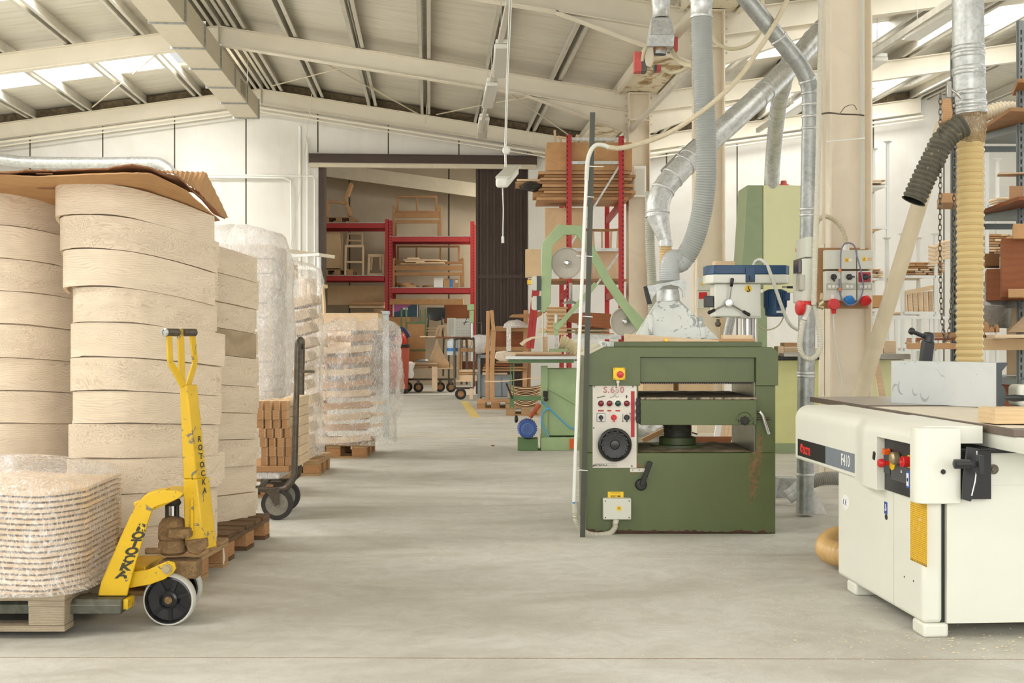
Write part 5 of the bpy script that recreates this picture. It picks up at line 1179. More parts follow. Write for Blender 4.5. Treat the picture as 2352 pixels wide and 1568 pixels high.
mb = MB(); mb.box(*[k for k in (c3(2318, 0, 6.2).x, c3(2420, 0, 6.2).x, c3(2318, 0, 6.1).y, c3(2318, 0, 6.1).y + 0.12, 0.855, 0.965)]); mb.build('fence_bracket', wm, t, bev=0.02, seg=3)
# block of wood resting on the table
mb = MB(); p0 = onZ(2285, 975, 0.852) + Vector((JX, JY, 0)); mb.box(0, 0.62, 0, 0.15, 0, 0.062); o = mb.build('wood_block', wood('pale_oak_block', srgb(224, 196, 152), srgb(186, 150, 108), (1, 8, 8), 2, 0.4, ws=2), bev=0.001); put(o, (p0.x, p0.y, 0.8545), 0.0)
tag(o, 'pale planed wood block lying on the near end of the white machine table', 'wood block')
# ------------------------------------------------------------------ ducts, hoses, cables
def wpath(pts): return [W(*p) for p in pts]
def local(mb, nm, mat=None, parent=None, **k):
    """Build geometry given in world space with its origin at its lowest point."""
    lo = min(mb.v, key=lambda v: v[2]); c = Vector((sum(v[0] for v in mb.v) / len(mb.v), sum(v[1] for v in mb.v) / len(mb.v), lo[2]))
    mb.v = [tuple(Vector(v) - c) for v in mb.v]; o = mb.build(nm, mat, **k); o.location = c; return o
def child(mb, nm, mat, par, **k):
    """World-space geometry parented under par."""
    inv = (Matrix.Translation(par.location) @ par.rotation_euler.to_matrix().to_4x4()).inverted()
    mb.v = [tuple(inv @ Vector(v)) for v in mb.v]; return mb.build(nm, mat, par, **k)
def rings(pts, at, r, w_=0.02, seg=28):
    """Raised seam rings at fractions along a path."""
    P = resample(bez(pts, 12), 0.02); res = []
    for f in at:
        k = min(len(P) - 2, int(f * (len(P) - 1))); a, b_ = P[k], P[k + 1]; d = (b_ - a).normalized(); out = MB(); res.append(out)
        out.lathe([(r + 0.001, -w_ / 2), (r + 0.006, -w_ / 4), (r + 0.006, w_ / 4), (r + 0.001, w_ / 2)], a, d, seg, cap=False)
    return res
def duct(name, label, pts, r, at=(), mat='galv', seg=32, cat='duct', cap=False, group=None):
    P = wpath(pts); mb = MB(); B = resample(bez(P, 12), 0.06); mb.tube(B, r, seg, cap=cap)
    o = local(mb, name, M[mat], angle=50); tag(o, label, cat, group)
    for q in rings(P, at, r): child(q, 'seam_ring', M['galv'], o, angle=80)
    return o
# grey spiral hose from the ceiling to the dust hood
P = wpath([(1611, 38, 7.95), (1613, 130, 7.95), (1618, 240, 7.95), (1622, 353, 7.95), (1620, 430, 7.97), (1609, 500, 8.0), (1592, 556, 8.02), (1573, 592, 8.03)])
mb = MB(); hose(mb, P, 0.067, 0.0165, 0.0028, 28, per=4); hs = local(mb, 'suction_hose', paint('grey_translucent_hose', srgb(158, 162, 156), 0.3, 0.05, 4), angle=180)
tag(hs, 'long grey ribbed suction hose curving from the ceiling down to the dust hood', 'hose')
mb = MB(); Q = wpath([(1575, 588, 8.03), (1562, 603, 8.03), (1551, 596, 8.02), (1543, 600, 8.01), (1538, 622, 8.0), (1538, 652, 8.0)]); hose(mb, Q, 0.066, 0.012, 0.0015, 28)
child(mb, 'elbow_cuff', paint('smooth_grey_cuff', srgb(176, 180, 178), 0.28, 0.05, 4), hs, angle=180)
mb = MB(); mb.lathe([(0.070, 0), (0.075, 0.01), (0.070, 0.02), (0.070, 0.10), (0.076, 0.11), (0.076, 0.13), (0.071, 0.14), (0.071, 1.95)], W(1611, 42, 7.95), (0, 0, 1), 30, cap=False); child(mb, 'collar', M['galv'], hs, angle=60)
# floor-standing galvanised pipe with the elbow at the top
duct('extraction_pipe', 'weathered galvanised pipe rising beside the cream column and bending to upper left',
     [(1849, 1178, 8.22), (1850, 1000, 8.22), (1853, 750, 8.22), (1857, 520, 8.22), (1860, 350, 8.2), (1862, 250, 8.18), (1858, 195, 8.16), (1838, 150, 8.13), (1800, 102, 8.1), (1745, 35, 8.05), (1680, -45, 8.0), (1560, -190, 7.9), (1440, -335, 7.8)], 0.057,
     (0.055, 0.195, 0.2, 0.42, 0.43, 0.54, 0.56, 0.575, 0.59, 0.61, 0.68), 'galv_dark')
# main dust pipe: diagonal, bend, cone, hose
d1 = duct('main_duct', 'large galvanised main duct running diagonally from the column down to the left', [(2010, -85, 11.4), (1950, 0, 11.2), (1880, 78, 10.9), (1790, 178, 10.6), (1700, 262, 10.3), (1600, 352, 10.05), (1560, 392, 9.95), (1528, 428, 9.9), (1512, 465, 9.87), (1510, 500, 9.85)], 0.094,
     (0.30, 0.33, 0.42, 0.44, 0.55, 0.58, 0.84, 0.86, 0.90, 0.94, 0.99))
mb = MB(); a, b_ = W(1510, 494, 9.85), W(1529, 556, 9.8); mb.cyl(a, b_, 0.092, 0.050, 30, cap=False); child(mb, 'cone', M['galv'], d1, angle=60)
P = wpath([(1529, 555, 9.8), (1529, 600, 9.8), (1527, 660, 9.8), (1520, 730, 9.8)]); mb = MB(); hose(mb, P, 0.048, 0.02, 0.003, 22)
o = local(mb, 'ribbed_hose', paint('amber_ribbed_hose', srgb(204, 172, 118), 0.4, 0.05, 4), angle=180); tag(o, 'amber ribbed hose hanging from the cone of the main duct', 'hose')
mb = MB(); mb.cyl(W(1529, 566, 9.8), W(1529, 552, 9.8), 0.056, seg=26); child(mb, 'clamp_band', M['galv'], o)
P = wpath([(1492, 440, 10.5), (1493, 560, 10.5), (1497, 640, 10.5), (1500, 720, 10.5)]); mb = MB(); hose(mb, P, 0.040, 0.018, 0.003, 18)
o = local(mb, 'ribbed_hose', paint('grey_green_hose', srgb(176, 176, 158), 0.5, 0.05, 4), angle=180); tag(o, 'thin grey green ribbed hose behind the amber one', 'hose')
duct('branch_stub', 'short closed branch pipe sticking out beside the diagonal duct', [(1524, 396, 10.1), (1560, 360, 10.15), (1598, 326, 10.2)], 0.033, (0.5,), 'galv_dark', cap=True, cat='pipe')
duct('branch_duct', 'slim pale duct dropping from the main duct to the lime cabinet saw', [(1804, 150, 10.7), (1800, 185, 11.0), (1790, 230, 11.6), (1781, 300, 12.2), (1775, 370, 12.6), (1772, 428, 12.75)], 0.078, (0.1, 0.2, 0.3, 0.42, 0.55), 'galv')
# blast-gate assembly hanging from the ceiling
g = thing('ceiling_outlet', 'galvanised square ceiling outlet with taped stub and two red boxes', 'duct outlet', cam_xy((1518 - 1176) / FPX * 9.6, 9.6))
FO = Fr(1518, 9.6); ox, oz = FO.x, FO.z
mb = MB(); mb.lathe([(0.066, 0), (0.070, 0.006), (0.066, 0.012), (0.068, 0.10), (0.074, 0.11), (0.076, 1.5)], (ox(1518), 0, oz(42)), seg=28, cap=False); mb.build('round_neck', M['galv'], g, angle=60)
mb = MB(); zt, zm, zb_ = oz(44), oz(84), oz(104)
def frus(mb, x0, x1, y0, y1, z0, X0, X1, Y0, Y1, z1, mat=None): mb.add([(x0, y0, z0), (x1, y0, z0), (x1, y1, z0), (x0, y1, z0), (X0, Y0, z1), (X1, Y0, z1), (X1, Y1, z1), (X0, Y1, z1)], [(0, 3, 2, 1), (4, 5, 6, 7), (0, 1, 5, 4), (1, 2, 6, 5), (2, 3, 7, 6), (3, 0, 4, 7)], mat)
frus(mb, ox(1490), ox(1546), -0.08, 0.14, zm, ox(1496), ox(1540), -0.06, 0.07, zt); frus(mb, ox(1484), ox(1546), -0.05, 0.14, zb_ - 0.02, ox(1490), ox(1546), -0.08, 0.14, zm - 0.0005); mb.build('square_transition', M['galv'], g, bev=0.003)
mb = MB(); mb.lathe([(0.050, 0), (0.052, 0.03), (0.046, 0.09), (0.055, 0.11)], (ox(1516), 0.02, oz(124)), (0.05, 0, 1), seg=22, cap=False); mb.build('stub_pipe', M['galv_dark'], g, angle=60)
mb = MB(); mb.lathe([(0.053, 0), (0.057, 0.02), (0.052, 0.04), (0.056, 0.06)], (ox(1516), 0.02, oz(116)), (0.05, 0, 1), seg=22, cap=False); mb.build('brown_tape', paint('brown_packing_tape', srgb(150, 112, 76), 0.25, 0.2, 30), g, angle=60)
for (x0, x1, y0, y1, dy) in ((1457, 1486, 118, 164, 0.0), (1540, 1562, 76, 108, 0.12), (1508, 1524, 138, 152, 0.15)):
    mb = MB(); xm = (x0 + x1) / 2 + (3 if x0 < 1500 else -3); mb.box(ox(x0 if x0 > 1500 else xm), ox(x1 if x0 < 1500 else xm), dy, dy + 0.10, oz(y1), oz(y0)); bx_ = mb.build('switch_box', solid('slate_box', srgb(86, 88, 84), 0.5), g, bev=0.004)
    mb = MB(); mb.box(ox(x0 if x0 < 1500 else xm), ox(xm if x0 < 1500 else x1), dy, dy + 0.10, oz(y1), oz(y0)); mb.build('red_lid', paint('faded_red_lid', srgb(196, 84, 78), 0.5, 0.1, 6), bx_, bev=0.004)
mb = MB(); mb.tube(bez([(ox(1475), 0.0, oz(140)), (ox(1478), -0.03, oz(120)), (ox(1486), -0.02, oz(106)), (ox(1494), 0.02, oz(98))], 8), 0.013, 10); mb.build('cable', M['beige_hose'], g)
mb = MB(); mb.prism([(ox(1484), oz(100)), (ox(1500), oz(96)), (ox(1502), oz(140)), (ox(1496), oz(156)), (ox(1484), oz(152)), (ox(1479), oz(130))], 'y', -0.02, 0.05); mb.build('dusty_box', M['cream_dark'], g, bev=0.01)
# beige square trunking that runs off to the right of it
for nm, lb, a, b_, r in (('cable_tray', 'dusty cream cable tray running from the ceiling outlet toward upper right', (1535, 95, 9.9), (1600, 25, 9.6), 0.05), ('steel_rod', 'long grey pipe sloping under the valley gutter toward the hall end', (1437, 312, 21.5), (1592, 148, 13.5), 0.045)):
    mb = MB(); mb.tube([W(*a), W(*b_)], r, 14); o = local(mb, nm, M['cream_dark'] if 'tray' in nm else M['purlin']); tag(o, lb, 'cable tray' if 'tray' in nm else 'pipe')
for lb, pts, r in (('drooping beige cable looping from the ceiling outlet to the right', [(1522, 158, 9.7), (1540, 166, 9.7), (1565, 162, 9.6), (1585, 150, 9.5)], 0.016), ('beige cable hanging in a bow from the ceiling beside the suction hose', [(1633, 70, 9.0), (1645, 96, 9.0), (1675, 112, 9.0), (1715, 105, 9.0), (1742, 80, 9.0), (1750, 40, 9.0), (1752, -10, 9.0)], 0.014),
                   ('thick beige cable from the red box up to the right', [(1540, 112, 9.7), (1555, 135, 9.6), (1575, 148, 9.4), (1592, 150, 9.3)], 0.02)):
    mb = MB(); mb.tube(bez(wpath(pts), 8), r, 10); o = local(mb, 'power_cable', M['beige_hose']); tag(o, lb, 'cable')
# right-hand big duct, taped joint and clear yellow hose
P = wpath([(2223, -700, 7.2), (2223, -30, 7.2), (2224, 120, 7.2), (2229, 262, 7.2)])
mb = MB(); mb.tube(resample(P, 0.1), 0.090, 36, cap=False); dv = local(mb, 'drop_duct', M['galv'], angle=60); tag(dv, 'shiny vertical galvanised duct at upper right ending in a taped joint', 'duct')
for q in rings(P[1:], (0.49, 0.56, 0.66, 0.70, 0.86, 0.92, 0.985), 0.090, 0.03): child(q, 'seam_ring', M['galv'], dv, angle=80)
tape = film_mat('brown_stretch_tape', 0.3, 0.5); tape.node_tree.nodes['Diffuse BSDF'].inputs[0].default_value = (*srgb(160, 132, 84), 1)
mb = MB(); n = 40; PP = []
for i in range(15):
    for k in range(n):
        a = 2 * PI * k / n; py = 258 + i * 5.2; c = W(2230, py, 7.2); r = 0.088 - 0.008 * max(0, i - 8) / 6 + 0.004 * MN.noise(Vector((a * 2, i * .5, 0))) + 0.002 * math.sin(i * 2 + a * 3); PP.append(c + Vector((r * math.cos(a), r * math.sin(a), 0)))
mb.add(PP, [(i * n + k, i * n + (k + 1) % n, (i + 1) * n + (k + 1) % n, (i + 1) * n + k) for i in range(14) for k in range(n)], None, True)
child(mb, 'tape_wrap', tape, dv, angle=180)
yh, nt, b = new_mat('clear_yellow_hose'); b.inputs['Base Color'].default_value = (*srgb(238, 212, 152), 1); b.inputs['Roughness'].default_value = 0.22; b.inputs['Transmission Weight'].default_value = 0.25; b.inputs['IOR'].default_value = 1.2
b.inputs['Emission Strength'].default_value = 0.0
P = wpath([(2229, 300, 7.2), (2229, 450, 7.2), (2228, 650, 7.2), (2227, 870, 7.2), (2232, 990, 7.2)]); mb = MB(); hose(mb, P, 0.0765, 0.0385, 0.0045, 34, per=6)
mb2 = MB()
o = local(mb, 'clear_hose', yh, angle=180); tag(o, 'translucent yellow spiral hose dropping behind the white machine fence', 'hose')
Ph = resample(bez(P, 12), 0.0385 / 6); cop = MB()
for k in range(3, len(Ph) - 1, 6): cop.lathe([(0.0722, -0.0016), (0.0740, 0), (0.0722, 0.0016)], Ph[k], (0, 0, 1), 34, cap=False)
child(cop, 'wire_spiral', solid('copper_wire', srgb(196, 150, 90), 0.4, 0.4), o, angle=180)
# black hose leaning to the left
P = wpath([(2212, 288, 7.05), (2190, 300, 7.05), (2165, 325, 7.05), (2143, 368, 7.05), (2118, 418, 7.05), (2098, 462, 7.05)]); mb = MB(); hose(mb, P, 0.066, 0.028, 0.005, 28, cap=False, shape=[1, .6, -1, -.6])
o = local(mb, 'black_hose', paint('dusty_black_hose', srgb(92, 88, 74), 0.6, 0.2, 8, chip=srgb(150, 134, 104), chip_amt=0.02, chip_scale=5), angle=60); tag(o, 'dusty dark ribbed hose with open end hanging beside the yellow hose', 'hose')
inn = MB(); a, b_ = P[-1], P[-2]; inn.tube([a.lerp(b_, 0.02), b_], 0.060, 24, cap=False); child(inn, 'hose_lining', M['black'], o)
# tan tube leaning behind it
mb = MB(); mb.tube([W(2170, 280, 7.75), W(2105, 490, 7.95), W(1992, 855, 8.4), W(1925, 1065, 8.65)], 0.052, 28); o = local(mb, 'leaning_tube', paint('stained_cream_tube', srgb(216, 202, 172), 0.45, 0.06, 3, chip=srgb(110, 86, 60), chip_amt=-0.1, chip_scale=14)); tag(o, 'long stained cream tube leaning from upper right down behind the white machine', 'tube')
# hanging chain
mb = MB(); C = [(2160, 215, 7.0), (2160, 400, 7.0), (2159, 560, 7.0), (2162, 700, 7.0), (2166, 755, 7.0), (2172, 783, 7.0), (2180, 762, 7.0), (2185, 700, 7.05), (2190, 560, 7.05), (2192, 420, 7.1), (2193, 300, 7.1), (2190, 225, 7.1)]
PL = resample(bez(wpath(C), 10), 0.030)
for k, (a, b_) in enumerate(zip(PL, PL[1:])):
    d = (b_ - a).normalized(); s_ = d.cross(Vector((0, 1, 0))).normalized() if k % 2 else d.cross(Vector((1, 0, 0))).normalized(); c = (a + b_) / 2
    mb.tube([c + d * (0.0185 * math.cos(q) * 1.05) + s_ * (0.0095 * math.sin(q)) for q in [2 * PI * j / 12 for j in range(13)]], 0.0026, 5, cap=False)
o = local(mb, 'hanging_chain', M['darksteel']); tag(o, 'thin steel chain hanging in a long loop left of the yellow hose', 'chain')
# wooden clamp and spring bracket at the duct
g = thing('wooden_bracket', 'small wooden bracket fixed beside the vertical duct at upper right', 'bracket', cam_xy((2175 - 1176) / FPX * 7.1, 7.1)); FB = Fr(2175, 7.1)
mb = MB(); mb.prism([(FB.x(2163), FB.z(228)), (FB.x(2185), FB.z(226)), (FB.x(2190), FB.z(276)), (FB.x(2184), FB.z(286)), (FB.x(2163), FB.z(284)), (FB.x(2168), FB.z(260))], 'y', 0, 0.02); mb.build('upright_board', M['beech_d'], g, bev=0.002)
mb = MB(); mb.beam((FB.x(2158), -0.01, FB.z(287)), (FB.x(2198), -0.01, FB.z(276)), 0.02, 0.025); mb.build('cross_bar', M['oak'], g)
mb = MB(); mb.beam((FB.x(2170), 0.01, FB.z(303)), (FB.x(2196), 0.01, FB.z(299)), 0.03, 0.012); mb.build('lower_bar', M['beech'], g)
mb = MB(); mb.box(FB.x(2176), FB.x(2186), 0.0, 0.03, FB.z(223), FB.z(186)); mb.tube(bez([(FB.x(2186), 0, FB.z(205)), (FB.x(2194), -0.02, FB.z(215)), (FB.x(2205), -0.02, FB.z(228))], 6), 0.008, 8); mb.build('spring_latch', M['steel'], g, bev=0.002)
# short hoses near the floor, between the machines
P = wpath([(1812, 1142, 8.75), (1835, 1122, 8.75), (1865, 1106, 8.75), (1900, 1098, 8.75), (1950, 1100, 8.75)]); mb = MB(); hose(mb, P[1:], 0.047, 0.014, 0.003, 22)
o = local(mb, 'floor_hose', paint('grey_plastic_hose', srgb(150, 148, 138), 0.35, 0.08, 5), angle=180); tag(o, 'grey ribbed hose with metal elbow lying behind the white machine', 'hose')
mb = MB(); mb.tube([P[0] + Vector((-.01, 0, .0)), P[0].lerp(P[1], 0.5), P[1], P[1].lerp(P[2], .25)], [0.052, 0.052, 0.056, 0.056], 24, cap=True); child(mb, 'metal_elbow', M['galv'], o, angle=60)
P = wpath([(1990, 1262, 6.75), (1930, 1250, 6.6), (1905, 1262, 6.5), (1903, 1278, 6.38), (1930, 1288, 6.28), (1990, 1290, 6.25)]); mb = MB(); hose(mb, P, 0.062, 0.016, 0.003, 26)
o = local(mb, 'amber_floor_hose', paint('amber_hose', srgb(214, 176, 116), 0.25, 0.06, 5), angle=180); tag(o, 'amber ribbed hose bent on the floor beside the foot of the white machine', 'hose')
o.location.z = 0.0
F9 = Fr(1806, 9.15); mb = MB(); frus(mb, F9.x(1783), F9.x(1832), 0, 0.2, 0, F9.x(1790), F9.x(1832), 0.03, 0.17, 0.145); o = mb.build('pipe_shoe', M['galv_dark'], bev=0.003); put(o, F9.loc); tag(o, 'squat rusty grey sheet metal box on the floor behind the planer', 'metal box')
F9 = Fr(1849, 8.22); mb = MB(); frus(mb, F9.x(1838), F9.x(1892), -0.05, 0.05, 0.0, F9.x(1832), F9.x(1868), -0.058, 0.058, 0.155); o = mb.build('plastic_skirt', film_mat('grey_film_skirt', 0.2, 0.55), bev=0.002); put(o, F9.loc + Vector((0.05, 0.12, 0))); tag(o, 'crumpled clear plastic taped round the foot of the galvanised pipe', 'plastic')

# ------------------------------------------------------------------ dark upright beside the planer and its conduit
FP_ = Fr(1343, 7.36)
g = thing('steel_upright', 'tall dark steel bar standing left of the green planer, slightly leaning', 'upright', FP_.loc)
p0, p1 = FP_.p(1338, 1232, 0), FP_.p(1361, 259, 0); p0.z = 0.0
mb = MB(); mb.beam(p0, p1, 0.030, 0.034, up=(0, 1, 0)); ub = mb.build('bar', paint('dark_olive_steel', srgb(66, 66, 52), 0.5, 0.08, 5), g)
fx = lambda px, py, dy=-0.03: FP_.p(px, py, dy)
mb = MB(); mb.tube([fx(1318, 1152), fx(1323, 1000), fx(1331, 780), fx(1342, 520), fx(1347, 410)], 0.0105, 12); mb.build('white_conduit', M['white_pl'], g)
mb = MB(); mb.tube(bez([fx(1347, 415), fx(1350, 370), fx(1358, 345), fx(1370, 333), fx(1388, 334), fx(1398, 339)], 8), 0.0135, 12); mb.build('conduit_bend', M['grey_pl'], g)
mb = MB(); mb.tube([fx(1318, 1156), fx(1319, 1120)], 0.008, 8); mb.build('blue_cable', M['bluepl'], g)
for py, tail in ((382, 20), (452, -4), (588, -18), (726, 3), (1078, -14)):
    u = (1218 - py) / (1218 - 259); px = 1339 + 22 * u; mb = MB(); z = FP_.z(py); x0, x1 = FP_.x(px - 12), FP_.x(px + 7)
    mb.beam((x0, -0.021, z), (x1, -0.021, z - 0.004), 0.003, 0.005)
    if tail: xx = x1 if tail > 0 else x0; mb.beam((xx, -0.021, z - 0.003), (xx + tail * 0.0027, -0.03, z - 0.006 + (0.006 if tail < 0 else 0)), 0.002, 0.004)
    mb.build('cable_tie', M['white_pl'], g)
P = wpath([(1396, 338, 7.6), (1425, 340, 7.62), (1470, 330, 7.7), (1530, 308, 7.8), (1590, 272, 7.75), (1650, 225, 7.75), (1700, 175, 7.8), (1745, 110, 7.9), (1785, 45, 8.0), (1815, -15, 8.1)]); mb = MB(); hose(mb, P, 0.0155, 0.011, 0.0012, 12)
o = local(mb, 'flexible_conduit', paint('beige_conduit', srgb(214, 200, 170), 0.5, 0.04, 4), angle=180); tag(o, 'beige flexible conduit swung from the dark bar up across the suction hose', 'conduit')

# ------------------------------------------------------------------ fittings on the near cream column
FC = Fr(1932, 9.86)
g = thing('socket_panel', 'group of grey switch and socket boxes on a board fixed to the cream column', 'socket panel', FC.loc); cx_, cz_ = FC.x, FC.z
mb = MB(); mb.box(cx_(1884), cx_(2002), 0.09, 0.115, cz_(708), cz_(567)); bd = mb.build('backing_board', M['oak'], g)
for px0, px1 in ((1896, 1931), (1932, 1967), (1969, 2004)):
    mb = MB(); mb.box(cx_(px0), cx_(px1), 0.0, 0.0895, cz_(618), cz_(574)); ub_ = mb.build('upper_box', M['grey_pl'], g, bev=0.004)
    mb = MB(); mb.box(cx_(px0), cx_(px1), -0.005, 0.0895, cz_(690), cz_(622)); lb_ = mb.build('socket_box', M['grey_pl'], g, bev=0.005)
    xm = (px0 + px1) / 2
    mb = MB(); mb.box(cx_(px0 + 1), cx_(px1 - 2), -0.014, -0.0055, cz_(665), cz_(650)); fb_ = mb.build('fuse_window', solid('smoky_window', srgb(178, 176, 160), 0.2), lb_, bev=0.003)
    for k in ((-9, 0, 9) if px0 != 1932 else (-4, 5)): mb = MB(); mb.lathe([(0.013, 0), (0.013, 0.003), (0.008, 0.005), (0.004, 0.001)], (cx_(xm + k), -0.0145, cz_(658)), (0, -1, 0), 16); mb.build('fuse', M['white_pl'], fb_)
    if px0 == 1969: mb = MB(); mb.box(cx_(1971), cx_(1999), -0.012, -0.0055, cz_(648), cz_(625)); mb.build('red_plate', paint('dark_red_plate', srgb(160, 30, 46), 0.4, 0.05, 8), lb_, bev=0.002)
    ang = {1896: -PI / 2, 1932: 0.0, 1969: 0.0}[px0]; c = Vector((cx_(xm), -0.013, cz_(636)))
    mb = MB(); mb.lathe([(0.024, 0), (0.024, 0.012), (0.016, 0.016)], c, (0, -1, 0), 20); dd = Vector((math.cos(ang), 0, math.sin(ang))); mb.beam(c - dd * .02 + Vector((0, -.022, 0)), c + dd * .038 + Vector((0, -.022, 0)), 0.013, 0.014, up=(0, 1, 0)); mb.build('rotary_switch', M['black'], lb_)
wt = MB()
for px, py in ((1945, 597), (1985, 595)):
    wt.box(cx_(px - 4.5), cx_(px + 4.5), -0.0015, -0.0002, cz_(py + 5), cz_(py - 5), M['yellow_box']); wt.add([(cx_(px - 3), -.002, cz_(py + 3)), (cx_(px + 3), -.002, cz_(py + 3)), (cx_(px), -.002, cz_(py - 3.4))], [(0, 1, 2)], M['black']); wt.add([(cx_(px - 1.7), -.0023, cz_(py + 2.2)), (cx_(px + 1.7), -.0023, cz_(py + 2.2)), (cx_(px), -.0023, cz_(py - 1.4))], [(0, 1, 2)], M['yellow_box'])
wt.box(cx_(1950), cx_(1958), -.0015, -.0002, cz_(600), cz_(594), M['paper']); wt.box(cx_(1993), cx_(2003), -.0015, -.0002, cz_(599), cz_(591), M['cardlight'])
wt.build('warning_labels', None, g)
mb = MB(); c = Vector((cx_(1912), -0.03, cz_(699))); mb.lathe([(0.040, 0), (0.046, 0.01), (0.046, 0.05), (0.040, 0.06), (0.01, 0.062)], c + Vector((0, 0.02, 0)), (0, -1, 0), 28); mb.cyl(c + Vector((0, 0, -.03)), c + Vector((0.004, 0, -0.075)), 0.022, 0.018); pg = mb.build('red_plug', M['red'], g, angle=50)
mb = MB(); mb.box(cx_(1907), cx_(1915), -0.012, -0.0055, cz_(690), cz_(677)); mb.build('plug_clip', M['paper'], pg)
for px, mt, nm in ((1948, 'bluepl', 'blue_socket_cap'), (1986, 'red', 'red_socket_cap')):
    mb = MB(); mb.lathe([(0.036, 0), (0.044, 0.006), (0.044, 0.035), (0.03, 0.042)], (cx_(px), -0.005, cz_(687)), (0.1, -0.75, -0.65), 26)
    sc2 = mb.build(nm, M[mt], g, angle=50); mb = MB(); mb.box(cx_(px - 4), cx_(px + 4), -0.012, -0.0055, cz_(688), cz_(677)); mb.build('cap_clip', M['paper'], sc2)
mb = MB(); mb.tube(bez([FC.p(1914, 722, -.03), FC.p(1917, 760, -.04), FC.p(1922, 800, -.05), FC.p(1930, 850, -.06), FC.p(1938, 905, -.08), FC.p(1945, 960, -.1), FC.p(1950, 1040, -.1)], 8), 0.0062, 8); mb.build('white_cable', M['grey_pl'], g)
mb = MB(); hose(mb, [FC.p(1943, 570, .03), FC.p(1941, 545, .03), FC.p(1932, 522, .03), FC.p(1916, 505, .02), FC.p(1897, 497, .0), FC.p(1882, 503, -.02), FC.p(1874, 520, -.02), FC.p(1871, 545, -.02)], 0.018, 0.012, 0.0022, 14); mb.build('arched_conduit', M['beige_hose'], g, angle=180)
mb = MB(); mb.cyl(FC.p(1943, 575, .03), FC.p(1943, 562, .03), 0.027); mb.build('conduit_gland', M['white_pl'], g)
mb = MB(); mb.tube(bez([FC.p(1931, 622, -.03), FC.p(1931, 600, -.03), FC.p(1932, 575, -.03), FC.p(1940, 560, -.03), FC.p(1952, 558, -.03), FC.p(1963, 566, -.03), FC.p(1969, 590, -.035), FC.p(1977, 620, -.04), FC.p(1983, 655, -.04), FC.p(1978, 680, -.04), FC.p(1965, 697, -.04), FC.p(1950, 700, -.04), FC.p(1936, 690, -.035), FC.p(1928, 668, -.03), FC.p(1928, 640, -.03)], 8), 0.0058, 8); mb.build('wire_loop', solid('violet_grey_wire', srgb(128, 124, 150), 0.4), g)
for py in (621, 664): mb = MB(); mb.cyl(FC.p(1929, py - 3.5, -.032), FC.p(1929, py + 3.5, -.032), 0.0125); mb.build('copper_clip', solid('orange_copper', srgb(214, 132, 90), 0.4), g)
# side boxes and the hanging loop hose left of the column
FS_ = Fr(1862, 7.86)
g = thing('side_switch_box', 'narrow grey switch box facing the aisle between pipe and column with red sockets', 'switch box', FS_.loc); sx_, sz_ = FS_.x, FS_.z
mb = MB(); mb.box(sx_(1850), sx_(1871), 0, 0.26, sz_(590), sz_(544)); mb.build('upper_box', M['grey_pl'], g, bev=0.004)
mb = MB(); mb.box(sx_(1843), sx_(1876), 0, 0.28, sz_(694), sz_(593)); sb = mb.build('socket_box', M['grey_pl'], g, bev=0.012, seg=3)
mb = MB(); mb.box(sx_(1835), sx_(1842.5), 0.02, 0.16, sz_(626), sz_(594)); mb.build('dark_window', solid('dark_window', srgb(60, 40, 40), 0.2), sb, bev=0.003); mb = MB(); mb.box(sx_(1836), sx_(1848), -0.01, 0.1, sz_(666), sz_(631)); mb.build('fuse_window', solid('smoky_window_2', srgb(170, 165, 145), 0.2), sb, bev=0.003)
mb = MB(); mb.lathe([(0.040, 0), (0.048, 0.008), (0.048, 0.03), (0.04, 0.036)], (sx_(1843), -0.01, sz_(707)), (-1, -0.25, 0), 26); mb.build('red_cap', M['red'], g, angle=50)
mb = MB(); mb.cyl((sx_(1845), -0.01, sz_(698)), (sx_(1866), -0.01, sz_(699)), 0.021, seg=12); mb.build('red_collar', M['red'], g)
mb = MB(); mb.cyl((sx_(1856), -0.01, sz_(702)), (sx_(1846), -0.02, sz_(735)), 0.027, 0.017); mb.build('plug_body', M['grey_pl'], g)
mb = MB(); hose(mb, [FS_.p(1845, 737, -.03), FS_.p(1839, 770, -.05), FS_.p(1837, 797, -.05), FS_.p(1844, 817, -.05), FS_.p(1860, 824, -.05), FS_.p(1876, 815, -.05), FS_.p(1884, 795, -.05), FS_.p(1882, 760, -.04), FS_.p(1875, 720, -.03), FS_.p(1869, 690, -.02)], 0.0175, 0.011, 0.002, 14); mb.build('loop_hose', M['conduit'], g, angle=180)
mb = MB(); mb.tube([FS_.p(1880, 700, -.05), FS_.p(1890, 692, -.05)], 0.017, 10); mb.tube([FS_.p(1886, 688, -.05), FS_.p(1888, 673, -.05)], 0.011, 10); mb.tube([FS_.p(1878, 703, -.05), FS_.p(1891, 707, -.05)], 0.012, 10); mb.build('air_valve', M['brass'], g)
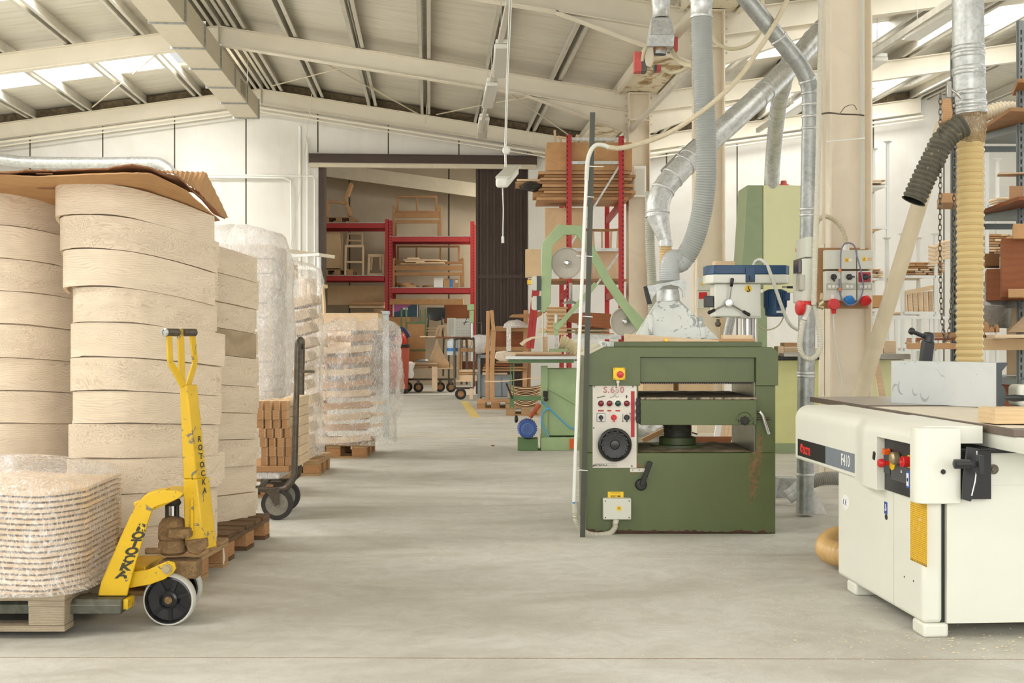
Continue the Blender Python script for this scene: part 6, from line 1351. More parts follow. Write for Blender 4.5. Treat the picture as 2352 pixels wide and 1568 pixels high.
# conduits climbing the column
P = wpath([(1869, 700, 7.8), (1873, 560, 7.82), (1878, 400, 7.9), (1882, 200, 8.0), (1886, -20, 8.0)]); mb = MB(); hose(mb, P, 0.0165, 0.013, 0.0014, 12); o = local(mb, 'ribbed_conduit', M['conduit'], angle=180); tag(o, 'pale ribbed conduit climbing beside the weathered pipe to the ceiling', 'conduit')
mb = MB(); mb.tube(wpath([(1892, 560, 9.75), (1894, -20, 9.75)]), 0.012, 10); o = local(mb, 'steel_conduit', M['cream_dark']); tag(o, 'thin straight steel conduit on the left edge of the cream column', 'conduit')
mb = MB(); mb.tube(wpath([(1981, 572, 9.75), (1980, -20, 9.75)]), 0.018, 12); o = local(mb, 'white_conduit_pipe', M['conduit']); tag(o, 'white plastic conduit on the right edge of the cream column', 'conduit')
mb = MB(); mb.tube(bez(wpath([(1884, 262, 9.7), (1905, 259, 9.65), (1935, 262, 9.65), (1970, 263, 9.65), (1984, 265, 9.68)]), 6), 0.007, 8); mb.tube(bez(wpath([(1930, 260, 9.65), (1942, 245, 9.65), (1960, 241, 9.65), (1968, 252, 9.65)]), 6), 0.003, 6); o = local(mb, 'wire_tie', M['darksteel']); tag(o, 'twisted black wire tied round the cream column near the ceiling', 'wire')
mb = MB(); mb.beam(W(1898, 325, 9.68), W(1987, 317, 9.68), 0.006, 0.010); o = local(mb, 'zip_tie', M['white_pl']); tag(o, 'long white cable tie across the cream column', 'cable tie')
# ------------------------------------------------------------------ bench drill head behind the planer
F = Fr(1700, 8.75); X, Z = F.x, F.z
t = thing('pillar_drill', 'pillar drill with blue belt cover, three spoke feed handle and blue motor', 'drill press', F.loc)
bl = M['blue']; wmz = M['white_machine']
def rbox(px0, px1, py0, py1, y0, y1, nm, mat, par=t, bev=0.01, seg=3, label=None):
    mb = MB(); mb.box(X(px0), X(px1), y0, y1, Z(py1), Z(py0)); return mb.build(nm, mat, par, bev=bev, seg=seg, label=label)
mb = MB(); mb.prism([(X(1620), -0.05), (X(1634), -0.13), (X(1796), -0.13), (X(1809), -0.05), (X(1809), 0.10), (X(1796), 0.16), (X(1634), 0.16), (X(1620), 0.10)], 'z', Z(631.5), Z(611)); cv = mb.build('belt_cover', bl, t, bev=0.005)
mb = MB(); mb.prism([(X(1619), -0.053), (X(1633), -0.134), (X(1797), -0.134), (X(1810), -0.053), (X(1810), 0.10), (X(1797), 0.163), (X(1633), 0.163), (X(1619), 0.10)], 'z', Z(652), Z(631.8)); mb.build('lower_cover', wmz, t, bev=0.008, seg=3)
rbox(1637, 1742, 652.3, 728, -0.09, 0.12, 'head_casting', wmz); rbox(1696, 1743, 700, 731, -0.085, 0.11, 'collar_casting', wmz)
rbox(1704, 1725, 615, 650, -0.145, -0.1345, 'latch_plate', bl, cv, bev=0.003); mb = MB(); mb.prism([(X(1704), Z(652)), (X(1713), Z(645)), (X(1711), Z(635)), (X(1716), Z(643)), (X(1722), Z(649)), (X(1713), Z(648))], 'y', -0.165, -0.1455); mb.build('wing_knob', M['black'], cv)
mb = MB(); c = Vector((X(1667), -0.10, Z(697))); mb.lathe([(0.030, 0), (0.030, 0.03), (0.026, 0.045), (0.01, 0.047)], c, (0, -1, 0), 24); hub = mb.build('feed_hub', M['steel'], t)
for px, py in ((1673, 641), (1618, 720), (1713, 725)):
    e_ = Vector((X(px), -0.16, Z(py))); s_ = c + Vector((0, -0.03, 0)); m_ = s_.lerp(e_, 0.66); mb = MB(); mb.cyl(s_, m_, 0.006, seg=8); sp_ = mb.build('feed_spoke', M['steel'], t); mb = MB(); mb.tube([m_, m_.lerp(e_, .1), e_.lerp(m_, .1), e_], [0.008, 0.011, 0.013, 0.009], 12); mb.build('spoke_grip', M['black'], sp_)
mb = MB(); c = (X(1713), -0.0915, Z(664)); mb.lathe([(0.026, 0), (0.026, 0.001)], c, (0, -1, 0), 24); hk = mb.build('hook_sticker', M['yellow_box'], t); mb = MB(); mb.tube(bez([(X(1714), -0.094, Z(658.5)), (X(1713), -0.094, Z(663)), (X(1716), -0.094, Z(667)), (X(1713), -0.094, Z(670.5)), (X(1709.5), -0.094, Z(668))], 6), 0.0035, 6); mb.build('hook_symbol', M['black'], hk)
rbox(1715, 1737, 700, 717, -0.0865, -0.0853, 'maker_plate', M['paper'], bev=0)
mb = MB(); mb.text('CE', 0.016, facing((X(1732), -0.0872, Z(703.5))), depth=.0002); mb.text('drill', 0.011, facing((X(1721), -0.0872, Z(703))), depth=.0002)
for k in range(3): mb.box(X(1717), X(1734), -.0872, -.0868, Z(709 + k * 2.6), Z(709 + k * 2.6) + .001)
mb.build('plate_print', solid('grey_ink', srgb(60, 60, 60), 0.6), t)
mb = MB(); cc = (X(1782), 0.02, Z(727)); H_ = Z(664) - Z(727)
mb.lathe([(0.055, 0), (0.072, 0.012), (0.075, H_ * .30), (0.078, H_ * .31), (0.078, H_ * .93), (0.05, H_)], cc, seg=36)
for k in range(30):
    a = 2 * PI * k / 30; p = Vector((cc[0] + .080 * math.cos(a), cc[1] + .080 * math.sin(a), 0)); mb.beam((p.x, p.y, Z(727) + H_ * .34), (p.x, p.y, Z(727) + H_ * .92), 0.004, 0.009)
mt = mb.build('motor', bl, t, angle=40); rbox(1800, 1813, 672, 690, -0.03, 0.06, 'terminal_box', bl, mt, bev=0.004); rbox(1779, 1793, 714, 719, -0.0775, -0.06, 'rotation_label', M['paper'], mt, bev=0)
mb = MB(); mb.beam((X(1781), -.078, Z(716.5)), (X(1791), -.078, Z(716.5)), 0.002, 0.001); mb.build('label_arrow', M['black'], mt)
mb = MB(); mb.cyl((X(1795), -0.02, Z(659)), (X(1806), -0.02, Z(659.5)), 0.006); mb.build('tension_lever', M['steel'], t); mb = MB(); mb.tube([(X(1806), -0.02, Z(659.5)), (X(1822), -0.02, Z(660))], 0.009, 10); mb.build('lever_grip', M['black'], t)
mb = MB(); mb.lathe([(0.026, 0), (0.036, 0.006), (0.036, 0.04), (0.030, 0.045)], (X(1649), 0, Z(730)), seg=24); mb.cyl((X(1649), 0, Z(718)), (X(1649), 0, Z(700)), 0.024); ck = mb.build('spindle_collar', M['steel'], t); mb = MB(); mb.lathe([(0.010, 0), (0.022, 0.01), (0.022, 0.03), (0.012, 0.032), (0.012, 0.055)], (X(1649), 0, Z(750)), seg=18); mb.build('chuck', M['darksteel'], t)
rbox(1616, 1636, 680, 706, -0.06, 0.0, 'depth_stop', M['black'], bev=0.004)
mb = MB(); mb.cyl((X(1719), 0.05, 0.06), (X(1719), 0.05, Z(731)), 0.045, seg=28); mb.lathe([(0.20, 0), (0.20, 0.03), (0.06, 0.05), (0.05, 0.09)], (X(1719), 0.05, 0), seg=28); mb.build('column', M['steel'], t)
mb = MB(); mb.cyl((X(1735), 0.0, 0.8), (X(1735), 0.0, Z(731)), 0.012); mb.build('rack_bar', M['steel'], t)
mb = MB(); mb.box(X(1640), X(1735), -0.14, 0.14, 0.98, 1.02); mb.build('work_table', M['castiron'], t, bev=0.003)
mb = MB(); hose(mb, [F.p(1731, 611, -.05), F.p(1736, 600, -.06), F.p(1748, 597, -.08), F.p(1762, 610, -.12), F.p(1772, 635, -.15), F.p(1784, 670, -.17), F.p(1800, 715, -.18), F.p(1815, 745, -.18), F.p(1836, 758, -.15), F.p(1850, 762, -.1)], 0.0125, 0.009, 0.0008, 12); mb.build('drill_conduit', M['grey_pl'], t, angle=180)
mb = MB(); mb.tube(bez([F.p(1739, 743, 0), F.p(1750, 753, 0), F.p(1765, 757, 0), F.p(1783, 751, 0), F.p(1795, 738, 0), F.p(1802, 720, 0)], 8), 0.005, 8); mb.build('drill_cable', M['beige_hose'], t)
# second switch cluster on the middle column
F2 = Fr(1590, 14.7)
g = thing('switch_box', 'small grey switch box with red dial on the middle column, left of the drill', 'switch box', F2.loc)
mb = MB(); mb.box(F2.x(1603), F2.x(1636), 0, 0.12, F2.z(667), F2.z(637)); mb.build('upper_box', M['grey_pl'], g, bev=0.005)
mb = MB(); mb.box(F2.x(1603), F2.x(1634), 0, 0.12, F2.z(708), F2.z(669)); lb_ = mb.build('lower_box', M['grey_pl'], g, bev=0.005)
mb = MB(); mb.box(F2.x(1605), F2.x(1624), -0.004, -0.0005, F2.z(686), F2.z(671)); mb.build('red_plate', M['red'], lb_); mb = MB(); mb.box(F2.x(1611), F2.x(1618), -0.004, -0.0005, F2.z(655), F2.z(649)); mb.build('warning_label', M['yellow_box'], g)

# ------------------------------------------------------------------ lime and green cabinet saw
F = Fr(1800, 12.7); X, Z = F.x, F.z
t = thing('cabinet_bandsaw', 'tall lime yellow band saw housing with green sides and red cap', 'band saw', F.loc)
mb = MB(); mb.prism([(X(1753), Z(425)), (X(1900), Z(427)), (X(1900), Z(652)), (X(1880), Z(660)), (X(1830), Z(672)), (X(1753), Z(672))], 'y', -0.02, 0.03); dr_ = mb.build('upper_door', M['lime'], t, bev=0.004)
mb = MB(); frus(mb, X(1701), X(1752.5), 0.0, 0.5, Z(662), X(1716), X(1752.5), 0.0, 0.5, Z(425)); mb.box(X(1752.5), X(1900), 0.03, 0.5, Z(660), Z(427)); mb.build('upper_housing', M['sage'], t, bev=0.006)
mb = MB(); mb.lathe([(0.055, 0), (0.055, 0.012), (0.035, 0.014), (0.03, 0.05), (0.02, 0.055)], (X(1805), 0.1, Z(424)), seg=20); mb.build('red_cap', paint('faded_red_cap', srgb(226, 110, 100), 0.5), t)
mb = MB(); mb.text('C', 0.16, facing((X(1833), -0.0208, Z(573))), depth=.0004, shear=.35, spacing=1.05); mb.build('brand_lettering', solid('faded_red_print', srgb(222, 90, 80), 0.5), dr_)
mb = MB(); mb.box(X(1741), X(1762), 0.0, 0.5, Z(835), Z(672)); mb.build('rear_post', M['sage'], t, bev=0.004)
mb = MB(); mb.box(X(1722), X(1882), 0.02, 0.6, Z(1028), Z(827)); lc = mb.build('lower_cabinet', M['lime2'], t, bev=0.004)
mb = MB(); mb.box(X(1722), X(1884), 0.0, 0.62, 0.0, Z(1018)); mb.build('plinth', M['sage'], t, bev=0.003)
mb = MB(); mb.box(X(1715), X(1888), -0.02, 0.62, Z(826), Z(819)); mb.build('table_underside', M['black'], t)
mb = MB(); mb.box(X(1796), X(1884), -0.10, 0.62, Z(818.5), Z(811)); mb.build('saw_table', M['castiron'], t, bev=0.002)
k_ = 0
for px0, px1, py0, py1, y0, mt, lb in ((1787, 1800, 795, 818, 0.12, 'beech', 'short pale offcut standing on the lime machine, nearest the planer'), (1801, 1840, 787, 797, 0.3, 'beech_d', 'tan board on top of the stack on the lime machine table'), (1801, 1845, 798, 810, 0.25, 'beech', 'thick pale block in the stack on the lime machine table'), (1848, 1882, 800, 810, 0.2, 'beech', 'low pale block at the right on the lime machine table')):
    p = F.p((px0 + px1) / 2, py1, y0); wpos = RM_ @ Vector((p.x, p.y, 0)) + F.loc
    mb = MB(); w_ = (X(px1) - X(px0)) / 2; mb.box(-w_, w_, 0, 0.2, 0, Z(py0) - Z(py1)); o = mb.build('wood_offcut', M[mt], bev=0.002); put(o, (wpos.x, wpos.y, Z(py1))); tag(o, lb, 'offcut', 'offcuts on the lime machine')

# ------------------------------------------------------------------ mint green edge belt sander
F = Fr(1290, 13.1); X, Z = F.x, F.z; mg, dg = M['mint'], M['midgreen']
t = thing('belt_sander', 'mint green belt sander with two large grey pulleys on an angled frame', 'belt sander', F.loc)
mb = MB()
outer = [(1241, 716), (1245, 558), (1281, 516), (1333, 518), (1352, 545), (1404, 640), (1445, 698), (1490, 745), (1520, 760), (1500, 800), (1470, 770), (1425, 705), (1380, 640), (1349, 583), (1330, 548), (1322, 539), (1297, 539), (1268, 565), (1265, 695), (1252, 717)]
mb.prism([(X(a), Z(b)) for a, b in outer], 'y', -0.03, 0.04); mb.build('frame', mg, t, bev=0.004)
for nm, px, py, r in (('upper_pulley', 1302, 603, 36), ('lower_pulley', 1436, 738, 33)):
    rr = r * 13.1 / FPX; mb = MB(); mb.lathe([(rr, 0.05), (rr, -0.05), (rr * .95, -0.055), (rr * .92, -0.03), (rr * .35, -0.015), (rr * .28, -0.03), (rr * .16, -0.035)], (X(px), 0.09, Z(py)), (0, 1, 0), 48)
    pl_ = mb.build(nm, paint('dusty_grey_pulley_' + nm[:5], srgb(206, 200, 188), 0.5, 0.04, 4), t, angle=40); mb = MB(); mb.lathe([(0.03, 0), (0.03, 0.04), (0.018, 0.045), (0.018, 0.06)], (X(px), 0.055, Z(py)), (0, -1, 0), 8); mb.build('axle_nut', M['steel'], pl_)
mb = MB(); mb.beam(F.p(1276, 757, .03), F.p(1368, 652, .06), 0.05, 0.11, up=(0, 1, 0)); mb.build('brace_arm', mg, t, bev=0.003)
mb = MB(); mb.cyl(F.p(1311, 650, .1), F.p(1311, 690, .1), 0.018); mb.lathe([(0.085, 0), (0.09, 0.01), (0.03, 0.03), (0.02, 0.05)], F.p(1310, 697, .1), seg=28); mb.build('tension_handwheel', M['galv_dark'], t)
for py0, py1 in ((634, 667), (680, 712)):
    mb = MB(); mb.box(X(1233), X(1242), -0.05, 0.08, Z(py1), Z(py0)); jb2 = mb.build('control_box_back', solid('slate_box_b', srgb(56, 66, 62), 0.4), t); mb = MB(); mb.prism([(X(1221), Z(py0 + 4)), (X(1225), Z(py0)), (X(1233), Z(py0)), (X(1233), Z(py1)), (X(1225), Z(py1)), (X(1221), Z(py1 - 4))], 'y', -0.05, 0.08); bx2 = mb.build('control_box', M['grey_pl'], t, bev=0.004)
    if py0 == 634: mb = MB(); mb.box(X(1211), X(1221), -0.04, 0.03, Z(653), Z(643)); mb.build('yellow_switch', M['yellow_box'], bx2)
mb = MB(); mb.box(X(1272), X(1283), 0, 0.06, Z(770), Z(741)); mb.build('guide_post_top', mg, t, bev=0.003); mb = MB(); mb.cyl(F.p(1278, 805, .03), F.p(1278, 722, .03), 0.02); mb.build('guide_post', M['galv'], t)
mb = MB(); mb.cyl(F.p(1247, 806, .0), F.p(1247, 718, .0), 0.008); mb.build('thin_rod', M['cream_dark'], t)
mb = MB(); mb.box(X(1262), X(1303), -0.05, 0.12, Z(808), Z(801)); mb.build('guide_foot', mg, t, bev=0.003)
# work table
mb = MB(); mb.box(X(1161), X(1322), -0.25, 0.45, Z(824), Z(817)); tb_ = mb.build('work_table', M['alu'], t, bev=0.002)
mb = MB(); mb.box(X(1168), X(1316), -0.22, 0.4, Z(832), Z(824.5)); mb.build('table_rail', dg, t)
mb = MB(); mb.prism([(X(1137), Z(822)), (X(1139), Z(808)), (X(1160), Z(806)), (X(1186), Z(812)), (X(1185), Z(820)), (X(1165), Z(830)), (X(1148), Z(828))], 'y', -0.2, 0.35); mb.build('crumpled_padding', paint('crumpled_tape_padding', srgb(222, 206, 184), 0.7, 0.15, 20), t, bev=0.01)
# body, legs, lower parts
mb = MB(); mb.box(X(1258), X(1330), 0.0, 0.5, Z(1000), Z(847)); mb.build('body_panel', mg, t, bev=0.003); mb = MB(); mb.box(X(1242), X(1258), -0.03, 0.04, Z(1028), Z(840)); mb.build('front_leg', mg, t, bev=0.003)
mb = MB(); mb.beam(F.p(1259, 890, -.01), F.p(1320, 925, -.01), 0.02, 0.05, up=(0, 1, 0)); mb.build('cross_brace', mg, t)
mb = MB(); mb.box(X(1242), X(1330), -0.1, 0.45, 0.0, Z(1003)); mb.build('base_box', mg, t, bev=0.004); mb = MB(); mb.box(X(1307), X(1325), -0.12, -0.101, 0.02, Z(1006)); mb.build('orange_label', M['orange'], t)
for px in (1173, 1180): mb = MB(); mb.beam(F.p(px - 1, 938, -.1), F.p(px, 832, -.1), 0.012, 0.012); mb.build('thin_leg', dg, t)
mb = MB(); mb.box(X(1172), X(1242), -0.12, -0.09, Z(918), Z(908)); mb.build('lower_rail', dg, t); mb = MB(); mb.box(X(1171), X(1180), -0.12, -0.06, Z(933), Z(918)); mb.build('rail_foot', dg, t)
mb = MB(); mb.beam(F.p(1163, 880, -.14), F.p(1177, 915, -.14), 0.02, 0.035, up=(0, 1, 0)); mb.build('pedal_lever', M['blackrub'], t)
mb = MB(); mb.tube([F.p(1217, 958, -.1), F.p(1239, 928, -.1)], 0.026, 14); mb.build('orange_pipe', paint('orange_brown_pipe', srgb(176, 84, 44), 0.5, 0.2, 12), t)
mb = MB(); c = F.p(1211, 983, -.02); R2 = 0.098
mb.lathe([(R2 * .7, -0.12), (R2, -0.10), (R2, 0.10), (R2 * .9, 0.16)], c, (0, -1, 0), 32)
for k in range(26): a = 2 * PI * k / 26; mb.beam(c + Vector((R2 * 1.02 * math.cos(a), -.09, R2 * 1.02 * math.sin(a))), c + Vector((R2 * 1.02 * math.cos(a), .09, R2 * 1.02 * math.sin(a))), 0.006, 0.014, up=(math.cos(a), 0, math.sin(a)))
mo = mb.build('motor', M['bluemotor'], t, angle=40)
mb = MB(); mb.lathe([(0.065, 0), (0.06, 0.008)], c + Vector((0, -.16, 0)), (0, -1, 0), 28)
gm_ = mb.build('fan_grille', paint('grille_light_blue', srgb(120, 150, 200), 0.4), mo); mb = MB()
for k in range(9): mb.box(c.x - 0.06 * math.cos(math.asin((k - 4) / 5)), c.x + 0.06 * math.cos(math.asin((k - 4) / 5)), c.y - .171, c.y - .168, c.z + (k - 4) * .012 - .0015, c.z + (k - 4) * .012 + .0015)
for k in range(9): mb.box(c.x + (k - 4) * .012 - .0015, c.x + (k - 4) * .012 + .0015, c.y - .173, c.y - .170, c.z - 0.06 * math.cos(math.asin((k - 4) / 5)), c.z + 0.06 * math.cos(math.asin((k - 4) / 5)))
mb.build('grille_bars', M['bluemotor'], gm_)
mb = MB(); mb.box(X(1189), X(1235), -0.12, 0.2, 0.0, Z(1006)); mb.build('motor_plinth', M['midgreen'], t, bev=0.003); mb = MB(); mb.lathe([(0.02, 0), (0.04, 0.01), (0.04, 0.03), (0.02, 0.04)], F.p(1190, 962, -.1), (-1, 0, 0), 14); mb.build('black_knob', M['black'], t)
mb = MB(); mb.cbox(F.p(1253, 904, -.05), (0.05, 0.05, 0.06)); mb.lathe([(0.024, 0), (0.026, 0.02), (0.01, 0.03)], F.p(1254, 916, -.06), (0, -1, 0), 16); mb.build('air_regulator', M['blackrub'], t, bev=0.004)
mb = MB(); mb.tube(bez([F.p(1245, 922, -.05), F.p(1262, 938, -.06), F.p(1290, 965, -.06), F.p(1310, 982, -.06), F.p(1322, 985, -.06)], 8), 0.009, 8); mb.build('blue_air_hose', solid('sky_blue_hose', srgb(96, 176, 226), 0.4), t)
mb = MB(); mb.tube(bez([F.p(1262, 938, -.06), F.p(1250, 943, -.06), F.p(1244, 958, -.06), F.p(1246, 975, -.06), F.p(1260, 1003, -.06)], 8), 0.009, 8); mb.build('blue_air_hose', solid('sky_blue_hose2', srgb(110, 184, 228), 0.4), t)
mb = MB(); hose(mb, [F.p(1286, 786, .25), F.p(1302, 790, .25), F.p(1318, 803, .25), F.p(1334, 820, .25)], 0.075, 0.03, 0.008, 20); mb.build('cream_hose', paint('cream_ribbed_hose', srgb(226, 210, 170), 0.5), t, angle=180)
mb = MB(); mb.prism([(X(1193), Z(789)), (X(1205), Z(779)), (X(1222), Z(773)), (X(1246), Z(771)), (X(1246), Z(774)), (X(1222), Z(778)), (X(1207), Z(786)), (X(1199), Z(794))], 'y', -0.3, -0.05); mb.build('curved_guard', paint('pale_guard', srgb(226, 212, 184), 0.6), t)
def lay(F, name, label, cat, px0, px1, py0, py1, y0, dy, mat, group=None, rx=0.0, bev=0.002, tilt=0.0):
    """Box thing whose front spans the pixels at depth F.d + y0."""
    x0, x1 = F.x(px0, y0), F.x(px1, y0); z0, z1 = F.z(py1, y0), F.z(py0, y0)
    mb = MB(); mb.box(-(x1 - x0) / 2, (x1 - x0) / 2, 0, dy, 0, z1 - z0); o = mb.build(name, mat, bev=bev, seg=1)
    p = RM_ @ Vector(((x0 + x1) / 2, y0, 0)) + F.loc; o.location = (p.x, p.y, z0); o.rotation_euler = (0, -tilt, -TH); return tag(o, label, cat, group)
lay(F, 'wood_board', 'pale board lying along the mint green machine table', 'board', 1162, 1290, 808, 813, -0.15, 0.3, M['beech'])
lay(F, 'wood_board', 'thin reddish board under the pale board on the mint machine table', 'board', 1184, 1320, 813.5, 816.5, -0.24, 0.08, M['oak'])
lay(F, 'wood_block', 'upright pale block standing on the mint machine table', 'block', 1245, 1258, 773, 807, 0.02, 0.06, M['beech'])

# ------------------------------------------------------------------ red racking in the middle distance
def rack_post(mb, F, px, ytop, ybot, dy, w_=0.09, mat=None):
    x = F.x(px, 0); mb.box(x - w_ / 2, x + w_ / 2, dy, dy + 0.07, ybot, ytop, mat)
F = Fr(1370, 19.5); X, Z = F.x, F.z; rr_ = M['redrack']
t = thing('pallet_rack', 'tall red pallet rack with perforated posts behind the mint green machine', 'rack', F.loc)
holes_m = solid('dark_slots', srgb(40, 16, 16), 0.9)
for k, (px, y0, zt) in enumerate(((1307, 0.0, Z(309)), (1427, 0.0, Z(312)), (1307, 2.9, Z(380)), (1427, 2.9, Z(380)))):
    x = X(px); mb = MB(); mb.box(x - 0.042, x + 0.042, y0, y0 + 0.06, 0, zt); po = mb.build('post', rr_, t)
    if y0 == 0:
        mb = MB()
        for j in range(int(zt / 0.075)): mb.box(x - 0.033 if px < 1400 else x + 0.021, x - 0.021 if px < 1400 else x + 0.033, y0 - 0.002, y0 - 0.0003, 0.05 + j * .075, 0.08 + j * .075)
        mb.build('post_slots', holes_m, po)
for py in (319, 373, 573, 735): mb = MB(); mb.box(X(1311), X(1423), 0.01, 0.05, Z(py) - 0.025, Z(py) + 0.025); mb.build('tie_bar', M['galv'], t)
for (a, b_) in (((1422, 382), (1312, 560)), ((1423, 580), (1312, 735))): mb = MB(); mb.beam(F.p(*a, .03), F.p(*b_, .03), 0.05, 0.03); mb.build('diagonal_brace', M['galv'], t)
for px in (1307, 1427):
    for z in (3.35, 1.95): mb = MB(); mb.box(X(px) - 0.025, X(px) + 0.025, 0.06, 2.9, z - 0.06, z + 0.06); mb.build('load_beam', rr_, t)
deckz = 3.42
for k in range(9):
    x0 = X(1240) ; mb = MB(); mb.box(0, X(1452) - x0, 0, 1.0 + 0.02 * (k % 3), 0, 0.045); o = mb.build('timber_bundle', M['oak'] if k % 2 else M['beech_d'], bev=0.003)
    p = RM_ @ Vector((x0 + 0.03 * ((k * 7) % 5) - .05, 0.1 + 0.03 * (k % 2), 0)) + F.loc; put(o, (p.x, p.y, deckz + 0.052 * k)); tag(o, 'layer of brown boards, %s in the timber pile high on the red rack' % ORD[8 - k], 'boards', 'timber layers high on the red rack')
o = lay(F, 'cardboard_box', 'huge brown cardboard box on top of the red rack', 'box', 1256, 1452, 332, 397, 0.1, 1.0, M['cardboard']); o.location.z = deckz + 0.052 * 9 + 0.002
for k, (a, b_) in enumerate((((1276, 330), (1274, 299)), ((1281, 314), (1300, 317)), ((1318, 329), (1326, 309)), ((1330, 330), (1328, 310)), ((1345, 329), (1346, 312)), ((1290, 329), (1286, 316)))):
    mb = MB(); mb.beam(W(a[0], a[1], 19.9), W(b_[0], b_[1], 19.9), 0.035, 0.035); o = local(mb, 'chair_part', M['beech']); tag(o, 'loose pale chair part sticking up over the big box, %s of six' % NTH[k], 'chair part', 'chair parts on top of the red rack box')
lay(F, 'wood_board', 'wide pale sheet jutting out left below the big box', 'board', 1187, 1252, 411, 416, 0.3, 0.7, M['beech']); lay(F, 'wood_board', 'lower pale sheet jutting out left beneath the first one', 'board', 1184, 1250, 417, 421, 0.25, 0.7, M['beech_d'])
lay(F, 'cardboard_box', 'small cardboard box with black bag at the left of the timber pile', 'box', 1224, 1250, 428, 452, 0.3, 0.5, M['cardboard']); 
mb = MB(); mb.lathe([(0.02, 0), (0.12, 0.03), (0.15, 0.08), (0.09, 0.14), (0.02, 0.16)], (0, 0, 0), seg=16); mb.v = [(x * 1.4 + .03 * MN.noise(Vector((x * 20, y * 20, z * 20))), y, z + .03 * MN.noise(Vector((x * 20, y * 20, z * 20 + 7)))) for x, y, z in mb.v]
o = mb.build('plastic_bag', solid('black_bag', srgb(44, 42, 40), 0.3)); p = W(1222, 440, 19.7); o.location = p; tag(o, 'crumpled black plastic bag beside the small box on the rack', 'bag')
# shelf level with curved seats and cartons
def shelf_deck(F, nm, px0, px1, py, y0, y1, par, mat='oak', th=0.03): mb = MB(); mb.box(F.x(px0), F.x(px1), y0, y1, F.z(py) - th, F.z(py)); return mb.build(nm, M[mat], par)
shelf_deck(F, 'shelf_board', 1215, 1440, 640, 0.05, 1.5, t)
o = lay(F, 'cardboard_sheet', 'tall light brown cardboard panel standing in the red rack', 'cardboard', 1252, 1340, 477, 600, 0.5, 0.3, M['cardlight']); 
o = lay(F, 'cardboard_carton', 'light brown carton leaning left of the mint machine', 'carton', 1207, 1242, 572, 636, -0.6, 0.3, M['cardlight'])
lay(F, 'wood_crate', 'pale plywood crate standing on the red rack shelf', 'crate', 1362, 1420, 578, 640, 0.4, 0.5, M['beech'])
# round-backed chair frame on the rack
g = thing('unfinished_chair', 'unfinished round backed chair frame on the red rack shelf', 'chair frame', W(1385, 577, 19.8), -TH)
mb = MB(); n = 26
mb.tube([Vector((0.30 * math.cos(PI + PI * k / n), 0.22 * math.sin(PI * k / n) * 1.0, 0.36)) for k in range(n + 1)], 0.022, 8)
mb.build('back_rail', M['oak'], g)
for k in range(7): a = PI * k / 6; mb = MB(); mb.beam((0.27 * math.cos(a), 0.20 * math.sin(a), 0.0), (0.30 * math.cos(a), 0.22 * math.sin(a), 0.35), 0.035, 0.02); mb.build('slat', M['beech'], g)
mb = MB(); mb.lathe([(0.26, 0), (0.27, 0.015), (0.26, 0.03)], (0, 0.05, 0), seg=28); mb.build('seat', M['beech'], g)
# lower contents: stacked sheets, crooked boards
for k in range(14):
    rnd = random.Random(k + 40); lay(F, 'cardboard_sheet', 'cardboard sheet, %s in the flat pile at the foot of the red rack' % ORD[k], 'cardboard', 1258 + rnd.uniform(-3, 3), 1302 + rnd.uniform(-3, 3), 705 + k * 4.6, 709 + k * 4.6, -0.3, 0.5, M['cardlight'] if k % 2 else M['cardboard'], 'flat cardboard pile in the red rack', bev=0)
for k, (x0, x1, y, mt) in enumerate(((1330, 1412, 742, 'beech_d'), (1334, 1405, 749, 'walnut'), (1326, 1400, 757, 'beech'), (1325, 1410, 765, 'beech_d'), (1330, 1395, 772, 'walnut'), (1240, 1400, 753, 'beech'), (1238, 1395, 760, 'lime2'))):
    lay(F, 'wood_board', 'board, %s in the mixed pile low in the red rack' % ORD[k], 'board', x0, x1, y, y + 4, -0.5 + 0.08 * k, 0.5, M[mt], 'mixed boards low in the red rack')
mb = MB(); mb.prism([(-0.5, 0), (0.15, -0.12), (0.42, -0.14), (0.30, 0.10), (-0.1, 0.12), (-0.3, 0.10)], 'y', 0, 0.02); o = mb.build('wood_sheet', M['walnut']); put(o, W(1358, 735, 18.9)); tag(o, 'large reddish brown panel leaning across the red rack behind the upright', 'panel')
mb = MB(); mb.box(X(1320), X(1425), -0.8, -0.76, Z(779), Z(768)); o = local(mb, 'steel_rail', M['galv']); tag(o, 'long grey rail', 'rail') ; o['label'] = 'long galvanised rail across the foot of the red rack'
o.location = W(1372, 779, 18.7); o.rotation_euler.z = -TH
# near front pair of leaning red bars
for k, (a, b_) in enumerate((((1212, 720), (1228, 655)), ((1222, 720), (1235, 665)))):
    mb = MB(); mb.beam(W(a[0], 800, 16.5), W(b_[0], b_[1], 16.5), 0.05, 0.05); o = local(mb, 'red_bar', rr_); tag(o, ('outer', 'inner')[k] + ' red steel bar of the two leaning left of the mint machine', 'steel bar', 'red bars leaning by the mint machine')
# white lamp box on the second column
F3 = Fr(1470, 20.2); g = thing('fuse_cabinet', 'white fuse cabinet high on the far cream column', 'cabinet', F3.loc); mb = MB(); mb.box(F3.x(1455), F3.x(1484), 0, 0.1, F3.z(452), F3.z(381)); c_ = mb.build('casing', M['white_pl'], g, bev=0.005); mb = MB(); mb.box(F3.x(1458), F3.x(1481), -0.006, -0.0005, F3.z(445), F3.z(387)); mb.build('door', M['grey_pl'], c_, bev=0.002)
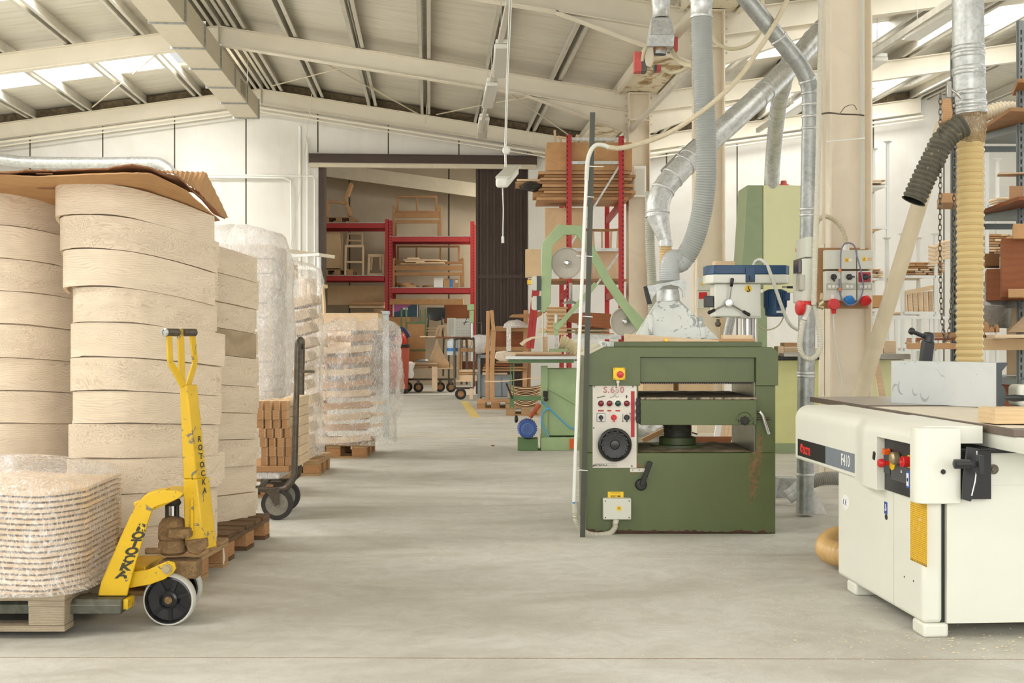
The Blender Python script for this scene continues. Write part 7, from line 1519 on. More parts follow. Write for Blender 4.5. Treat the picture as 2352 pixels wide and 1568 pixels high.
# ------------------------------------------------------------------ square ventilation duct under the ridge
t = thing('ventilation_duct', 'square sheet metal ventilation duct hanging below the ridge at upper left', 'duct', (-3.56, 12, 0), 0.0)
side_m = paint('tan_duct_side', srgb(206, 196, 172), 0.5, 0.04, 3); 
ys = [9.4, 10.9, 12.4, 13.9, 15.4, 16.9, 18.35, 19.75, 21.2, 22.6, 24.1]
for a, b_ in zip(ys, ys[1:]):
    mb = MB(); mb.box(-0.235, 0.235, a - 12 + 0.012, b_ - 12 - 0.012, 5.50, 5.87, side_m); s_ = mb.build('duct_section', None, t, bev=0.003)
    mb = MB(); mb.box(-0.26, 0.26, b_ - 12 - 0.011, b_ - 12 + 0.011, 5.475, 5.895); mb.build('flange', M['galv_dark'], t)
mb = MB()
for k in range(7): mb.box(0.2355, 0.238, 9.75 + 0.1, 10.45, 5.56 + k * .036, 5.575 + k * .036)
mb.build('air_grille', M['darksteel'], t)
for y in (10.9, 16.9, 22.6):
    for x in (-0.24, 0.24): mb = MB(); mb.cyl((x, y - 12, 5.89), (x * 1.1, y - 12, 6.4), 0.006, seg=6); mb.build('hanger_rod', M['galv'], t)
# fluorescent battens
def lamp(nm_label, a, b_, w_=0.17, h_=0.10, group=None, chain=0.5):
    p, q = W(*a), W(*b_); c = (p + q) / 2; t = thing('batten_light', nm_label, 'ceiling light', c, 0, group); d = (q - p) / 2
    mb = MB(); mb.beam(-d + Vector((0, 0, .03)), d + Vector((0, 0, .03)), w_ * .8, h_ * .4); mb.build('housing', M['white_pl'], t, bev=0.006)
    mb = MB(); mb.beam(-d * .98 - Vector((0, 0, .02)), d * .98 - Vector((0, 0, .02)), w_, h_ * .6); mb.build('diffuser', paint('prismatic_diffuser_' + str(int(a[0])), srgb(226, 224, 214), 0.2, 0.04, 20), t, bev=0.02)
    for s_ in (-.7, .7): mb = MB(); mb.cyl(d * s_ + Vector((0, 0, .05)), d * s_ + Vector((0, 0, .05 + chain)), 0.004, seg=6); mb.build('suspension', M['galv'], t)
G_ = 'battens hung in the left bay'
lamp('first clear batten light hung along the left bay, highest in the picture', (1146, 172, 15.76), (1152, 100, 14.1), group=G_); lamp('middle batten light of the row in the left bay', (1119, 242, 17.85), (1131, 187, 16.15), group=G_); lamp('farthest batten light of the row, lowest in the picture, left bay', (1106, 313, 20.6), (1112, 268, 18.75), group=G_)
G_ = 'battens hung in the right bay'
lamp('large batten light at top right between column and yellow hose', (2093, 84, 14.9), (2190, 22, 13.7), 0.2, 0.12, G_); lamp('batten light just right of the cream column near the ceiling', (1960, 172, 17.1), (2025, 131, 16.0), 0.2, 0.12, G_); lamp('batten light between weathered pipe and branch duct, right bay', (1808, 262, 20.4), (1868, 222, 18.8), 0.2, 0.12, G_)
for nm, lb, a, b_, r in (('light_trunking', 'pale trunking above the batten row of the left bay', (1104, 300, 19.8), (1168, 5, 12.6), 0.025), ('light_trunking', 'dark trunking above the battens of the right bay', (1740, 300, 22.3), (2200, -6, 13.3), 0.03)):
    mb = MB(); mb.beam(W(*a), W(*b_), r * 2, r * 2.6); o = local(mb, nm, M['purlin']); tag(o, lb, 'trunking')
g = thing('hanging_light', 'clear caged lamp hanging on cords and pulley in front of the brown door', 'hanging lamp', W(1165, 405, 12.5)); o_ = W(1165, 405, 12.5)
inv = (Matrix.Translation(o_) @ RM_).inverted(); L_ = lambda *a: inv @ W(*a)
mb = MB(); mb.beam(L_(1153, 420, 12.0), L_(1178, 392, 13.1), 0.13, 0.10); mb.build('diffuser', M['white_pl'], g, bev=0.03, seg=3); mb = MB(); mb.beam(L_(1155, 408, 12.0), L_(1180, 382, 13.1), 0.15, 0.03); mb.build('lamp_tray', M['grey_pl'], g, bev=0.01)
mb = MB(); mb.lathe([(0.03, 0), (0.04, .01), (0.04, .04), (0.03, .05)], L_(1163, 346, 12.4), (0, -1, 0), 18); mb.build('pulley', M['white_pl'], g)
for pts in ([(1163, 384, 12.4), (1162, 346, 12.4), (1168, 150, 12.4), (1176, -20, 12.4)], [(1160, 384, 12.4), (1159, 346, 12.4), (1165, 150, 12.4), (1171, -20, 12.4)], [(1154, 420, 12.1), (1156, 480, 12.1), (1155, 545, 12.1)]): mb = MB(); mb.tube([L_(*p) for p in pts], 0.006, 6); mb.build('cord', M['white_pl'], g)
mb = MB(); mb.cyl(L_(1155, 543, 12.1), L_(1155, 558, 12.1), 0.014); mb.build('cord_pull', M['white_pl'], g)
# wall pipes at left
o = duct('wall_duct', 'galvanised round duct running along the back wall above the cardboard', [(-120, 352, 24.3), (20, 368, 24.42), (60, 372, 24.45), (200, 374, 24.6), (340, 373, 24.72), (372, 378, 24.75), (394, 400, 24.78), (402, 440, 24.78), (404, 700, 24.78)], 0.115, (0.12, 0.2, 0.22, 0.34, 0.36, 0.50, 0.52, 0.55), 'galv')
for lb, pts, r in (('upper white conduit along the back wall', [(470, 401, 24.95), (718, 404, 25.08), (723, 412, 25.1), (723, 720, 25.1)], 0.018), ('lower white conduit on the back wall bending down at its end', [(470, 406, 24.93), (652, 408, 25.05), (668, 416, 25.05), (671, 700, 25.05)], 0.022), ('vertical white conduit left of the brown door, dropping from the eaves cable', [(702, 318, 25.1), (706, 335, 25.1), (706, 720, 25.1)], 0.02), ('pale strip conduit left of the door, bare to the floor', [(689, 290, 25.15), (689, 720, 25.15)], 0.03)):
    mb = MB(); mb.tube(wpath(pts), r, 8); o = local(mb, 'wall_conduit', M['white_pl']); tag(o, lb, 'conduit')
for lb, pts in (('thin rope hanging obliquely from the rafter down the back wall', [(716, 215, 24.2), (702, 330, 24.3), (690, 430, 24.4), (664, 590, 24.5)]), ('thin wire holding a small bracket below the far rafter', [(983, 210, 24.0), (977, 285, 24.2)])):
    mb = MB(); mb.tube(wpath(pts), 0.007, 6); o = local(mb, 'hanging_rope', M['cream_dark']); tag(o, lb, 'rope')

# ------------------------------------------------------------------ platform trolley with small wood blocks
F = Fr(637, 8.05); X, Z = F.x, F.z; ds = M['darksteel']
t = thing('platform_trolley', 'worn steel tube trolley with tall end frame, beside the second plywood stack', 'trolley', F.loc)
mb = MB(); mb.tube(bez([F.p(560, 1122, 0), F.p(640, 1124, 0), F.p(664, 1114, 0), F.p(675, 1092, 0), F.p(677, 1050, 0), F.p(681, 900, 0), F.p(683, 800, 0), F.p(686, 784, .03), F.p(690, 779, .1), F.p(694, 784, .45)] , 8) + [F.p(694, 800, .55), F.p(692, 930, .55), F.p(690, 1050, .55), F.p(685, 1090, .55), F.p(670, 1104, .55), F.p(600, 1106, .55)], 0.020, 12); mb.build('tube_frame', ds, t)
mb = MB(); mb.tube([F.p(684, 853, 0), F.p(720, 853, .55)], 0.010, 8); mb.build('cross_rod', ds, t); 
for px in (600, 655): mb = MB(); mb.tube([F.p(px, 1118, 0.02), F.p(px + 12, 1104, .53)], 0.018, 10); mb.build('cross_tube', ds, t)
mb = MB(); mb.box(X(540), X(664), 0.0, 0.55, Z(1084), Z(1070)); mb.build('deck_board', M['oak'], t, bev=0.004)
mb = MB(); mb.box(X(545), X(640), 0.03, 0.5, Z(1102), Z(1084.5)); mb.build('wrapped_bundle', M['film_thick'], t, bev=0.01)
for k, (px, py, dy) in enumerate(((637, 1165, 0.0), (655, 1153, 0.42))):
    c = F.p(px, py, dy); c.z = 0.106; mb = MB(); mb.lathe([(0.075, -0.02), (0.104, -0.018), (0.106, 0), (0.104, 0.018), (0.075, 0.02)], c, (0, -1, 0), 36); wo = mb.build('castor_wheel', M['blackrub'], t, angle=50)
    mb = MB(); mb.lathe([(0.02, .034), (0.022, .02), (0.07, .014), (0.075, .021)][::-1], c, (0, -1, 0), 28); mb.build('wheel_disc', paint('worn_disc', srgb(132, 126, 114), 0.5, 0.2, 20), wo)
    mb = MB(); mb.prism([(c.x - 0.10, Z(1124)), (c.x + 0.02, Z(1124)), (c.x + 0.02, c.z), (c.x - 0.01, c.z - 0.015), (c.x - 0.05, c.z + 0.06)], 'y', dy - 0.035, dy - 0.030); mb.prism([(c.x - 0.10, Z(1124)), (c.x + 0.02, Z(1124)), (c.x + 0.02, c.z), (c.x - 0.01, c.z - 0.015), (c.x - 0.05, c.z + 0.06)], 'y', dy + 0.030, dy + 0.035); mb.box(c.x - 0.10, c.x + 0.02, dy - .035, dy + .035, Z(1124), Z(1122)); mb.build('castor_fork', ds, wo)
bw_, bh_ = 0.040, 0.060; rnd = random.Random(5); blk0 = None; ztop_ = Z(1070) + 0.001
for r in range(7):
    for k in range(4):
        x = X(592 + r * 0 + (5 if r < 4 else 0)) + (k * 0.055 + rnd.uniform(-.004, .004)) - (0.0 if r < 3 else 0.012); z = ztop_ + r * (bh_ + 0.0012)
        if blk0 is None:
            mb = MB(); mb.box(0, bw_, 0, 0.42, 0, bh_); mb.mats = [M['beech'], M['oak']]; mb.m = [0, 0, 1, 0, 0, 0]; blk0 = mb.build('wood_block', None, bev=0.0015, seg=1); o = blk0
        else: o = blk0.copy(); COL.objects.link(o)
        p = RM_ @ Vector((x, 0.02 + rnd.uniform(-.01, .01), 0)) + F.loc; put(o, (p.x, p.y, z), -TH - 0.12); tag(o, 'squared wood block on the trolley, %s row, %s from the left' % (ORD[6 - r], NTH[k]), 'wood block', 'squared wood blocks stacked on the trolley')
for r in range(7):
    lay(F, 'wood_billet', 'pale long billet along the right side of the block stack, %s' % ORD[6 - r], 'billet', 652 + r % 2, 689, 1070 - (r + 1) * 22.6, 1070 - r * 22.6 - 0.8, 0.08, 0.35, M['beech'], 'pale billets on the trolley')

# ------------------------------------------------------------------ shrink-wrapped loads farther back on the left
def boards_pile(cx, cd, hx, hy, z0, z1, h, mat, name, label, group, jit=0.01, curved=0.0):
    n = int((z1 - z0) / h); rnd = random.Random(int(cx * 100)); base = None
    for k in range(n):
        if base is None:
            mb = MB()
            if curved: mb.sheet(lambda u, v: ((u - .5) * 2 * hx, (v - .5) * 2 * hy, curved * (1 - (2 * u - 1) ** 2) * -1 + h * .5), 16, 3, h * 0.62)
            else: mb.box(-hx, hx, -hy, hy, 0, h * 0.94)
            base = mb.build(name, mat, bev=0.002 if not curved else 0, seg=1, angle=50); o = base
        else: o = base.copy(); COL.objects.link(o)
        p = cam_xy(cx + rnd.uniform(-jit, jit), cd + rnd.uniform(-jit, jit)); o.location = (p.x, p.y, z0 + k * h); o.rotation_euler.z = -TH + rnd.uniform(-.02, .02); tag(o, label % ORD[n - 1 - k], 'board', group)
cxA = (560 - 1176) / FPX * 9.2
make_pallet('pallet under the tall shrink wrapped load behind the second plywood stack', M['pallet'], -TH, cam_xy(cxA - 0.12, 9.45), M['chip'], Lx=0.8, Ly=0.6)
boards_pile(cxA - 0.10, 9.4, 0.33, 0.28, 0.146, 1.98, 0.11, M['ash2'], 'wrapped_board', 'pale board, %s inside the tall shrink wrapped load', 'boards in the tall wrapped load')
wrap('stretch_film_wrap', 'milky stretch film round the tall load just right of the plywood stacks', cxA - 0.10, 9.4, 0.40, 0.35, 0.16, 2.0, 11, 0.02, 0.06, mat=M['film_thick'], nz=44)
cxB = (668 - 1176) / FPX * 10.6
make_pallet('pallet under the second shrink wrapped load, mostly hidden by the trolley', M['pallet'], -TH, cam_xy(cxB - 0.15, 10.9), M['chip'], Lx=0.8, Ly=0.6)
boards_pile(cxB - 0.12, 10.85, 0.26, 0.24, 0.146, 1.72, 0.125, M['beech'], 'wrapped_chair_part', 'pale curved chair part, %s inside the second wrapped load', 'chair parts in the second wrapped load', 0.03, curved=0.05)
mb = MB(); mb.box(-0.13, 0.13, -0.1, 0.1, 0, 0.12); o = mb.build('wood_block', M['beech'], bev=0.004); put(o, cam_xy(cxB - 0.12, 10.8) + Vector((0, 0, 1.73))); tag(o, 'pale block on top inside the second shrink wrapped load', 'block')
wrap('stretch_film_wrap', 'clear crinkled film round the second wrapped load above the block trolley', cxB - 0.12, 10.85, 0.33, 0.30, 0.16, 1.80, 23, 0.035, 0.08, mat=M['film'], nz=40)
# wrapped chair frames
D3 = 12.35; F = Fr(780, D3)
make_pallet('pallet under the wide film wrapped stack of chair frames in the aisle', M['pallet'], -TH, cam_xy((772 - 1176) / FPX * D3, D3 + 0.2), M['chip'], Lx=0.66, Ly=0.8)
rnd = random.Random(9)
for k in range(10):
    zb_ = 0.15 + k * 0.112; g = thing('chair_carcass', 'curved wooden chair carcass, %s in the film wrapped aisle stack' % ORD[9 - k], 'chair', cam_xy((772 - 1176) / FPX * D3 + rnd.uniform(-.02, .02), D3 + rnd.uniform(-.02, .02)), -TH + rnd.uniform(-.05, .05), 'chair carcasses in the aisle stack')
    g.location.z = zb_; cv_ = rnd.choice((0.02, 0.035, 0.05)) * (1 if k > 3 else .7); mb = MB(); mb.sheet(lambda u, v: ((u - .5) * 0.74, -0.12 - 0.10 * math.sin(PI * u) + v * 0.0, 0.09 - cv_ * math.sin(PI * u) * 0.8 - 0.062 * (1 - v)), 18, 2, 0.02); mb.build('back_shell', M['beech_d'] if k % 2 else M['beech'], g, angle=60)
    mb = MB(); mb.box(-0.33, 0.33, 0.0, 0.5, 0.0, 0.018); mb.build('seat_board', M['oak'], g, bev=0.003)
    for sx in (-0.16, -0.10): mb = MB(); mb.beam((sx, -0.10, 0.085), (sx + .03, -0.11, 0.025), 0.022, 0.03, up=(0, 1, 0)); mb.build('bracket', M['beech_d'], g)
    if k in (1, 2, 3): mb = MB(); mb.beam((0.30, -0.05, 0.05), (0.52, -0.14, 0.07), 0.035, 0.03); mb.build('leg', M['beech'], g, bev=0.006)
g = lay(F, 'wood_board', 'thick pale board on top of the film wrapped aisle stack', 'board', 722, 868, 752, 792, -0.1, 0.5, M['beech']); g.location.z = 1.275
wrap('stretch_film_wrap', 'loose glossy film round the chair frame stack beside the aisle', (790 - 1176) / FPX * D3, D3 + 0.12, 0.50, 0.46, 0.14, 1.30, 31, 0.05, 0.10, mat=M['film'], nz=40, lean=0.05)
# white rail stand and wooden chair frames behind
F = Fr(735, 13.5); X, Z = F.x, F.z
t = thing('rail_stand', 'white tubular stand with pale cross arms left of the opening', 'stand', F.loc)
mb = MB(); mb.cyl(F.p(734, 776, 0) - Vector((0, 0, 1.2)), F.p(733, 590, 0), 0.024); mb.build('post', M['whiterack'], t)
for a, b_, h_ in (((645, 573, 0), (768, 590, 0.2), .035), ((636, 590, 0.1), (735, 584, 0), .03), ((664, 610, 0.3), (732, 618, 0), .04)): mb = MB(); mb.beam(F.p(*a), F.p(*b_), 0.05, h_); mb.build('cross_arm', M['cream_dark'] if a[1] == 573 else M['whiterack'], t)
mb = MB(); mb.lathe([(0.2, 0), (0.2, 0.02), (0.03, 0.03)], (X(734), 0, 0), seg=20); mb.build('foot_plate', M['whiterack'], t)
for k, (px, top, d) in enumerate(((712, 640, 14.2), (735, 652, 14.4))):
    Fk = Fr(px, d); g = thing('unfinished_chair', ('left' if k == 0 else 'right') + ' one of two pale unfinished chair frames behind the rail stand', 'chair frame', Fk.loc, -TH, 'chair frames behind the rail stand')
    for j, dx in enumerate((-14, -8, 2, 10)): mb = MB(); mb.tube(bez([Fk.p(px + dx + (4 if j > 1 else 0), 776, .1 * j) - Vector((0, 0, 1.2)), Fk.p(px + dx, 720, .1 * j), Fk.p(px + dx - 3, 670, .1 * j), Fk.p(px + dx - 2, top + 4, .1 * j)], 5), 0.020, 8); mb.build('chair_leg', M['beech'], g)
    mb = MB(); mb.beam(Fk.p(px - 18, top + 3, 0), Fk.p(px + 14, top + 6, .3), 0.05, 0.045); mb.build('top_rail', M['beech'], g, bev=0.006)
# bluish steel post
F = Fr(886, 14.5); mb = MB(); mb.box(-0.035, 0.035, 0, 0.07, 0, F.z(722)); mb.box(-0.045, 0.045, -0.01, 0.08, F.z(722), F.z(714)); o = mb.build('steel_post', paint('pale_blue_grey_steel', srgb(186, 194, 194), 0.4, 0.1, 8), bev=0.003); put(o, F.loc); tag(o, 'pale grey steel post standing at the right of the wrapped aisle stack', 'post')
mb = MB(); mb.box(-.02, .02, -.01, .01, 0, .012); o = mb.build('wood_scrap', M['oak'], bev=.003); put(o, G(1132, 2800 * 1.2 / (1024 - 776))); tag(o, 'small brown wood scrap lying alone on the open floor', 'scrap')
# ------------------------------------------------------------------ red racks in the far room and what stands on them
F = Fr(915, 29.6); X, Z = F.x, F.z; rr_ = M['redrack']
def frack(lb, posts, beams, px0):
    t = thing('pallet_rack', lb, 'rack', F.loc); 
    for px, py in posts:
        for dy in (0, 0.9): mb = MB(); mb.box(X(px) - .05, X(px) + .05, dy, dy + .07, 0, Z(py)); mb.build('post', rr_, t)
        mb = MB(); [mb.box(X(px) + .02, X(px) + .035, -.002, 0, .1 + j * .075, .13 + j * .075) for j in range(int(Z(py) / .075) - 1)]; mb.build('post_slots', holes_m, t)
    for a, b_, py in beams:
        for dy in (0.0, 0.95): mb = MB(); mb.box(X(a), X(b_), dy + .01, dy + .05, Z(py) - 0.12, Z(py)); mb.build('load_beam', rr_, t)
        mb = MB(); mb.box(X(a), X(b_), 0.0, 1.0, Z(py) + .001, Z(py) + .012); mb.build('mesh_deck', M['galv'], t)
    return t
frack('left bay of the red rack seen through the opening', ((889, 503),), ((700, 884, 512), (700, 882, 633)), 700)
frack('right bay of the red rack in the far room', ((896, 506), (1085, 508)), ((895, 1082, 543), (895, 1080, 661)), 900)
def bars(nm, lb, cat, segs, mat, w_=0.045, h_=0.045, group=None, parts='bar', d=None, dep=0.0):
    Fd = F if d is None else Fr(F.px0, d); c = Fd.loc; g = thing(nm, lb, cat, c, -TH, group)
    for s_ in segs:
        a, b_ = s_[0], s_[1]; n_ = s_[2] if len(s_) > 2 else parts; y = s_[3] if len(s_) > 3 else 0.1; ww = s_[4] if len(s_) > 4 else w_
        mb = MB(); mb.beam(Fd.p(a[0], a[1], y), Fd.p(b_[0], b_[1], y), ww, h_ if len(s_) < 6 else s_[5], up=(0, 1, 0)); mb.build(n_, mat, g, bev=0.004, seg=1)
    return g
def mini_pallet(lb, px0, px1, py, y=0.1):
    w_ = (px1 - px0) * F.d / FPX; p = RM_ @ Vector(((X(px0) + X(px1)) / 2, 0.5, 0)) + F.loc; return make_pallet(lb, M['pallet'], -TH, Vector((p.x, p.y, Z(py) + .013)), M['pallet'], Lx=w_, Ly=0.8)
mini_pallet('pallet on the top beam of the left rack bay under the chair', 740, 814, 512); mini_pallet('pallet on the lower beam of the left rack bay', 738, 809, 633)
bars('dining_chair', 'wooden chair frame in profile on the pallet high on the left rack bay', 'chair', [((750, 496), (752, 462), 'leg'), ((754, 462), (798, 467), 'seat_rail', .1, .06), ((806, 496), (796, 470), 'leg'), ((796, 470), (795, 450), 'back_post'), ((795, 450), (807, 420), 'back_post'), ((752, 496), (754, 463), 'leg', .5), ((808, 496), (798, 470), 'leg', .5), ((799, 452), (809, 423), 'backrest', .3, .03, .4)], M['beech_d'], .07, .07)
lay(F, 'cardboard_box', 'tall pale cardboard box on the pallet in the left rack bay', 'box', 738, 780, 532, 616, 0.2, 0.6, M['cardlight'])
bars('bar_stool', 'tall ladder-like stool frame beside the tall box in the rack', 'stool', [((793, 632), (794, 565), 'leg'), ((834, 632), (834, 565), 'leg'), ((792, 565), (836, 565), 'seat_rail', .1, .06), ((794, 601), (834, 602), 'rung'), ((797, 562), (800, 534), 'back_post', .5), ((832, 562), (832, 534), 'back_post', .5), ((799, 536), (832, 536), 'top_rail', .5), ((799, 552), (832, 553), 'rung', .5)], M['beech'], .045)
bars('square_stool', 'small square stool frame at the right end of the left rack bay', 'stool', [((846, 631), (848, 586), 'leg'), ((880, 631), (880, 586), 'leg'), ((845, 587), (882, 587), 'seat_rail', .1, .07), ((846, 630), (881, 630), 'bottom_rail', .1, .05), ((852, 620), (854, 590), 'leg', .5), ((874, 620), (873, 590), 'leg', .5)], M['beech'], .05)
def sofa(lb, x0, x1, yt, ym, ys_, yb, nmid, d):
    S = [((x0 + 10, yt), (x1 - 10, yt), 'top_rail', .6, .05, .06), ((x0 + 12, yt), (x0 + 12, ym), 'back_post', .6), ((x1 - 12, yt), (x1 - 12, ym), 'back_post', .6), ((x0, ym), (x1, ym), 'back_rail', .55, .06)]
    for k in range(nmid): xx = x0 + (x1 - x0) * (k + 1) / (nmid + 1); S.append(((xx, yt), (xx, ym), 'mid_post', .6, .04))
    S += [((x0, ys_), (x1, ys_), 'seat_rail', .0, .12, .04), ((x0 + 2, ys_ + 14), (x1 - 2, ys_ + 14), 'lower_rail', .0, .08, .04)]
    for xx in (x0 + 2, x1 - 2): S += [((xx, ys_ - 22), (xx, ys_), 'arm_post', .0, .04), ((xx, ys_ - 22), (xx + (8 if xx < 1000 else -8), ym - 4), 'arm', .3, .05), ((xx, ys_), (xx, yb), 'leg', .0, .05), ((xx + (5 if xx < 1000 else -5), ys_ + 14), (xx + (5 if xx < 1000 else -5), yb), 'leg', .6, .05)]
    bars('unfinished_sofa', lb, 'sofa frame', S, M['oak'], .05, d=d)
sofa('small wooden sofa frame on top of the right rack bay', 902, 1014, 452, 487, 495, 541, 1, 29.65); sofa('long wooden sofa frame on the middle level of the right rack bay', 902, 1066, 566, 603, 615, 659, 2, 29.65)
for k, (x0, x1, y) in enumerate(((930, 975, 602), (920, 962, 607), (955, 1020, 605), (990, 1026, 600), (926, 1010, 598.5), (935, 962, 594.5))): lay(F, 'wood_part', '%s pale cut wood part of the heap on the long sofa frame' % NTH[k], 'wood part', x0, x1, y - 3, y, -0.0 + .05 * (k % 2), .25, M['beech'], 'wood parts on the long sofa frame')
for k, (x0, x1, y) in enumerate(((908, 951, 651), (914, 961, 658), (970, 1013, 658))):
    rr2 = (x1 - x0) / 2 * 29.7 / FPX; mb = MB(); mb.lathe([(rr2, 0), (rr2, .06)], (0, 0, 0), seg=30); o = mb.build('round_disc', M['beech_d'], bev=.004, seg=1); p = W((x0 + x1) / 2, y, 29.95); p.z = Z(661) + .014 + (.061 if k == 0 else 0); o.location = p; tag(o, ('upper left', 'lower left', 'right')[k] + ' round wooden disc on the lowest deck of the right rack bay', 'wooden disc')
lay(F, 'cardboard_box', 'white cardboard box on the lowest deck of the right rack bay', 'box', 996, 1018, 637, 659.5, .1, .3, M['paper'])
o = lay(F, 'cardboard_box', 'brown box with blue tape next to the white box in the rack', 'box', 1020, 1053, 640, 659.5, .1, .3, M['cardboard']); mb = MB(); mb.box(-.04, .04, -.004, -.001, 0, .2); mb.build('blue_tape', M['bluepl'], o); mb = MB(); mb.box(.1, .16, -.004, -.001, .11, .18); mb.build('white_label', M['paper'], o)
# ground level of the far room
o = lay(F, 'moulded_sheet', 'wide tan moulded panel behind the round chair, left rack bay', 'panel', 752, 882, 656, 700, .3, .08, M['cardlight'])
for k, (x0, x1, y0, y1, mt) in enumerate(((800, 882, 694, 700, 'beech_d'), (802, 882, 701, 707, 'beech'), (808, 880, 716, 721, 'beech_d'), (800, 878, 732, 738, 'beech'), (806, 850, 722, 731, 'oak'), (858, 876, 708, 716, 'beech'))): lay(F, 'wood_board', '%s board of the low pile behind the tub chair' % NTH[k], 'board', x0, x1, y0, y1, -0.2 + .02 * k, .5, M[mt], 'boards piled under the left rack bay')
g = thing('tub_chair', 'pale plywood tub chair with tall round back near the opening', 'chair', W(770, 776, 24.0) - Vector((0, 0, 1.2)))
mb = MB(); mb.sheet(lambda u, v: (0.30 * math.cos(PI * (1.0 - u)) * (1.0), 0.28 * math.sin(PI * u) , 0.95 + v * (0.18 + 0.52 * math.sin(PI * u) ** .6)), 24, 8, 0.015); mb.build('back_shell', M['beech'], g, angle=60); mb = MB(); mb.lathe([(0.30, 0), (0.32, .02), (0.30, .05)], (0, .0, .93), seg=28); mb.build('seat', M['beech'], g)
for x, y in ((-.22, -.2), (.22, -.2), (-.2, .2), (.2, .2)): mb = MB(); mb.cyl((x * 1.1, y * 1.1, 0), (x, y, .93), .02, seg=8); mb.build('leg', M['beech_d'], g)
D = dict
o = lay(F, 'flat_carton', 'long flat cardboard carton under the right rack bay', 'carton', 895, 1064, 686, 699, -.9, .4, M['cardboard']); o.rotation_euler.x = 0
o = lay(F, 'printed_carton', 'carton printed magenta and dark teal under the flat carton', 'carton', 902, 960, 698, 727, -.85, .3, solid('teal_print', srgb(52, 84, 104), .5)); w2 = 58 * 28.7 / FPX / 2; h2 = 29 * 28.7 / FPX
mb = MB(); mb.add([(-w2 + .03, -.002, h2 * .35), (-w2 + .03, -.002, h2), (w2 * .6, -.002, h2), (w2 * .2, -.002, h2 * .8), (-w2 * .3, -.002, h2 * .7), (-w2 * .5, -.002, h2 * .45)], [tuple(range(6))]); mb.build('magenta_print', solid('magenta_print', srgb(186, 96, 160), .5), o); mb = MB(); mb.box(-.06, .06, -.004, -.002, h2 * .55, h2 * .72); mb.build('white_label', M['paper'], o); mb = MB(); mb.box(w2 - .02, w2 + .0, -.003, -.001, 0, h2); mb.box(-w2, -w2 + .03, -.003, -.001, 0, h2); mb.build('white_edge', M['paper'], o)
lay(F, 'cardboard_box', 'brown box under the printed carton beside the steel post', 'box', 893, 942, 728, 760, -.9, .4, M['cardboard'])
lay(F, 'moulded_sheet', 'large dark brown panel standing at the foot of the right rack bay', 'panel', 1020, 1086, 700, 742, -.3, .1, M['walnut'])
g = bars('dark_chair', 'black shell chair upside among the goods in the far room', 'chair', [((985, 728), (980, 776), 'leg'), ((1014, 728), (1018, 776), 'leg')], M['black'], .03, d=28.2); Fd = Fr(F.px0, 28.2); mb = MB(); mb.sheet(lambda u, v: Fd.p(981 + 42 * u, 728 - 22 * v + 8 * math.sin(PI * u) * (1 - v), .1 + .2 * v), 12, 5, .02); mb.build('shell', solid('charcoal_shell', srgb(48, 50, 50), .4), g, angle=60)
# things on the floor of the middle distance: (px0, px1, py0, py1, depth, thickness, material)
F = Fr(985, 27.6)
bars('green_frame_table', 'upended green steel table with tan top in front of the rack', 'table', [((922, 710), (922, 860), 'leg'), ((933, 708), (933, 860), 'leg'), ((966, 711), (966, 742), 'leg', .5), ((978, 708), (978, 770), 'leg'), ((933, 741), (978, 741), 'frame_rail'), ((932, 804), (978, 804), 'frame_rail')], M['midgreen'], .035, d=27.0)
F = Fr(985, 27.05); lay(F, 'tan_board', 'tan board of the upended green table', 'board', 924, 976, 744, 830, .05, .03, M['cardboard'])
F = Fr(985, 26.6)
g = thing('workshop_vacuum', 'red industrial vacuum cleaner with dark blue hose behind the wrapped stack', 'vacuum cleaner', G(915, 26.4)); FV = Fr(915, 26.4)
mb = MB(); mb.lathe([(.20, .1), (.22, .5), (.24, .95), (.22, 1.0)], (0, 0, 0), seg=28); mb.build('drum', paint('brick_red_drum', srgb(176, 78, 58), .45, .06, 4), g, angle=50); mb = MB(); mb.lathe([(.25, 0), (.26, .05), (.22, .07)], (0, 0, 1.0), seg=28); mb.build('rim', M['black'], g); mb = MB(); mb.lathe([(.18, 0), (.18, .12), (.13, .22), (.05, .25)], (.0, 0, 1.07), seg=24); mb.build('motor_head', M['red'], g)
mb = MB(); mb.tube(bez([(-.15, -.15, .95), (-.16, -.2, 1.15), (-.02, -.2, 1.36), (.14, -.2, 1.38), (.25, -.2, 1.22)], 8), .045, 12); mb.build('hose', solid('navy_hose', srgb(40, 46, 84), .5), g); mb = MB(); mb.lathe([(.20, 0), (.22, .04), (.2, .1)], (0, 0, 0), seg=20); mb.build('base', M['black'], g)
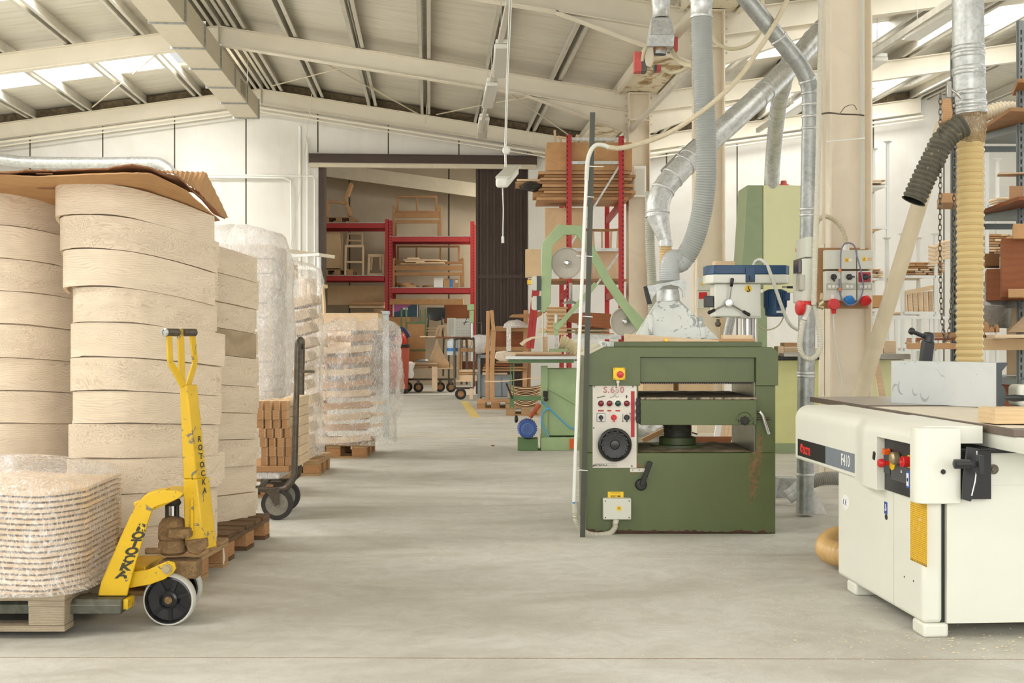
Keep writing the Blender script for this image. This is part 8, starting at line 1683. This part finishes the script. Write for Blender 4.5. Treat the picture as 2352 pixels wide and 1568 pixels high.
def tube_trolley(lb, d, x0, x1, ytop, ydeck, yb, wheels, dy=0.45):
    Fd = Fr((x0 + x1) / 2, d); g = thing('tube_trolley', lb, 'trolley', Fd.loc); zw = 0.09
    for px in (x0, x1):
        s_ = 1 if px == x0 else -1; a = px; b_ = px + s_ * 30 * 0.9; mb = MB(); mb.tube(bez([Fd.p(a, yb - 4, 0), Fd.p(a, ytop + 8, 0), Fd.p(a + s_ * 4, ytop, 0.02), Fd.p(b_ - s_ * 3, ytop, dy - .02), Fd.p(b_, ytop + 8, dy), Fd.p(b_ + s_, yb - 8, dy)], 6), .021, 8); e_ = mb.build('end_frame', M['darksteel'], g); mb = MB(); mb.tube([Fd.p((a + b_) / 2, ytop + 2, dy / 2), Fd.p((a + b_) / 2, yb - 20, dy / 2)], .008, 6); mb.build('upright_rod', M['darksteel'], g)
    for y in (0, dy): mb = MB(); mb.tube([Fd.p(x0, yb, y), Fd.p(x1, yb, y)], .021, 8); mb.build('base_tube', M['darksteel'], g)
    mb = MB(); mb.box(Fd.x(x0 - 3), Fd.x(x1 + 2), 0, dy, Fd.z(ydeck), Fd.z(ydeck) + .02); mb.build('deck', M['beech'], g)
    for k, px in enumerate(wheels):
        c = Fd.p(px, 0, 0 if k % 2 else dy * .5); c.z = .112; mb = MB(); mb.lathe([(.07, -.025), (.108, -.022), (.112, 0), (.108, .022), (.07, .025)], c, (0.15, -1, 0), 24); w_ = mb.build('castor_wheel', M['blackrub'], g, angle=50); mb = MB(); mb.lathe([(.06, .026), (.02, .034)], c, (0.15, -1, 0), 20); mb.build('wheel_hub', M['oak'], w_); mb = MB(); mb.box(c.x - .03, c.x + .03, c.y - .03, c.y + .03, .19, Fd.z(yb)); mb.build('castor_fork', M['darksteel'], w_)
    return g
tube_trolley('low tube trolley on four castors standing in the far opening', 26.9, 921, 1046, 776, 847, 871, (936, 961, 1011, 1036))
tube_trolley('second tube trolley nearer the camera, carrying plywood parts', 23.5, 1044, 1088, 778, 876, 891, (1058,))
def prop(d, px0, px1, py0, py1, name, lb, cat, mat, y0=0.0, dy=0.3, group=None, tilt=0.0, bev=.003): return lay(Fr((px0 + px1) / 2, d), name, lb, cat, px0, px1, py0, py1, y0, dy, M[mat] if isinstance(mat, str) else mat, group, bev=bev, tilt=tilt)
mb = MB(); mb.sheet(lambda u, v: W(981 + 24 * v + 40 * u ** 1.4, 848 - (70 * (1 - u) ** 1.1) * v, 26.9 + .3 * u), 14, 6, .02); o = local(mb, 'plywood_sheet', M['beech'], angle=60); tag(o, 'large curved pale plywood sheet standing on the far trolley', 'plywood')
prop(26.8, 928, 1003, 833, 837, 'thin_board', 'thin pale table top lying over the far trolley', 'board', 'beech', dy=.5); prop(26.85, 945, 1003, 838, 842, 'apron_rail', 'pale apron rail under the thin table top', 'rail', 'beech_d', dy=.4)
prop(26.5, 992, 1004, 842, 896, 'leg_block', 'thick pale table leg between the trolley wheels', 'leg block', 'beech', dy=.1)
mb = MB(); mb.lathe([(.02, 0), (.12, .01), (.15, .04), (.13, .07), (.02, .075)], (0, 0, 0), seg=24); o = mb.build('grey_disc', M['galv_dark']); o.location = W(970, 832, 26.7); tag(o, 'round grey pad lying on the thin table top', 'disc')
mb = MB(); mb.lathe([(.08, 0), (.11, .08), (.09, .2), (.13, .32), (.05, .36)], (0, 0, 0), seg=14); o = mb.build('white_bag', M['paper']); o.location = W(940, 868, 26.5); tag(o, 'crumpled white bag hanging on the far trolley', 'bag')
prop(25.9, 1000, 1150, 773, 776.5, 'wood_board', 'long dark brown board lying across the trolleys', 'board', 'walnut', dy=.3); prop(25.9, 965, 1000, 771.5, 774.5, 'wood_board', 'short pale stick at the left end of the long dark board', 'board', 'beech', dy=.1)
g = thing('wire_crate', 'pale wire mesh crate behind the trolleys', 'crate', G(1058, 27.2)); FV = Fr(1058, 27.2); mb = MB()
for k in range(15): mb.box(FV.x(1029 + k * 4), FV.x(1029 + k * 4) + .012, 0, .012, FV.z(772), FV.z(732))
for k in range(12): mb.box(FV.x(1028), FV.x(1086), 0, .012, FV.z(772 - k * 3.6), FV.z(772 - k * 3.6) + .01)
mb.build('mesh_front', M['white_pl'], g); mb = MB(); mb.box(FV.x(1027), FV.x(1044), .02, .5, FV.z(773), FV.z(730)); mb.build('side_sheet', M['white_pl'], g); mb = MB(); mb.box(FV.x(1030), FV.x(1086), .5, .52, FV.z(776) - .4, FV.z(732)); mb.build('back_sheet', M['galv'], g)
g = thing('small_drill_press', 'mint green bench drill at the edge of the brown door', 'drill press', G(1080, 24.9)); FV = Fr(1080, 24.9); mb = MB(); mb.box(FV.x(1073), FV.x(1089), 0, .2, FV.z(712), FV.z(698)); mb.build('motor_cover', M['mint'], g, bev=.01); mb = MB(); mb.box(FV.x(1078), FV.x(1088), 0, .2, FV.z(741), FV.z(713)); mb.build('head', M['mint'], g, bev=.01); mb = MB(); mb.cyl((FV.x(1083), .1, 0), (FV.x(1083), .1, FV.z(741)), .03); mb.build('column', M['steel'], g)
for (x0, y0, x1, y1) in ((1074, 726, 1066, 746), (1076, 738, 1064, 742)): mb = MB(); mb.tube([FV.p(x0, y0, -.05), FV.p(x1, y1, -.05)], .008, 6); mb.build('feed_lever', M['black'], g)
F = Fr(1000, 27.5)
bars('wooden_chair', 'pale chair frame standing behind the long dark board', 'chair', [((1000, 772), (1008, 750), 'leg'), ((1010, 772), (1014, 750), 'leg'), ((1006, 750), (1028, 748), 'top_rail'), ((1022, 772), (1026, 750), 'leg')], M['beech'], .06, d=27.3)
for k, (x0, x1, y) in enumerate(((980, 1010, 752), (978, 1000, 758), (982, 1012, 764), (984, 1006, 769))): prop(28.0, x0, x1, y, y + 4, 'wood_part', 'pale wood part, %s in the pile behind the dark board' % ORD[k], 'wood part', 'beech', dy=.3, group='wood parts behind the dark board')
prop(28.3, 925, 945, 748, 752, 'paper_bundle', 'white bundle of paper on the brown box by the steel post', 'bundle', 'paper'); 
mb = MB(); mb.lathe([(.11, 0), (.12, .02), (.12, .3), (.04, .38), (.03, .42)], (0, 0, 0), seg=20); o = mb.build('water_bottle', solid('bottle_plastic', srgb(214, 226, 232), .1)); o.location = W(1039, 815, 26.0); tag(o, 'large water cooler bottle with blue label on the trolley', 'bottle'); mb = MB(); mb.lathe([(.1215, 0), (.1215, .07)], (0, 0, .08), seg=20, cap=False); mb.build('blue_label', M['bluepl'], o)
for k, (x0, x1, y0, y1, d, mt, lb) in enumerate(((1052, 1092, 799, 808, 23.9, 'oak', 'brown stool top on the nearer trolley'), (1053, 1061, 809, 862, 23.9, 'oak', 'brown stool leg on the nearer trolley'), (1060, 1096, 830, 848, 24.1, 'walnut', 'reddish box behind the nearer trolley'), (1055, 1097, 849, 854, 23.6, 'beech', 'top pale sheet stacked on the nearer trolley deck'), (1056, 1096, 855, 860, 23.6, 'beech_d', 'second sheet stacked on the nearer trolley deck'), (1055, 1095, 861, 875, 23.6, 'beech', 'thick pale board on the nearer trolley deck'), (1060, 1082, 780, 794, 24.4, 'beech', 'pale plank ends above the nearer trolley'), (1078, 1086, 893, 917, 23.2, 'beech', 'short pale leg under the nearer trolley'))):
    prop(d, x0, x1, y0, y1, 'wood_part', lb, 'wood part', mt, dy=.3)
mb = MB(); mb.lathe([(.05, 0), (.2, .05), (.16, .2), (.2, .34), (.05, .4)], (0, 0, 0), seg=16); mb.v = [(x + .06 * MN.noise(Vector((x * 9, y * 9, z * 9))), y, z + .05 * MN.noise(Vector((x * 9, z * 9, 3)))) for x, y, z in mb.v]; o = mb.build('film_bundle', M['film_thick'], angle=180); o.location = W(1105, 812, 24.0); tag(o, 'crumpled clear plastic bundle on the nearer trolley', 'plastic')
# grey cabinet, pallets, curved sheets and frames left of the mint machine
g = thing('steel_cabinet', 'grey steel tool cabinet on wheels behind the wooden frames', 'cabinet', G(1135, 21.5)); FV = Fr(1135, 21.5)
mb = MB(); mb.box(FV.x(1098), FV.x(1176), .05, .6, FV.z(912), FV.z(862)); mb.build('body', M['greyrack'], g, bev=.004); 
for x0, x1 in ((1102, 1127), (1129, 1152), (1154, 1175)): mb = MB(); mb.box(FV.x(x0), FV.x(x1), .035, .049, FV.z(910), FV.z(868)); mb.build('door', paint('cabinet_door_grey', srgb(140, 150, 156), .4), g, bev=.003)
mb = MB(); mb.box(FV.x(1097), FV.x(1103), 0, .04, 0, FV.z(815)); mb.build('post', M['greyrack'], g); mb = MB(); mb.box(FV.x(1097), FV.x(1180), 0, .5, FV.z(822), FV.z(815)); mb.build('shelf', M['greyrack'], g)
for px in (1102, 1172): mb = MB(); mb.box(FV.x(px) - .03, FV.x(px) + .03, .1, .2, 0, FV.z(912)); mb.build('foot', M['black'], g)
make_pallet('pallet under the wooden frames left of the mint machine', M['beech_d'], -TH, cam_xy((1138 - 1176) / FPX * 20.6, 20.9), M['oak'], Lx=.62, Ly=.8)
make_pallet('pallet under the curved sheets beside the mint machine', M['pallet'], -TH, cam_xy((1208 - 1176) / FPX * 18.9, 19.2), M['pallet'], Lx=.62, Ly=.8)
F = Fr(1150, 20.3)
bars('wooden_trestle', 'tall pale wooden frame with two pointed uprights on the pallet', 'frame', [((1119, 918), (1121, 714), 'upright', .0, .06), ((1131, 918), (1130, 850), 'upright', -.05, .08), ((1130, 850), (1134, 760), 'upright', -.05, .08), ((1134, 760), (1129, 712), 'upright', -.05, .06), ((1112, 810), (1130, 755), 'brace', .1, .03)], M['beech_d'], .06)
bars('wooden_trestle', 'wide wooden frame with crossbars standing right of the tall frame', 'frame', [((1205, 918), (1208, 712), 'upright', .2, .08), ((1215, 905), (1218, 740), 'upright', .3, .05), ((1138, 755), (1203, 755), 'crossbar', .2, .09), ((1138, 801), (1203, 801), 'crossbar', .2, .07)], M['beech_d'], .06)
prop(20.6, 1140, 1202, 762, 797, 'wood_sheet', 'brown board framed behind the crossbars', 'board', 'walnut', dy=.04); prop(20.2, 1163, 1174, 748, 806, 'film_strip', 'grey stretch film band wound round the wide frame', 'stretch film', 'film_thick', dy=.1)
mb = MB(); mb.lathe([(.22, 0), (.2, .06), (.12, .11), (.02, .13)], (0, 0, 0), seg=20); mb.v = [(x, y, z + .02 * MN.noise(Vector((x * 12, y * 12, 0)))) for x, y, z in mb.v]; o = mb.build('plastic_hood', M['film_thick'], angle=180); o.location = W(1185, 752, 20.4); tag(o, 'domed milky plastic cover on top of the wide frame', 'plastic')
mb = MB(); mb.prism([(-.35, .0), (.1, -.02), (.32, .12), (.35, .16), (.05, .06), (-.3, .04)], 'y', 0, .03); o = mb.build('wood_sheet', M['oak']); put(o, W(1218, 728, 19.9)); tag(o, 'brown sheet slanting above the wide wooden frame', 'board')
for k in range(11):
    mb = MB(); sag = .045 + .010 * (10 - k); wd2 = .27 - .006 * (k % 3); mb.sheet(lambda u, v: ((u - .5) * 2 * wd2, v * .5, sag * ((2 * u - 1) ** 2) ), 14, 2, .012); o = mb.build('curved_plywood_sheet', M['beech_d'] if k % 2 else M['beech'], angle=60); put(o, cam_xy((1208 - 1176) / FPX * 18.6, 18.8) + Vector((0, 0, .165 + k * .026))); tag(o, 'curved plywood sheet, %s in the sagging pile beside the mint machine' % ORD[10 - k], 'plywood', 'curved sheets in the sagging pile')
mb = MB(); mb.sheet(lambda u, v: W(1113 + 128 * u, 874 + 2 * math.sin(u * 5) - 6 * u, 18.7 + v * .6), 14, 3, .015); o = local(mb, 'plywood_sheet', M['beech']); tag(o, 'long pale pointed sheet lying over the sagging pile', 'plywood')
for k, (x0, x1, y, mt) in enumerate(((1110, 1210, 842, 'oak'), (1108, 1200, 848, 'beech_d'), (1112, 1180, 836, 'walnut'), (1140, 1210, 830, 'beech_d'), (1108, 1165, 856, 'beech'))): prop(20.4, x0, x1, y, y + 4, 'wood_board', '%s board of those lying on the grey cabinet' % NTH[k], 'board', mt, dy=.4, group='boards on the grey cabinet')

# ------------------------------------------------------------------ steel shelving and wood stores at right
F = Fr(2260, 9.6); X, Z = F.x, F.z; gk = M['greyrack']
t = thing('steel_shelving', 'slotted grey steel shelving loaded with boards at the right edge', 'shelving', F.loc)
for px, y0 in ((2192, .9), (2345, 0.0), (2540, 0.0), (2400, .95)): mb = MB(); x = F.x(px, y0); mb.box(x - .022, x + .022, y0, y0 + .012, 0, 3.7); mb.box(x - .022, x - .012, y0, y0 + .04, 0, 3.7); po = mb.build('post', gk, t); mb = MB(); [mb.box(x - .004, x + .008, y0 - .0015, y0 - .0002, .05 + j * .06, .085 + j * .06) for j in range(60)]; mb.build('post_slots', solid('slot_dark', srgb(52, 56, 54), .8), po)
def shelf(zf, th=.045): 
    mb = MB(); xa, xb = F.x(2192, .9), F.x(2345, 0); x2 = F.x(2540, 0)
    mb.prism([(xa, .93), (xb, .0), (x2, .0), (x2, .95)], 'z', zf - .012, zf); sh = mb.build('shelf_sheet', gk, t)
    mb = MB(); mb.beam((xa, .91, zf - th / 2 - .012), (xb, -.01, zf - th / 2 - .012), .012, th); mb.beam((xb, -.01, zf - th / 2 - .012), (x2, -.01, zf - th / 2 - .012), .012, th); mb.beam((xa, .93, zf - .06), (x2, .93, zf - .06), .012, .05); mb.build('shelf_beam', gk, sh)
for py in (283, 478, 690, 868): shelf(Z(py))
zs4 = [Z(k) for k in (283, 478, 690, 868)]
def on_shelf(nm, lb, cat, pts, z, h, mat, bev=.003, group=None):
    mb = MB(); P = [(F.x(px, y), y) for px, y in pts]; c = (sum(p[0] for p in P) / len(P), sum(p[1] for p in P) / len(P)); mb.prism([(p[0] - c[0], p[1] - c[1]) for p in P], 'z', 0, h); o = mb.build(nm, M[mat], bev=bev); w_ = RM_ @ Vector((c[0], c[1], 0)) + F.loc; put(o, (w_.x, w_.y, z)); return tag(o, lb, cat, group)
on_shelf('wide_board', 'reddish brown board on the top shelf of the steel shelving', 'board', [(2236, .6), (2320, -.5), (2600, -.4), (2500, .6)], zs4[0] + .001, .03, 'oak'); on_shelf('wide_board', 'tan board on the second shelf of the steel shelving', 'board', [(2240, .6), (2340, -.55), (2600, -.5), (2500, .6)], zs4[1] + .001, .03, 'walnut')
on_shelf('wood_beam', 'pale tan beam end jutting left from the second shelf', 'beam', [(2152, .4), (2158, -.1), (2240, -.1), (2260, .4)], zs4[1] + .033, .075, 'beech_d'); on_shelf('thick_board', 'particle board panel at the very top right corner', 'board', [(2325, .2), (2338, -.3), (2500, -.3), (2500, .3)], Z(208), .03, 'chip')
mb = MB(); P = wpath([(2262, 262, 9.9), (2290, 252, 9.9), (2320, 250, 9.9), (2390, 256, 9.9)]); hose(mb, P, .055, .028, .008, 20, per=6); o = local(mb, 'rolled_hose', paint('striped_cream_hose', srgb(234, 222, 196), .5), angle=180); tag(o, 'cream ribbed hose lying on the top shelf', 'hose')
on_shelf('wood_box', 'brown wooden box side on the third shelf, nearest the hose', 'box', [(2262, .5), (2266, .0), (2350, -.2), (2400, .5)], zs4[2] + .001, Z(618) - zs4[2], 'walnut')
on_shelf('drawer_box', 'open brown drawer box with pale edges on the third shelf', 'box', [(2297, -.10), (2300, -.5), (2500, -.5), (2500, -.1)], zs4[2] + .012, Z(563) - zs4[2], 'walnut'); on_shelf('wood_block', 'stacked light plank ends on the third shelf at the picture edge', 'planks', [(2316, -.56), (2316, -.8), (2500, -.8), (2500, -.56)], zs4[2] + .0, .06, 'beech_d'); on_shelf('wood_block', 'tan carton block above the drawer box at the picture edge', 'carton', [(2325, -.25), (2327, -.6), (2500, -.6), (2500, -.2)], Z(562), .11, 'cardboard')
on_shelf('wood_board', 'dark panel lying flat behind the drawer box', 'board', [(2258, .4), (2262, .1), (2296, .1), (2296, .4)], Z(609), .1, 'oak')
on_shelf('wide_board', 'long tan board on the lowest visible shelf', 'board', [(2082, .1), (2086, -.2), (2260, -.2), (2260, .2)], Z(801), .045, 'beech_d'); on_shelf('wide_board', 'reddish slat above the long tan board, left end', 'board', [(2104, .3), (2106, .0), (2262, .0), (2262, .3)], Z(781), .018, 'walnut'); on_shelf('round_rail', 'rounded pale rail on top of the board pile', 'rail', [(2141, .3), (2143, .05), (2262, .05), (2262, .3)], Z(775), .04, 'beech_d')
on_shelf('wide_board', 'broad pale board sticking out toward the camera at right', 'board', [(2262, .2), (2285, -.9), (2500, -.9), (2500, .2)], Z(776), .025, 'beech'); on_shelf('wide_board', 'grey brown panel under the broad pale board', 'board', [(2258, .1), (2258, -.3), (2500, -.3), (2500, .1)], Z(803), .09, 'cardlight')
mb = MB(); mb.prism([(F.x(2290), Z(763)), (F.x(2328), Z(725)), (F.x(2420), Z(715)), (F.x(2420), Z(735)), (F.x(2345), Z(752)), (F.x(2322), Z(764))], 'y', -.5, -.2); mb.v = [tuple(RM_ @ Vector(v) + F.loc) for v in mb.v]; o = local(mb, 'shaped_block', M['beech'], bev=.004); tag(o, 'angled pale wooden piece on the broad board at right', 'wood piece')
for k, (px, w_, h_) in enumerate(((2268, 10, 24), (2278, 12, 14), (2292, 8, 18))): mb = MB(); mb.prism([(-w_ * .0017, 0), (w_ * .0017, 0), (w_ * .0017, h_ * .0017), (0, h_ * .0034), (-w_ * .0017, h_ * .0017)], 'y', 0, .06); o = mb.build('pointed_block', M['beech_d'], bev=.002); put(o, W(px, 763, 9.3)); tag(o, ('left', 'middle', 'right')[k] + ' one of three small pointed wood blocks beside the yellow hose', 'block', 'pointed blocks by the yellow hose')
mb = MB(); mb.lathe([(.10, 0), (.12, .02), (.125, .16), (.13, .17), (.13, .18), (.125, .19), (.13, .34), (.11, .37)], (0, 0, 0), seg=28); o = mb.build('metal_drum', M['galv_dark'], angle=50); o.location = W(2285, 752, 9.9); o.rotation_euler.y = .06; tag(o, 'ribbed galvanised pipe section standing on the shelf behind the yellow hose', 'pipe section')
on_shelf('grey_sheet', 'grey panel leaning behind the galvanised pipe section', 'board', [(2312, .55), (2312, .5), (2500, .5), (2500, .55)], Z(865), 1.0, 'cardlight'); on_shelf('hardboard_sheet', 'dark brown hardboard sheet behind the fence at right', 'board', [(2262, .6), (2262, .55), (2500, .55), (2500, .6)], Z(960), Z(880) - Z(960), 'walnut')
on_shelf('wood_block', 'upright pale block with dark slits high on the second shelf', 'block', [(2318, .1), (2318, -.1), (2350, -.1), (2350, .1)], zs4[1] + .033, .13, 'beech_d'); on_shelf('wood_part', 'flat pointed wood piece on top of the slit block', 'wood piece', [(2290, .1), (2292, -.05), (2370, -.1), (2370, .1)], Z(402), .012, 'beech')
# white storage racks farther back with chair parts
def white_rack(lb, d, x0, x1, ytop, levels, dy=.6):
    Fd = Fr((x0 + x1) / 2, d); g = thing('storage_rack', lb, 'rack', Fd.loc)
    for px in (x0, x1):
        for y in (0, dy): mb = MB(); mb.box(Fd.x(px) - .018, Fd.x(px) + .018, y, y + .036, 0, Fd.z(ytop)); po = mb.build('post', M['whiterack'], g); mb = MB(); mb.lathe([(.03, 0), (.055, .02)], (Fd.x(px), y + .018, Fd.z(ytop)), seg=12); mb.build('post_cap', M['whiterack'], po)
    for py in levels:
        for y in (0, dy): mb = MB(); mb.box(Fd.x(x0), Fd.x(x1), y, y + .03, Fd.z(py) - .03, Fd.z(py)); mb.build('rail', M['whiterack'], g)
        mb = MB(); mb.box(Fd.x(x0), Fd.x(x1), .03, dy, Fd.z(py) - .015, Fd.z(py)); mb.build('shelf', M['cardlight'] if py > 480 else M['whiterack'], g)
    return Fd
rnd = random.Random(21)
def fill(Fd, x0, x1, py, rows, lb, grp, h=4.0, mats=('beech', 'beech_d', 'ash2')):
    for r in range(rows):
        x = x0 + rnd.uniform(0, 4); q = 0
        while x < x1 - 6:
            w_ = rnd.uniform(16, 46); y1_ = py - r * h; lay(Fd, 'wood_part', '%s, %s row up, %s from left' % (lb, NTH[r], NTH[q]), 'wood part', x, min(x + w_, x1), y1_ - h * .85, y1_, rnd.uniform(-.03, .12), .35, M[rnd.choice(mats)], grp, bev=.006); x += w_ + rnd.uniform(1, 5); q += 1
R1 = white_rack('tall white storage rack right behind the cream column', 15.5, 1972, 2040, 328, (425, 520, 638, 710, 790)); fill(R1, 1986, 2034, 424, 3, 'rounded part on the tall white rack', 'parts on the tall white rack, upper shelf'); fill(R1, 1990, 2030, 637, 5, 'part low on the tall white rack', 'parts on the tall white rack, middle shelf')
for k, (px, py) in enumerate(((1990, 345), (1988, 447), (1992, 572))): mb = MB(); mb.prism([(-.0, -.11), (.07, .0), (0, .11), (-.07, 0)], 'y', 0, .006); o = mb.build('white_card', M['paper']); put(o, W(px, py, 15.3)); tag(o, ('highest', 'middle', 'lowest')[k] + ' white diamond card stuck out beside the cream column', 'card', 'white diamond cards by the column')
lay(R1, 'cardboard_box', 'orange brown box on the lower shelf of the tall white rack', 'box', 1998, 2036, 678, 706, .05, .4, M['cardboard'])
R2 = white_rack('white storage rack full of chair parts behind the leaning tube', 14.2, 2074, 2150, 540, (632, 716, 800)); fill(R2, 2082, 2170, 631, 6, 'sawn part on the white rack, upper shelf', 'parts on the white rack, upper shelf', 5); fill(R2, 2100, 2190, 800, 5, 'part on the white rack, lower shelf', 'parts on the white rack, lower shelf', 5)
for k in range(7): mb = MB(); mb.beam(W(2078 + k * 12, 715, 14.3), W(2072 + k * 12 + 4, 676 - k * 1.5, 14.3), .045, .03); o = local(mb, 'slanted_chair_part', M['beech']); tag(o, 'chair part leaning on the middle shelf of the white rack, %s of seven' % NTH[k], 'chair part', 'leaning chair parts on the white rack')
mb = MB(); mb.beam(W(2072, 674, 14.25), W(2152, 658, 14.25), .06, .05); o = local(mb, 'wood_rail', M['beech']); tag(o, 'long pale rail lying over the leaning chair parts', 'rail')
for k in range(5): mb = MB(); mb.tube(bez(wpath([(2133, 566 + k * 9, 13.6), (2148, 567 + k * 9, 13.6), (2160, 558 + k * 9, 13.6), (2196, 552 + k * 9, 13.6)]), 6), .018, 8); o = local(mb, 'curved_armrest_blank', M['beech']); tag(o, 'curved pale armrest, %s in the stack left of the yellow hose' % ORD[k], 'armrest', 'curved armrests left of the yellow hose')
R3 = white_rack('white storage rack seen between yellow hose and steel post', 14.0, 2268, 2340, 350, (470, 590, 700)); fill(R3, 2262, 2330, 590, 9, 'part stacked behind the steel shelving', 'parts behind the steel shelving', 6); fill(R3, 2290, 2340, 470, 3, 'high part behind the steel shelving', 'upper parts behind the steel shelving', 6)
g = thing('white_railing', 'white tubular railing in front of the lower wood store', 'railing', G(2090, 12.8)); FV = Fr(2090, 12.8); mb = MB(); mb.beam(FV.p(1985, 728, 0), FV.p(2195, 730, 0), .04, .03); mb.build('top_tube', M['whiterack'], g)
for px in (2002, 2035, 2058, 2098, 2118, 2138, 2160): mb = MB(); mb.beam(FV.p(px, 730, 0), Vector((FV.x(px), 0, 0)), .03, .03); mb.build('baluster', M['whiterack'], g)
g = thing('long_bench_table', 'long pale green bench table behind the cream column', 'table', G(2040, 11.6)); FV = Fr(2040, 11.6); mb = MB(); mb.box(FV.x(1975), FV.x(2092), 0, .6, FV.z(825), FV.z(812)); mb.build('thin_board', M['castiron'], g, bev=.003); mb = MB(); mb.box(FV.x(1980), FV.x(2085), .1, .5, 0, FV.z(826)); mb.build('cabinet_body', M['lime'], g, bev=.003)
mb = MB(); mb.box(FV.x(1971), FV.x(1984), -.05, .1, FV.z(838), FV.z(812)); mb.build('end_bracket', M['black'], g)
prop(11.8, 2030, 2058, 782, 811, 'cardboard_piece', 'curved pale cardboard piece standing on the long bench table', 'cardboard', 'beech', dy=.04)
prop(11.8, 1985, 2025, 800, 811.5, 'wood_board', 'pale boards lying on the long bench table', 'board', 'beech', dy=.2)
for lb, a, b_, d in (('pale plank leaning from the socket panel down to the right', (1988, 700), (2035, 960), 10.9),): mb = MB(); mb.beam(W(*a, d), W(*b_, d), .06, .03, up=(0, 1, 0)); o = local(mb, 'leaning_plank', M['beech']); tag(o, lb, 'plank')
# clutter seen through and behind the planer
for k, (x0, y0, x1, y1) in enumerate(((1655, 1030, 1672, 975), (1662, 1030, 1682, 975), (1672, 1028, 1690, 972), (1640, 1030, 1662, 968))): mb = MB(); mb.beam(W(x0, y0 + 20, 9.6), W(x1, y1 - 60, 9.8), .05, .03, up=(0, 1, 0)); o = local(mb, 'leaning_plank', M['beech'] if k < 3 else M['paper']); tag(o, '%s plank leaning behind the planer, seen through its bed' % NTH[k], 'plank', 'planks leaning behind the planer')
mb = MB(); mb.prism([(-.28, 0), (.1, 0), (.28, .42), (-.05, .42)], 'y', 0, .02); o = mb.build('brown_board', M['walnut']); put(o, W(1600, 1060, 9.4)); o.location.z = .02; tag(o, 'reddish brown board leaning behind the planer', 'board')
mb = MB(); P = wpath([(1450, 990, 9.2), (1490, 1000, 9.2), (1520, 985, 9.2), (1540, 960, 9.2)]); mb.tube(bez(P, 8), .075, 24); o = local(mb, 'floor_duct_bend', M['galv']); tag(o, 'galvanised duct bend on the floor behind the planer', 'duct')
mb = MB(); mb.beam(W(1475, 1012, 8.9), W(1560, 972, 8.9), .05, .035); o = local(mb, 'tan_lath', M['beech_d']); tag(o, 'tan slat lying slanted behind the planer, seen under its table', 'slat')
prop(10.3, 1476, 1545, 862, 960, 'cardboard_box', 'large tan cardboard box behind the planer bed', 'box', 'cardlight', dy=.4); prop(10.3, 1560, 1640, 850, 960, 'cardboard_box', 'second pale box behind the planer bed', 'box', 'cardlight', dy=.4)
prop(13.4, 1652, 1682, 716, 800, 'wood_sheet', 'pale panel standing behind the drill chuck', 'board', 'beech', dy=.03)
mb = MB(); mb.cyl(W(1668, 780, 10.6), W(1684, 705, 10.6), .04); o = local(mb, 'short_pipe', M['galv_dark']); tag(o, 'short grey pipe tilted behind the drill chuck', 'pipe')
lay(Fr(1655, 12), 'wood_block', 'pale block lying on top behind the blue drill cover', 'block', 1643, 1688, 599, 611, 0, .2, M['beech'])
# wood shavings scattered on the floor
mb = MB(); rnd = random.Random(77)
def chips(n, cx, cd, sx, sd, smin=.002, smax=.007):
    for _ in range(n):
        p = cam_xy(cx + rnd.gauss(0, sx), cd + rnd.gauss(0, sd)); s_ = rnd.uniform(smin, smax); a = rnd.uniform(0, PI); mb.cbox((p.x, p.y, .001 + s_ * .1), (s_, s_ * rnd.uniform(.3, 1), s_ * .2), rz=a)
chips(650, 1.15, 5.1, .45, .35); chips(350, 1.05, 6.6, .35, .5); chips(400, .5, 6.9, .5, .25); chips(250, 1.9, 4.75, .35, .12, .003, .012); chips(300, -.2, 7.6, .8, .5)
o = mb.build('wood_shavings', M['shav']); tag(o, 'fine pale wood shavings scattered on the floor round the machines', 'wood shavings', kind='stuff')
